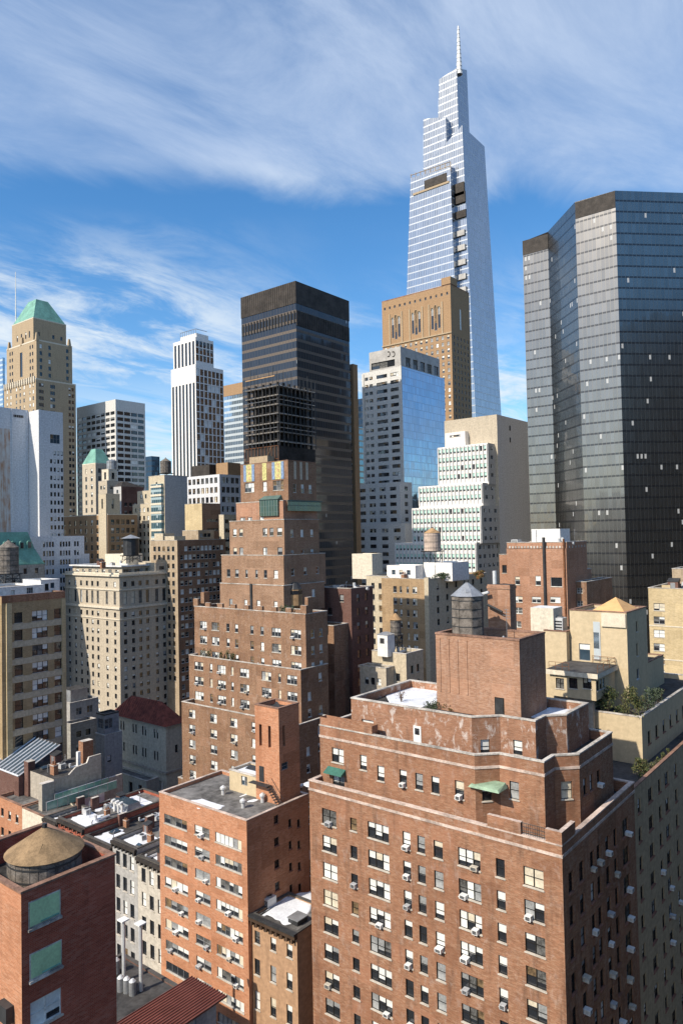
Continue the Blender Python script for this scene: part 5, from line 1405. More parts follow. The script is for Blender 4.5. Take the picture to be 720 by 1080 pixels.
K.vol(rect(pk[0], pk[1], pk[2], pk[3]), z - .6, pk[4], 'beige_stone', {0: grid(pk[3] - pk[2], 7, 2.0, pk[4] - 1.6, 3, 1, 1.3, 'pair', 'white'), 1: grid(pk[1] - pk[0], 5, 3.4, pk[4] - 1.6, 3, 1, 1.5, 'triple', 'light')}, par=.15, cop='roof_white', roof='roof_white', ch=.5, ro=.9, wallname='penthouse_wall')
nr = onY(164, 594, y0 + .02); nr2 = onY(187, 594, y0 + .02)
K.vol(rect(nr.x, x1 - .02, y0 + .02, y1 - 4), z - .6, nr.z, 'beige_stone', {1: grid(x1 - nr.x, 2, 2.2, nr.z - 1.8, 3, 1, 1.3, 'pair', 'dark', .5, .5)}, par=.4, cop='cream_stone')
a = onX(111, 585, x0 + 10); b_ = onX(133, 585, x0 + 10)
K.vol(rect(x0 + 10, x0 + 17, b_.y, a.y), pk[4] - .2, a.z + .3, 'cream_stone', par=.2, cop=None, roof='roof_white', wallname='roof_house_wall')
K.close(100)


# ---------------------------------------------------------------- middle-distance jumble on the left
pt = simple('apartment_building', 'beige tower house with a small green pyramid roof, in front of the white slab tower', fit(101, 489, 370, 87, 118), 'beige_stone', WL(2, 1.6, 8, 3.5, 4.0, 2.4), WL(3, 1.6, 8, 3.5, 4.0, 2.4), par=0, cop='cream_stone', ch=.5)
x0, x1, y0, y1, z = pt.f; m = MB(); P = onX(102, 474, (x0 + x1) / 2)
a, b_ = (x0 + x1) / 2, (y0 + y1) / 2
m.hull([(x0, y1, z + .51), (x0, y0, z + .51), (x1, y0, z + .51), (x1, y1, z + .51)], [(a - 2, b_ + 2, P.z), (a - 2, b_ - 2, P.z), (a + 2, b_ - 2, P.z), (a + 2, b_ + 2, P.z)], 'green_copper'); pt.part('pyramid_roof', m); pt.close()
pt = simple('apartment_building', 'pale stone roof block with an arched opening beside the small green pyramid', fit(113, 507, 335, 104, 127), 'beige_stone', WL(2, 1.4, 6, 3, 3.6), WL(2, 1.6, 6, 3, 3.6), par=.5)
x0, x1, y0, y1, z = pt.f
pt.vol(rect(x0 + 1.5, x1 - 1, y0 + 1, y1 - .5), z - .5, z + 5.5, 'cream_stone', {0: [Wn((y1 - y0 - 1.5) * .5, z + 2.5, 1.6, 3.4, 'slot', 'deep')], 1: [Wn(2.5, z + 2.5, 1.6, 3.0, 'slot', 'deep')]}, par=0, cop='cream_stone', wallname='roof_house_wall'); pt.close()
pt = simple('apartment_building', 'charcoal building with a sloping roof end between the pale blocks', fit(128, 513, 325, 120, 152), 'grey_wall', WL(1, 1.4, 8), WL(4, 1.4, 8, 8, 3.6), par=0, cop=None, fm={1: 'brick_plum'})
x0, x1, y0, y1, z = pt.f; m = MB(); m.hull([(x0, y1, z + .01), (x0, y0, z + .01), (x1, y0, z + .01), (x1, y1, z + .01)], [(x0 + 3, y1 - 1, z + 2.5), (x0 + 3, y0 + 3, z + 2.5), (x1 - 7, y0 + 3, z + 2.5), (x1 - 7, y1 - 1, z + 2.5)], 'mech_dark'); pt.part('slope_roof', m); pt.close()
pt = simple('apartment_building', 'brown building with arched upper windows and a slim sunlit tower at its corner', fit(114, 543, 300, 64, 145), 'brown_stone', WL(8, 1.6, 7, 3.0, 3.5, 2.2, skip=None), WL(5, 1.6, 7, 3.0, 3.5, 2.2), par=.6, cop='cream_stone', ch=.4)
x0, x1, y0, y1, z = pt.f
tz_ = onX(110, 521, x0 - .6).z; ta = onX(104, 530, x0 - .6).y; tb = onX(112, 530, x0 - .6).y
pt.vol(rect(x0 - .6, x0 + 6, tb, ta), 0, tz_, 'warm_beige', {0: [Wn((ta - tb) * .5, tz_ - 4, 1.1, 4.0, 'slot', 'deep')], 1: [Wn(3.2, tz_ - 4, 1.2, 4.0, 'slot', 'deep')]}, par=.4, cop='cream_stone', wallname='tower_wall'); pt.close()
pt = simple('apartment_building', 'sunlit buff stepped building beside the teal glass bay', fit(160, 531, 312, 140, 163), 'warm_beige', WL(4, 1.3, 11, 2.6, 3.5, 1.9), None, par=.6)
x0, x1, y0, y1, z = pt.f
pt.vol(rect(x0 + 2, x1 + 2, y0 + .6, onX(145, 518, x0 + 2).y), z - .6, onX(150, 518, x0 + 2).z, 'warm_beige', {0: grid(onX(145, 518, x0 + 2).y - y0 - .6, 3, 1.3, onX(150, 518, x0 + 2).z - 2.4, 3, 1, 1.9)}, par=.4); pt.close()
pt = simple('apartment_building', 'building with a blank grey party wall and a teal glass bay on its sunlit front', fit(173.5, 501, 300, 157, 197.5), 'warm_beige', WL(1, 1.1, 1, 3.5), None, par=.5, fm={1: 'grey_wall'}, roof='tar_grey')
x0, x1, y0, y1, z = pt.f; Pb0, Pb1 = onX(159.5, 511, x0 - 1), onX(170.5, 511, x0 - 1); m = MB()
m.box(x0 - 1.2, x0 - .01, Pb1.y, Pb0.y, 20, Pb0.z, 'curtain_teal'); pt.part('glass_bay', m)
m = MB()
for k in range(14): m.box(x0 - 1.35, x0 - .01, Pb1.y - .1, Pb0.y + .1, Pb0.z - .3 - 3.6 * k - 1.2, Pb0.z - .3 - 3.6 * k - .35, 'cream_stone')
pt.part('bay_spandrel', m); pt.close()
pt = simple('low_building', 'small tan brick cube with two strip windows in its shaded side', fit(213, 531, 280, 195, 232.5), 'brick_yellow', None, lambda Lw, z: [Wn(Lw * .55, z - 6.5 - 3.6 * k, Lw * .6, 1.1, 'six', 'dark') for k in range(2)], par=.4, fm={1: 'brick_mid'}); pt.close()  # sunlit face coloured pale, shaded face given a darker brick
pt = simple('apartment_building', 'dusty brown apartment house with many windows behind the beige hotel-like block', fit(187, 570, 254, 159, 238), 'brick_buff', WL(5, 1.4, 16, 3, 3.0, 1.8, st='dark'), WL(11, 1.4, 18, 3, 3.0, 1.8, st='white', skip=lambda i, j: (i * 7 + j * 3) % 11 == 0), par=.8, fm={1: 'brick_brown'}, roof='tar_grey')  # light put into the walls: yellowish lit front, browner shaded side
x0, x1, y0, y1, z = pt.f
for k, (pa, pb_, py) in enumerate(((163, 172, 566), (174, 184, 569))):
    a, b_ = onX(pa, py, x0 + 3), onX(pb_, py, x0 + 3); pt.vol(rect(x0 + 3, x0 + 8, b_.y, a.y), z - .8, a.z + 1, 'warm_beige', par=0, cop='cream_stone', wallname='roof_house_wall')
pt.vol(rect(x0 + 12, x1 - 3, y0 + 3, y1 - 3), z - .8, z + 3.4, 'brick_buff', {1: grid(x1 - x0 - 15, 6, 1.6, z + 1.6, 3, 1, 1.5)}, par=.4, wallname='roof_house_wall')
pt.close(100)
simple('low_building', 'buff low block with ribbon windows right of the tan brick cube', fit(236, 543, 272, 231, 252), 'warm_beige', None, lambda Lw, z: grid(Lw, 3, 2.6, z - 2.5, 3.4, 5, 1.6, 'triple', 'dark'), par=.4).close()

# red-tiled house
x0, x1, y0, y1, z = fit(175, 766, 172, 120, 193)
Ih = Building('church_house', 'grey stone house with narrow paired windows under a dark red tiled hip roof', ((x0 + x1) / 2, (y0 + y1) / 2, 0))
Lw = y1 - y0
wl = [Wn(Lw * u + s_ * .55, z - 2.4 - 5.2 * j, .6, 2.3, 'slot', 'dark') for u in (.18, .42, .60, .82) for s_ in (-1, 1) for j in range(2)] + [Wn(Lw * u, z - 15.5, 1.5, 4.5, 'slot', 'deep') for u in (.15, .35, .55, .75, .9)]
Ih.vol(rect(x0, x1, y0, y1), 0, z, 'grey_green', {0: wl, 1: [Wn((x1 - x0) * .6, z - 6, .8, 2, 'single', 'dark')]}, par=0, cop=None)
m = MB(); ring(m, rect(x0, x1, y0, y1), z - .35, z - .02, .45, .05, 'grey_stone'); ring(m, rect(x0, x1, y0, y1), z - 11.2, z - 10.7, .3, .05, 'grey_stone'); Ih.part('cornice', m)
m = MB(); e = .6; zr_ = z + 4.6; mid = (x0 + x1) / 2
m.hull([(x0 - e, y1 + e, z), (x0 - e, y0 - e, z), (x1 + e, y0 - e, z), (x1 + e, y1 + e, z)], [(mid, y1 - 4, zr_), (mid, y0 + 5, zr_), (mid + .3, y0 + 5, zr_), (mid + .3, y1 - 4, zr_)], 'tile_red')
for k in range(26):
    y = y0 - e + (y1 - y0 + 2 * e) * (k + .5) / 26; t = min(1, (y - y0 + e) / 5.6, (y1 + e - y) / 4.6)
    m.bar((x0 - e, y, z + .05), (x0 - e + (mid - x0 + e) * t, y, z + .05 + 4.6 * t), .09, 'tile_red')
Ih.part('tile_roof', m)
Ih.vol(rect(x0 - 3.5, x0 - .02, y0 + 3, y1 - 2), 0, z - 12.5, 'grey_green', {0: [Wn((Lw - 5) * u, z - 15.8, 1.5, 4.0, 'slot', 'deep') for u in (.15, .38, .62, .85)]}, par=.4, roof='tar_grey')
Ih.close()

# grey painted block with the glazed stair tower
pt = simple('low_building', 'grey painted building stepping down beside the yellow-brick house', fit(74, 742, 190, 60, 104), 'greywash', None, lambda Lw, z: grid(Lw, 2, 1.6, z - 2.5, 3.3, 6, 1.8, 'pair', 'light', 1, 1), par=.6, roof='tar_grey')
x0, x1, y0, y1, z = pt.f
pt.vol(rect(x0 - 2, x1 - 3, y0 - 3.5, y0 - .02), 0, z - 4.5, 'grey_stone', {1: grid(x1 - x0 - 1, 2, 1.4, z - 7.5, 3.3, 5, 1.7)}, par=.5, roof='tar_grey')
pt.vol(rect(x0 + 2, x0 + 7, y0 + 3, y0 + 8), z - .6, z + 2.6, 'metal_grey', par=0, cop=None, wallname='roof_house_wall'); pt.close()
st_ = simple('stair_tower', 'white-washed stair tower with a glazed cabin on top', fit(110.5, 776, 165, 101, 129), 'greywash', None, lambda Lw, z: [Wn(Lw * .25, z - 5.5, 1.0, 1.6)], par=0, cop='coping')
x0, x1, y0, y1, z = st_.f
st_.vol(rect(x0 + .25, x1 - .6, y0 + .3, y1 - .1), z + .141, z + 4.4, 'frame_grey', {0: [Wn((y1 - y0 - .4) * .5, z + 2.4, (y1 - y0) * .6, 2.2, 'triple', 'light')], 1: grid(x1 - x0 - .9, 2, 2.0, z + 2.4, 3, 1, 2.2, 'pair', 'light', .3, .3)}, par=0, cop='metal_dark', wallname='cabin_wall', ch=.3); st_.close()

# rowhouses along the far side of the street, and what stands behind them
XF = 66.0
zF = onX(168, 912, XF).z
ys = [yB1 + .03] + [onX(px, 900, XF).y for px in (145, 119, 90, 62, 47, 24, -2)]
mats_ = ['town_cream', 'greywash', 'brick_plum', 'brick_dark', 'grey_stone', 'cream_stone', 'brick_orange']
offs = [0, .9, -.4, .6, -.3, 0, 1.0]
labs = ['weathered cream town house with tall dark windows beside the orange brick block', 'pale grey town house with a bracketed cornice, second from the orange brick block', 'dark town house with roof snow between party walls, third from the orange brick block', 'maroon brick town house half hidden behind the tan conical tank roof', 'narrow grey town house just behind the tan tank cone', 'small white rendered house with a blank gable at the left', 'small orange brick house with arched windows at the left edge']
HOUSES = []
for k in range(7):
    ya, yb = ys[k], ys[k + 1] - .03; zz_ = zF + offs[k] if k < 5 else onX(24, 851, XF).z + (0 if k == 6 else -.2)
    h = Building('town_house', labs[k], (XF + 8, (ya + yb) / 2, 0), group=None)
    n = 2 if yb - ya < 5 else 3
    ws = []
    if k != 5: ws = grid(yb - ya, n, 1.0, zz_ - 2.6, 3.5, 6, 2.2 if k < 5 else 1.6, 'single', 'dark', .5, .5)
    else: ws = [Wn((yb - ya) * .25, zz_ - 5.5, 1.0, 2.0)]
    h.vol(rect(XF, XF + (17 + (k % 3) if k < 4 else 7), ya, yb), 0, zz_, mats_[k], {0: ws}, par=.5, cop='coping_dark' if k < 5 else 'coping_brown', roof='tar_grey' if k != 2 else 'tar')
    if k < 5:
        m = MB(); m.box(XF - .5, XF - .02, ya + .05, yb - .05, zz_ - .5, zz_ - .05, 'mech_dark')
        for q_ in range(7): m.box(XF - .45, XF - .02, ya + .3 + q_ * (yb - ya - .6) / 6 - .1, ya + .3 + q_ * (yb - ya - .6) / 6 + .1, zz_ - 1.0, zz_ - .51, 'mech_dark')
        h.part('cornice', m)
    ch = MB()
    ch.box(XF + 6, XF + 7.4, yb - .55, yb + .02, zz_ - .5, zz_ + 1.5, 'brick_plum', top='coping'); h.part('chimney', ch)
    if k in (1, 3):
        sk = MB(); sk.hull([(XF + 9, yb - 1, zz_ - .5), (XF + 9, ya + 1.5, zz_ - .5), (XF + 12, ya + 1.5, zz_ - .5), (XF + 12, yb - 1, zz_ - .5)], [(XF + 9.4, yb - 1.3, zz_ + .6), (XF + 9.4, ya + 1.8, zz_ + .6), (XF + 11.6, ya + 1.8, zz_ + .6), (XF + 11.6, yb - 1.3, zz_ + .6)], 'metal_grey', 'glass_blue'); h.part('skylight', sk)
    h.close(); HOUSES.append((ya, yb, zz_))
# second row
Xg = 90.0
def block(name, label, pxa, pya, pxb, X, depth, mat, roof='tar_grey', wins=None, top=None, par=.4, cop='coping', extra=None):
    a, b_ = onX(pxa, pya, X), onX(pxb, pya, X)
    bb = Building(name, label, (X + depth / 2, (a.y + b_.y) / 2, 0)); zz_ = a.z if top is None else top
    bb.vol(rect(X, X + depth, b_.y, a.y), 0, zz_, mat, {0: grid(a.y - b_.y, wins[0], 1.2, zz_ - 2.4, 3.2, 4, 1.7) if wins else []}, par=par, cop=cop, roof=roof)
    if extra: extra(bb, X, X + depth, b_.y, a.y, zz_)
    bb.close(); return X, X + depth, b_.y, a.y, zz_
rz = HOUSES[3][2] - .5; ry = pg_y = at(57, 822, 131).y - 3.4
rt = thing('glass_railing', 'green glass railing fencing a roof terrace among the snowy town houses', 'railing', (XF + 8, ry, rz))
for (xa, xb, yy) in ((XF + 1, XF + 15, ry), (XF + 4, XF + 15, ry + 2.6)):
    m = MB(); m.box(xa, xb, yy - .05, yy + .05, rz + .1, rz + 1.5, 'glass_green'); m.build('glass_panel', rt, (XF + 8, ry, rz))
    m = MB()
    for k in range(8): m.box(xa + (xb - xa) * k / 7 - .05, xa + (xb - xa) * k / 7 + .05, yy - .08, yy + .08, rz, rz + 1.6, 'metal_grey')
    m.bar((xa, yy, rz + 1.55), (xb, yy, rz + 1.55), .06, 'metal_light'); m.build('post', rt, (XF + 8, ry, rz))
g1 = (XF, XF + 17, *HOUSES[3])
def gable(bb, x0, x1, y0, y1, z):
    m = MB()
    for y, s_ in ((y0 - .02, 1),):
        pr = [(x0, z - 8), (x1, z - 8), (x1, z + 2.2), (x1 - 2.5, z + 2.2), (x1 - 3.0, z + 1.2), (x0 + (x1 - x0) * .45, z + 1.0), (x0, z - 2.2)]
        m.face([(x, y, zz_) for x, zz_ in pr], 'stucco'); m.face([(x, y + .4, zz_) for x, zz_ in pr][::-1], 'stucco')
        for (a, b_), (c, d) in zip(pr, pr[1:] + pr[:1]): m.face([(a, y, b_), (a, y + .4, b_), (c, y + .4, d), (c, y, d)], 'coping')
    bb.part('gable_wall', m)
    m = MB(); m.box(x0 + 4, x0 + 8.2, y0 - 3.2, y0 - .1, z - 8, z - 3.6, 'metal_light'); m.box(x0 + 5.6, x0 + 8.4, y0 - 2.6, y0 - .8, z - 3.59, z - 3.2, 'metal_grey'); bb.part('cooling_unit', m)
    m = MB(); m.box(x0 - 2.4, x0 - .1, y0 - .3, y0 + .9, z - 8, z - .2, 'stucco', top='coping'); bb.part('party_wall', m); m = MB(); m.box(x1 + .02, x1 + 5, y0 + .5, y0 + 1, z - 8, z - 3.0, 'stucco', top='coping'); bb.part('party_wall', m)
    m = MB(); m.box(x0 + 8, x0 + 10.2, y0 + 3.5, y0 + 5, z - 1, z + 4.2, 'brick_red', top='coping'); m.box(x0 + 6, x0 + 6.6, y0 + 2, y0 + 2.6, z, z + 3, 'white_paint'); bb.part('chimney', m)
pg = at(57, 822, 131)
ga = Building('low_building', 'grey stucco building with a curved blank gable and a big pale cooling unit against it', (pg.x + 6, pg.y + 4, 0))
gx1 = onY(107, 808, pg.y).x
ga.vol(rect(pg.x, gx1, pg.y, pg.y + 9), 0, pg.z, 'stucco', {}, par=0, cop=None, roof='tar')
gable(ga, pg.x, gx1, pg.y, pg.y + 9, pg.z); ga.close()
# glazed studio roof
pa = at(20, 829, 136); 
gs = Building('studio_building', 'studio house with a sloping striped glass roof at the left edge', (pa.x + 4, pa.y + 6, 0))
gx0, gx1, gy0 = pa.x, onY(58, 800, pa.y).x + 1.5, pa.y; gy1 = gy0 + 13; zlo, zhi = pa.z + 1.8, pa.z + 5.6
m = MB(); m.box(gx0, gx1, gy0, gy1, 0, zlo - .02, 'brick_plum', False); gs.part('wall', m)
m = MB(); m.hull([(gx0, gy1, zlo), (gx0, gy0, zlo), (gx1, gy0, zlo), (gx1, gy1, zlo)], [(gx1 - .4, gy1, zhi), (gx1 - .4, gy0, zhi), (gx1, gy0, zhi), (gx1, gy1, zhi)], 'glass_blue'); gs.part('glass_roof', m)
m = MB()
for k in range(11):
    y = gy0 + (gy1 - gy0) * k / 10; m.bar((gx0, y, zlo + .08), (gx1 - .4, y, zhi + .08), .16, 'metal_light')
m.bar((gx0, gy0, zlo), (gx0, gy1, zlo), .2, 'metal_light'); m.bar((gx1 - .4, gy0, zhi), (gx1 - .4, gy1, zhi), .2, 'metal_dark'); gs.part('glazing_bar', m)
m = MB(); m.box(gx0 + 1, gx0 + 2.4, gy0 - 1.6, gy0 - .1, 0, zlo + 2.6, 'brick_plum', top='coping'); gs.part('chimney', m); gs.close()
block('low_building', 'low flat-roofed annex between the cooling unit and the red-tiled house', 108, 846, 168, 101, 16, 'stucco', roof='tar', par=.5)
block('low_building', 'low back building with a dark roof behind the snowy town houses', -20, 838, 46, 98, 10, 'brick_plum', roof='tar', wins=(3,), par=.6)
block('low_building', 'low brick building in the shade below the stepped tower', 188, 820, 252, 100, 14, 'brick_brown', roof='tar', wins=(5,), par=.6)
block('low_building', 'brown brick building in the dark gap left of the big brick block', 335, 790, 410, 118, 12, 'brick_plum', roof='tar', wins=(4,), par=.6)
block('low_building', 'flat-roofed building filling the court right of the beige block', 560, 742, 640, 112, 20, 'brick_buff', roof='tar_grey', wins=(5,), par=.6)
lowb = at(128, 1050, 82)
lb = Building('low_building', 'dark low roof by the street holding pale gas cylinders, beside the tank house', (lowb.x, lowb.y, 0))
lb.vol(rect(lowb.x - 8, lowb.x + 5, lowb.y - 6, lowb.y + 7), 0, lowb.z, 'brick_plum', par=.2, cop='coping_dark', roof='tar'); lb.close()

# ---------------------------------------------------------------- water tanks
def water_tank(label, c, r, h, leg, cone, bm, rm, zbase, hoops=4, n=20, overhang=.12, legm='metal_dark', group='roof water tanks'):
    t = thing('water_tank', label, 'water tank', (c[0], c[1], zbase), group); o = (c[0], c[1], zbase)
    z0 = zbase + leg
    m = MB(); k = n
    for i in range(k):     # staves
        a0, a1 = 2 * math.pi * i / k, 2 * math.pi * (i + .93) / k; am = 2 * math.pi * (i + .5) / k
        A, B_ = (c[0] + r * math.cos(a0), c[1] + r * math.sin(a0)), (c[0] + r * math.cos(a1), c[1] + r * math.sin(a1))
        m.face([(*A, z0), (*B_, z0), (*B_, z0 + h), (*A, z0 + h)], bm)
    m.cyl(c, r * .985, r * .985, z0, z0 + h, bm, k); m.face([(c[0] + r * math.cos(-2 * math.pi * i / k), c[1] + r * math.sin(-2 * math.pi * i / k), z0) for i in range(k)], bm)
    m.build('barrel', t, o)
    for j in range(hoops): m = MB(); ring(m, [(c[0] + r * math.cos(2 * math.pi * i / k), c[1] + r * math.sin(2 * math.pi * i / k)) for i in range(k)], z0 + h * (j + .5) / hoops - .05, z0 + h * (j + .5) / hoops + .05, .04, .01, 'metal_dark'); m.build('hoop', t, o)
    m = MB(); m.cyl(c, r + overhang, .15, z0 + h, z0 + h + cone, rm, k); m.face([(c[0] + (r + overhang) * math.cos(-2 * math.pi * i / k), c[1] + (r + overhang) * math.sin(-2 * math.pi * i / k), z0 + h) for i in range(k)], rm)
    m.cyl(c, .18, .18, z0 + h + cone - .1, z0 + h + cone + .25, 'metal_dark', 6)
    roof = m.build('roof', t, o)
    am = math.pi * 1.2; sl_ = Vector((-math.cos(am) * r, -math.sin(am) * r, cone)).normalized(); sd_ = Vector((math.sin(am), -math.cos(am), 0)); nn = sd_.cross(sl_)
    if nn.z < 0: nn = -nn
    base = Vector((c[0] + math.cos(am) * r * .62, c[1] + math.sin(am) * r * .62, z0 + h + cone * .40)); hm = MB(); hs_ = r * .17
    q4 = [base + sd_ * a * hs_ + sl_ * b * hs_ for a, b in ((-1, -1), (1, -1), (1, 1), (-1, 1))]; A_ = (q4[1] - q4[0]).cross(q4[2] - q4[1])
    if A_.z < 0: q4.reverse()
    hm.hull([p - nn * .1 for p in q4], [p + nn * .06 for p in q4], rm); hm.build('hatch', roof, o)
    if leg > .3:
        s_ = r * .78
        for sx in (-1, 1):
            for sy in (-1, 1):
                lm = MB(); lm.bar((c[0] + sx * s_ * 1.08, c[1] + sy * s_ * 1.08, zbase), (c[0] + sx * s_, c[1] + sy * s_, z0), .14, legm); lm.build('leg', t, o)
        lm = MB()
        for sx, sy, tx, ty in ((-1, -1, -1, 1), (-1, -1, 1, -1), (1, 1, -1, 1), (1, 1, 1, -1)):
            lm.bar((c[0] + sx * s_ * 1.06, c[1] + sy * s_ * 1.06, zbase + leg * .15), (c[0] + tx * s_, c[1] + ty * s_, z0 - leg * .1), .06, legm); lm.bar((c[0] + sx * s_, c[1] + sy * s_, z0 - leg * .1), (c[0] + tx * s_ * 1.06, c[1] + ty * s_ * 1.06, zbase + leg * .15), .06, legm)
        for k2 in (.5,):
            for sx, sy, tx, ty in ((-1, -1, -1, 1), (-1, -1, 1, -1), (1, 1, -1, 1), (1, 1, 1, -1)): lm.bar((c[0] + sx * s_ * 1.04, c[1] + sy * s_ * 1.04, zbase + leg * k2), (c[0] + tx * s_ * 1.04, c[1] + ty * s_ * 1.04, zbase + leg * k2), .08, legm)
        for k2 in range(6): lm.box(c[0] - r, c[0] + r, c[1] - r + k2 * r * .4 - .08, c[1] - r + k2 * r * .4 + .08, z0 - .25, z0 - .01, legm)
        lm.build('brace', t, o)
    return t


Pd = at(40, 915, 47.6)
zt_ = zD - 1.6
water_tank('tank with a broad tan conical roof, sunk in the dark brick tank house', (xD0 + 3.2, yD0 + 3.0), 2.3, 2.4, 0, 1.45, 'wood_old', 'cone_tan', zt_, 3, 28, .2)
pa_ = at(493.5, 672, 84); wt_ = water_tank('large grey slatted tank with a pointed metal roof on the big brick block', (pa_.x, pa_.y), 1.85, 4.9, .2, 1.5, 'wood_old', 'metal_grey', bz - .7, 5, 8, .15)
po = at(456.5, 604, 200); water_tank('pale pink-white tank with an orange cone roof on a tall steel frame', (po.x, po.y), 2.3, 4.9, po.z and 7.0, 1.4, 'wood_pale', 'wood_tan', po.z - 1.0, 3)
ps = at(417.5, 683, 157); water_tank('small dark tank with a wooden cone roof above the small buff building', (ps.x, ps.y), 1.15, 3.2, 3.4, 1.4, 'wood_old', 'wood_tan', ps.z - .6, 3, 14, .25)
pk_ = at(138.5, 592, 252); water_tank('tall dark steel tank with a blue-grey roof on the beige block', (pk_.x, pk_.y), 2.6, 5.8, 2.6, 1.3, 'metal_dark', 'metal_grey', pk_.z - .5, 3, 12, .9)
pj = at(9.5, 617, 164); water_tank('old grey wooden tank on the white roof house at the left edge', (pj.x, pj.y), 2.15, 5.8, 2.5, 1.6, 'wood_old', 'wood_old', Pw.z - .3, 5)
py_ = at(175, 500, 318); water_tank('distant grey tank on the building with the teal glass bay', (py_.x, py_.y), 2.4, 5.0, .4, 1.6, 'wood_old', 'wood_old', py_.z, 3, 14)
pz_ = at(118.5, 497, 345); water_tank('distant round tank beside the small green pyramid', (pz_.x, pz_.y), 2.5, 4.0, .8, .8, 'metal_grey', 'metal_grey', pz_.z, 2, 14)

# brick flue stack beside the big tank
ck = onX(537, 617, 80.0); cl = onX(513.5, 617, 80.0)
fs = Building('flue_stack', 'plain brick flue stack with metal ducts, right of the big slatted tank', (81, ck.y + 1, bz - .7), 'chimney')
m = MB(); m.box(80, 81.6, ck.y, cl.y, bz - 3, ck.z, 'brick_bulkhead', top='tar'); m.box(79.93, 81.67, ck.y - .07, cl.y + .07, ck.z - .5, ck.z - .2, 'brick_bulkhead'); fs.part('stack', m)
m = MB(); m.path([(79.4, cl.y + .9, bz), (79.4, cl.y + .9, ck.z - 1.3), (79.4, cl.y - .5, ck.z - .9)], .2, 'metal_light'); m.path([(79.5, cl.y - .2, ck.z - 2.4), (79.5, ck.y + .8, ck.z - 3.2)], .16, 'metal_dark'); m.cyl((80.8, cl.y - .6), .25, .25, ck.z, ck.z + 1.6, 'metal_light', 10); fs.part('duct', m)

# ---------------------------------------------------------------- roof clutter
def vent(c, h, r, label, group, mat='metal_light'):
    m = MB(); m.cyl(c, r * .6, r * .6, c[2], c[2] + h * .7, mat, 10); m.cyl(c, r, r, c[2] + h * .6, c[2] + h * .8, mat, 10); m.cyl(c, r, .1, c[2] + h * .8, c[2] + h, mat, 10)
    o = m.build('roof_vent', None, c); o.location = c
    return tag(o, label, 'vent', group)
for px, py in ((235.5, 838), (256.5, 852), (277, 846)):
    P = onZ(px, py, zB - .45); vent(tuple(P), 1.3, .45, 'squat pale roof vent on the flat roof of the orange brick block', 'vents on the orange brick block')
def hvac(P, sx, sy, sz, label, group=None, mat='metal_light', fan=True):
    m = MB(); x, y, z = P
    m.box(x - sx / 2, x + sx / 2, y - sy / 2, y + sy / 2, z + .15, z + sz, mat)
    for a in (-.8, .8): m.box(x - sx / 2 + .05, x + sx / 2 - .05, y + a * sy / 2 - .08, y + a * sy / 2 + .08, z, z + .15, 'metal_dark')
    t = thing('cooling_unit', label, 'cooling unit', tuple(P), group); m.build('casing', t, P)
    m = MB()
    for k in range(4): m.box(x - sx / 2 - .02, x - sx / 2 - .001, y - sy / 2 + .1, y + sy / 2 - .1, z + .3 + k * (sz - .5) / 4, z + .3 + (k + .55) * (sz - .5) / 4, 'metal_dark')
    m.build('grille', t, P)
    if fan:
        m = MB(); m.cyl((x, y), min(sx, sy) * .36, min(sx, sy) * .36, z + sz, z + sz + .18, 'metal_grey', 12, capm='metal_dark'); m.build('fan', t, P)
    return t
for px, py, d, s_, lab in ((283, 955, 97, 1.0, 'pale cooling unit at the back of the snowy brown town house roof'), ):
    P = onZ(px, py, zC - .25); hvac(tuple(P), 1.6, 1.4, 1.2, lab)
hd = [((300, 968), zC - .25, 2.2, 1.2, .5, 'flat roof hatch on the snowy brown town house')]
P = onZ(314, 972, zC - .25); m = MB(); m.box(P.x - .9, P.x + .9, P.y - .8, P.y + .8, P.z, P.z + .6, 'metal_dark'); m.box(P.x - 1, P.x + 1, P.y - .9, P.y + .9, P.z + .6, P.z + .7, 'metal_grey'); tag(m.build('roof_hatch'), 'low dark roof hatch by the snow on the brown town house', 'roof hatch')
# twisted white ducts above the town houses
m = MB(); P = onZ(125, 857, HOUSES[0][2] + .2)
for k in range(3):
    y = P.y + (k - 1) * 1.1; m.path([(P.x, y, P.z), (P.x, y, P.z + 1.6), (P.x - .3, y - .4, P.z + 2.1), (P.x - .9, y - .5, P.z + 2.0)], .22, 'white_paint', 8)
tag(m.build('exhaust_duct', None, tuple(P)), 'bent white exhaust ducts standing on the town house roofs', 'duct').location = P
for k, (px, py) in enumerate(((123, 1020), (127.5, 1039), (134, 1040.5), (140, 1043))):
    P = at(px, py + 4, 80); m = MB(); zc = lowb.z - .2
    P = onZ(px, py + 6, zc); m.cyl(P, .40, .40, P.z, P.z + 1.5, 'metal_grey', 14); m.cyl(P, .40, .15, P.z + 1.5, P.z + 1.75, 'metal_light', 14)
    o = m.build('gas_cylinder', None, tuple(P)); o.location = P; tag(o, 'pale upright cylinder in the dark yard beside the dark brick tank house', 'gas cylinder', 'cylinders beside the tank house')
for px, py, h in ((131, 1035, 7), (149, 1045, 7.5)):
    P = onZ(px, py, lowb.z - .2); m = MB(); m.bar(tuple(P), (P.x, P.y, P.z + h), .22, 'metal_light', 8); m.box(P.x - .5, P.x + .5, P.y - .5, P.y + .5, P.z + h, P.z + h + .15, 'white_paint')
    o = m.build('exhaust_pipe', None, tuple(P)); o.location = P; tag(o, 'tall pale exhaust pipe rising from the dark yard by the pale town house', 'exhaust pipe', 'pipes in the dark yard')
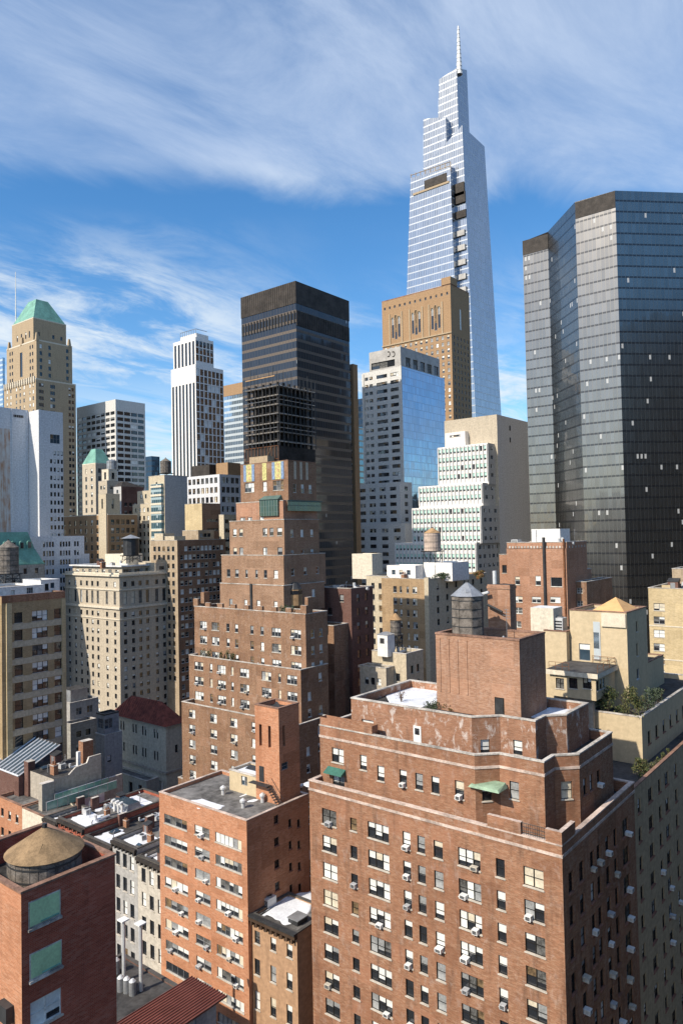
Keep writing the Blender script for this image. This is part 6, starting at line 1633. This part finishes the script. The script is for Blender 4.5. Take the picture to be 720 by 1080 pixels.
# plant on the buff roofs
P = at(407, 684, 153); m = MB(); m.box(P.x - 1.3, P.x + 1.3, P.y - 1.3, P.y + 1.3, P.z - 1.5, P.z + 3.0, 'white_paint'); m.box(P.x - 1.32, P.x - 1.301, P.y - .5, P.y + .6, P.z + 1.2, P.z + 2.3, 'metal_dark'); m.hull([(P.x - 1.4, P.y + 1.4, P.z + 3), (P.x - 1.4, P.y - 1.4, P.z + 3), (P.x + 1.4, P.y - 1.4, P.z + 3), (P.x + 1.4, P.y + 1.4, P.z + 3)], [(P.x - .4, P.y + .4, P.z + 3.5), (P.x - .4, P.y - .4, P.z + 3.5), (P.x + .4, P.y - .4, P.z + 3.5), (P.x + .4, P.y + .4, P.z + 3.5)], 'metal_grey')
tag(m.build('vent_housing', None, tuple(P)), 'white box-shaped vent housing left of the tank with the wooden cone roof', 'vent housing').location = P
for px, py, z_, s_, lab in ((548, 662, 0, 0, ''),):
    pass
P = onX(590, 655, cW.x + 2.0); hvac((P.x, P.y, cW.z - .4), 1.8, 1.5, 2.2, 'pale cooling unit between the beige penthouse and its white roof box', None, 'metal_light')
P = onX(650, 714, s1); hvac((s1 + .6, v0_ - .5, zS - 2.6), .9, .7, .8, 'small wall-hung condenser at the corner of the sun room', None, 'white_paint', False)

# small plant scattered over the roofs
CM = {}
def clutter_mesh(kind):
    if kind in CM: return CM[kind]
    m = MB()
    if kind == 'roof_vent':
        m.cyl((0, 0), .2, .2, 0, .9, 'metal_light', 8); m.cyl((0, 0), .36, .05, .85, 1.2, 'metal_grey', 8)
    elif kind == 'vent_pipe':
        m.bar((0, 0, 0), (0, 0, 1.6), .09, 'metal_grey', 6); m.bar((0, 0, 1.6), (.35, 0, 1.75), .09, 'metal_grey', 6)
    elif kind == 'skylight':
        m.box(-.9, .9, -.6, .6, 0, .35, 'coping_dark'); m.hull([(-.85, .55, .35), (-.85, -.55, .35), (.85, -.55, .35), (.85, .55, .35)], [(-.6, .05, .75), (-.6, -.05, .75), (.6, -.05, .75), (.6, .05, .75)], 'glass_blue')
    elif kind == 'cooling_unit':
        m.box(-.8, .8, -.6, .6, .15, 1.15, 'metal_light'); m.box(-.7, .7, -.5, -.3, 0, .15, 'metal_dark'); m.box(-.7, .7, .3, .5, 0, .15, 'metal_dark'); m.cyl((0, 0), .45, .45, 1.15, 1.25, 'metal_dark', 10)
        for k in range(4): m.box(-.82, -.801, -.5, .5, .3 + k * .2, .4 + k * .2, 'metal_dark')
    elif kind == 'roof_hatch':
        m.box(-.7, .7, -.9, .9, 0, 1.9, 'brick_plum'); m.hull([(-.8, 1, 1.9), (-.8, -1, 1.9), (.8, -1, 1.9), (.8, 1, 1.9)], [(-.8, 1, 2.0), (-.8, -1, 2.0), (.8, -1, 2.5), (.8, 1, 2.5)], 'metal_dark'); m.box(-.72, -.701, -.4, .4, 0, 1.7, 'metal_grey')
    elif kind == 'antenna':
        m.bar((0, 0, 0), (0, 0, 3.2), .035, 'metal_grey'); [m.bar((-.5 + .08 * k, 0, 2.2 + .3 * k), (.5 - .08 * k, 0, 2.2 + .3 * k), .02, 'metal_grey') for k in range(4)]
    elif kind == 'duct':
        m.path([(0, -1.6, .4), (0, 1.2, .4), (.0, 1.5, .7), (0, 1.5, 1.4)], .28, 'metal_light', 8); m.box(-.2, .2, -1.2, -1.0, 0, .3, 'metal_dark'); m.box(-.2, .2, .6, .8, 0, .3, 'metal_dark')
    elif kind == 'chimney':
        m.box(-.45, .45, -.7, .7, 0, 1.9, 'brick_red'); m.box(-.52, .52, -.77, .77, 1.7, 1.85, 'coping'); [m.cyl((0, -.35 + .7 * k), .16, .13, 1.9, 2.4, 'rust', 8) for k in range(2)]
    CM[kind] = m.mesh(kind)
    return CM[kind]
WORDS = {'roof_vent': 'mushroom roof vent', 'vent_pipe': 'thin bent vent pipe', 'skylight': 'low ridged skylight', 'cooling_unit': 'square cooling unit with a round fan', 'roof_hatch': 'brick stair hatch with a sloping lid', 'antenna': 'spindly aerial', 'duct': 'round metal duct', 'chimney': 'stubby brick chimney'}
rc_ = random.Random(21)
def scatter(x0, x1, y0, y1, z, n, where, sc=1.0, kinds=('roof_vent', 'vent_pipe', 'cooling_unit', 'duct', 'skylight', 'roof_hatch', 'antenna', 'chimney'), avoid=()):
    put = []; k = 0
    while len(put) < n and k < 300:
        k += 1
        x, y = rc_.uniform(x0 + 1.2, x1 - 1.2), rc_.uniform(y0 + 1.2, y1 - 1.2)
        if any(abs(x - a) < 2.0 * sc and abs(y - b) < 2.0 * sc for a, b in put) or any(a - 1 < x < b and c - 1 < y < d for a, b, c, d in avoid): continue
        put.append((x, y)); kind = kinds[len(put) % len(kinds)]
        o = bpy.data.objects.new(kind, clutter_mesh(kind)); COL.objects.link(o); o.location = (x, y, z); o.rotation_euler.z = rc_.choice((0, math.pi / 2)); s_ = sc * rc_.uniform(.8, 1.2); o.scale = (s_, s_, s_)
        tag(o, WORDS[kind] + ' on ' + where, kind.replace('_', ' '), WORDS[kind] + 's on ' + where)
for k, w in enumerate(('the cream town house roof', 'the pale grey town house roof', 'the dark town house roof', 'the maroon town house roof')):
    ya, yb, zz_ = HOUSES[k]; scatter(XF, XF + 16, ya, yb, zz_ - .5, 10, w, .75)
scatter(pg.x, gx1, pg.y + 1, pg.y + 9, pg.z, 9, 'the grey stucco gable building', .9)
scatter(101, 117, onX(168, 846, 101).y, onX(108, 846, 101).y, onX(108, 846, 101).z - .5, 12, 'the dark annex roof', 1.0)
def roofof(b, d=.9): x0, x1, y0, y1, z = b.f; return x0, x1, y0, y1, z - d
scatter(*roofof(O), 9, 'the brown building under the white tank', 1.3)
scatter(*roofof(S2, .9), 4, 'the small buff building', .9)
scatter(*roofof(N1), 4, 'the narrow dark brick building', 1.1)
scatter(*roofof(Pb, .8), 7, 'the red brick building with the frieze', 1.3, ('cooling_unit', 'duct', 'roof_vent', 'antenna'))
scatter(*roofof(Rb), 6, 'the pale yellow apartment house', 1.2)
scatter(K.loc[0] - 18, K.loc[0] + 18, K.loc[1] - 14, K.loc[1] + 14, pk[4] - .1, 7, 'the beige hotel-like block', 1.3)
scatter(q0_, q1_, r0_, r1_, zT - .4, 4, 'the beige penthouse', .8, ('cooling_unit', 'roof_vent', 'vent_pipe'), avoid=[(q0_ + .5, q0_ + 8, -99, 999)])
scatter(bx0, bx1, by0, by1, bz - .7, 3, 'the brick bulkhead', .9, ('vent_pipe', 'roof_vent', 'antenna'), avoid=[(pa_.x - 2, pa_.x + 3, pa_.y - 2, pa_.y + 3)])
scatter(tx1 + .5, xB1 - 1, yB0 + 1, yB1 - 1, zB - .45, 5, 'the orange brick block', 1.0)
for (fx, nm) in ((f2, 'the wide terrace'), (f1, 'the lower terrace')):
    scatter(fx[0] + .3, fx[0] + 3.0, fx[2], fx[3], fx[4] - .9, 5, nm + ' of the stepped tower', .8, ('cooling_unit', 'roof_vent', 'skylight'))

# snow patches
def snow(pts, z, seed=1, mat='snow'):
    r = random.Random(seed); W_ = [onZ(px, py, z) for px, py in pts]; e = []
    for i in range(len(W_)):
        a, b_ = W_[i], W_[(i + 1) % len(W_)]
        for k in range(5):
            p = a.lerp(b_, k / 5); e.append((p.x + r.uniform(-.22, .22), p.y + r.uniform(-.22, .22)))
    A_ = sum(e[i - 1][0] * e[i][1] - e[i][0] * e[i - 1][1] for i in range(len(e)))
    if A_ < 0: e.reverse()
    m = MB(); lo = [(*p, z + .015) for p in e]
    I = inset(e, .12); hi = [(*p, z + .08) for p in I]
    m.hull(lo, hi, mat)
    o = m.build('snow'); o['kind'] = 'stuff'
    return o
zA2r, zBr = z2 - .9, zB - .45
snow([(404, 728), (430, 724), (461, 727), (461, 741), (440, 747), (412, 744)], zA2r, 1)
snow([(556, 756), (578, 746), (600, 748), (596, 757), (575, 760)], zA2r, 2)
snow([(192, 845), (212, 843), (236, 850), (228, 856), (205, 852)], zBr, 3)
snow([(270, 968), (300, 946), (328, 940), (330, 952), (322, 970), (300, 976), (283, 965)], zC - .25, 4)
snow([(318, 828), (330, 822), (350, 822), (335, 833)], at(330, 826, 118).z, 5)
for k, (ya, yb, zz_) in enumerate(HOUSES[:5]):
    m = MB(); z = zz_ - .5
    def sp(xa, xb, sd_):
        r = random.Random(sd_); n = 10; pts = []
        for i in range(n): pts.append((XF + xa + (xb - xa) * i / n, ya + .5 + r.uniform(0, .5)))
        for i in range(n): pts.append((XF + xb - (xb - xa) * i / n + r.uniform(-.3, .3), yb - .6 - r.uniform(0, .7)))
        mm = MB(); mm.prism(pts, z + .01, z + .07, 'snow'); o = mm.build('snow'); o['kind'] = 'stuff'
    sp(1.0, 5.2, k); sp(8.0 if k % 2 else 11, 15, k + 20)
sn = MB(); sn.prism([(XF + 5, ry + .5), (XF + 12, ry + .4), (XF + 11, ry + 2.2), (XF + 6, ry + 2)], rz + .08, rz + .15, 'snow'); o = sn.build('snow'); o['kind'] = 'stuff'

r5 = random.Random(8)
def drift(x, y, z, rx, ry):
    n = 14; pts = []; ph = r5.uniform(0, 6)
    for i in range(n):
        a = 2 * math.pi * i / n; k = .75 + .25 * math.sin(2 * a + ph) + r5.uniform(-.18, .18); pts.append((x + rx * k * math.cos(a), y + ry * k * math.sin(a)))
    m = MB(); m.hull([(*p, z + .01) for p in pts], [(*p, z + .05) for p in inset(pts, .08)], 'snow'); o = m.build('snow'); o['kind'] = 'stuff'
for k in range(5):
    ya, yb, zz_ = HOUSES[k]
    for q_ in range(4): drift(XF + r5.uniform(1, 15 if k < 4 else 6), r5.uniform(ya + .8, yb - .8), zz_ - .5 + .07 * (q_ == 0), r5.uniform(.6, 1.6), r5.uniform(.3, .8))
ay0, ay1 = onX(168, 846, 101).y, onX(108, 846, 101).y
for q_ in range(9): drift(r5.uniform(102, 116), r5.uniform(ay0 + 1, ay1 - 1), onX(108, 846, 101).z - .5, r5.uniform(.6, 2.2), r5.uniform(.4, 1.3))
for q_ in range(4): drift(r5.uniform(XB + 1, xB1 - 2), r5.uniform(yB0 + 1, yB1 - 1), zBr, r5.uniform(.5, 1.3), r5.uniform(.3, .7))

# ---------------------------------------------------------------- terrace planting
plain('leaf_dark', (.045, .07, .025), .7, var=.4, sc=3); plain('leaf_olive', (.13, .13, .05), .7, var=.35, sc=3); plain('leaf_grey', (.10, .13, .09), .7, var=.35, sc=3); plain('leaf_rust', (.22, .10, .04), .8, var=.3, sc=3); plain('twig', (.10, .07, .05), .9)
def shrub(P, rx, ry, h, label, mats, n=900, leaf=.13, seed=1, stem=True, group=None):
    r = random.Random(seed); t = thing('shrub', label, 'shrub', tuple(P), group); m = MB()
    cl = [(r.uniform(-.75, .75), r.uniform(-.75, .75), r.uniform(.15, .92), r.uniform(.22, .42)) for _ in range(16)]
    for k in range(n):
        cx, cy, cz, cr2 = r.choice(cl); f = (1.12 - .6 * cz)
        v = Vector((r.gauss(0, 1), r.gauss(0, 1), r.gauss(0, 1))).normalized() * r.uniform(.5, 1) * cr2
        p = Vector((P[0] + (cx * f + v.x) * rx, P[1] + (cy * f + v.y) * ry, P[2] + max(.02, (cz + v.z * .6)) * h))
        a = Vector((r.uniform(-1, 1), r.uniform(-1, 1), r.uniform(-.3, 1))).normalized(); b_ = a.orthogonal().normalized() * leaf * r.uniform(.6, 1.3); c_ = a.cross(b_) * .8
        m.face([p - b_ * .6, p + c_ * .5, p + b_, p - c_ * .5], r.choice(mats))
    m.build('foliage', t, P)
    m = MB()
    for k in range(7): m.bar((P[0], P[1], P[2]), (P[0] + r.uniform(-.7, .7) * rx, P[1] + r.uniform(-.7, .7) * ry, P[2] + h * r.uniform(.5, .9)), .03, 'twig')
    m.build('stem', t, P)
    return t
zt1 = c1.z - .7
ye_ = yQ1 + .8
def terr(px, py, X=None): return onZ(px, py, zt1)
P = onX(639, 752, c1.x + .9); shrub((P.x, P.y, zt1), 1.6, 2.3, 4.0, 'dark evergreen bush hanging over the terrace edge below the sun room', ['leaf_dark', 'leaf_dark', 'leaf_olive'], 1500, .16, 3)
P = onX(665, 744, c1.x + .9); shrub((P.x, P.y, zt1), 1.6, 2.2, 4.2, 'olive-green evergreen hedge at the corner of the planted terrace', ['leaf_dark', 'leaf_olive', 'leaf_olive'], 1500, .16, 4)
for k, px in enumerate((683, 693)):
    P = onY(px, 738 - 8 * k, yQ1 + .9); shrub((P.x, P.y, zt1), 1.9, 1.0, 3.2 - .6 * k, ('silvery grey-green bush beside the olive hedge', 'last grey-green bush at the far end of the planted terrace')[k], ['leaf_grey', 'leaf_grey', 'leaf_dark'], 900, .14, 5 + k)
zt0_ = zq - 1.0
P = onY(654, 804, yQ + 1.6); P = onZ(652, 812, zt0_); shrub((max(P.x, xq0 + 1.2), yQ + 2.0, zt0_), 1.5, 1.2, 2.2, 'drooping yellow-green bush in the gap behind the big brick block', ['leaf_olive', 'leaf_olive', 'leaf_dark'], 1100, .14, 9)
for k in range(6):
    shrub((xq0 + 5.5 + k * 2.4, yQ + .8, zt0_), .8, .45, 1.35, 'low potted bush along the lower terrace parapet of the beige block', ['leaf_dark', 'leaf_olive'], 260, .11, 20 + k, group='potted bushes along the beige terrace')
P = onX(423, 741, X2 + 4); P = onZ(423, 741, zA2r); shrub((P.x, P.y, zA2r + .05), 1.0, 1.0, 1.5, 'bare reddish twiggy bush standing in the roof snow', ['twig', 'leaf_rust'], 260, .07, 31)
P = onZ(458, 748, zA2r); shrub((P.x, P.y, zA2r), 1.6, 1.1, 1.1, 'green planter bush on the roof deck by the brick bulkhead', ['leaf_dark', 'leaf_grey'], 500, .12, 32)
P = onZ(474, 749, zA2r); shrub((P.x, P.y, zA2r), .9, .9, .9, 'rusty brown dry bush beside the green planter on the roof deck', ['leaf_rust', 'leaf_olive'], 320, .11, 33)
P = at(505, 606, 196); shrub((P.x, P.y, P.z - 1.2), 3.2, 2.2, 2.2, 'rusty orange hedge on the brown building behind the slatted tank', ['leaf_rust', 'leaf_olive'], 600, .3, 34)
P = at(466, 607, 194); shrub((P.x, P.y, P.z - 1.0), 4.0, 2.0, 1.8, 'green terrace bushes under the white tank frame', ['leaf_dark', 'leaf_grey'], 600, .3, 35)
for k, (px, py, zz_, X_) in enumerate(((214, 694, f1[4] - .9, f1[0] + 1.2), (221, 695, f1[4] - .9, f1[0] + 1.2), (233, 697, f1[4] - .9, f1[0] + 1.2), (241, 698, f1[4] - .9, f1[0] + 1.2), (246, 700, f1[4] - .9, f1[0] + 1.2))):
    P = onX(px, py, X_); shrub((P.x, P.y, zz_), .7, .8, 2.3 + .5 * (k % 2), 'dark terrace shrub on the ledge of the stepped brick tower', ['leaf_dark', 'leaf_dark', 'leaf_olive'], 260, .16, 40 + k, group='shrubs on the stepped tower ledge')
for k, (px, py) in enumerate(((297, 642), (302, 641), (308, 642))):
    P = onX(px, py, f2[0] + 1.6); shrub((P.x, P.y, f2[4] - .9), .8, .9, 2.2, 'dark shrub on the crenellated upper terrace of the stepped tower', ['leaf_dark', 'leaf_grey'], 260, .16, 50 + k, group='shrubs on the upper terrace of the stepped tower')

# roof deck furniture on the big block
def bench(P, rz, label):
    t = thing('bench', label, 'bench', tuple(P), None, rz)
    m = MB()
    for k in range(4): m.box(-.9, .9, -.25 + k * .13, -.14 + k * .13, .42, .47, 'wood_tan')
    m.build('seat', t); m = MB()
    for k in range(3): m.box(-.9, .9, .28, .32, .55 + k * .14, .66 + k * .14, 'wood_tan')
    m.build('backrest', t)
    for s_ in (-1, 1):
        m = MB(); m.box(s_ * .8 - .04, s_ * .8 + .04, -.22, .28, 0, .42, 'wood_tan'); m.box(s_ * .8 - .04, s_ * .8 + .04, .24, .30, .42, .98, 'wood_tan'); m.build('leg', t)
P = onZ(488, 748, zA2r); bench(P, -1.57, 'wooden bench nearest the planters on the roof deck of the big block')
P = onZ(505, 750, zA2r); bench(P, -1.57, 'wooden bench nearer the black roof door of the big block')

# unseen city blocks added beyond the frame, mirrored in glass and blocking low sky
rc = MB()
for x, y, w, d, h in ((165, -150, 90, 60, 178), (60, -190, 70, 60, 120), (250, -170, 60, 60, 140), (470, 70, 60, 70, 82), (560, -60, 80, 80, 100), (420, -80, 70, 60, 74), (-90, 150, 50, 60, 60), (-160, 60, 60, 60, 80), (-60, -140, 60, 60, 70), (640, 40, 90, 60, 130), (116, -28, 36, 30, 22), (154, -26, 30, 26, 38), (186, -22, 40, 24, 36), (30, -60, 40, 60, 62)):
    rc.box(x, x + w, y, y + d, 0, h, 'unseen_city_wall', False, 'tar_grey')
o = rc.build('unseen_city'); o['kind'] = 'stuff'
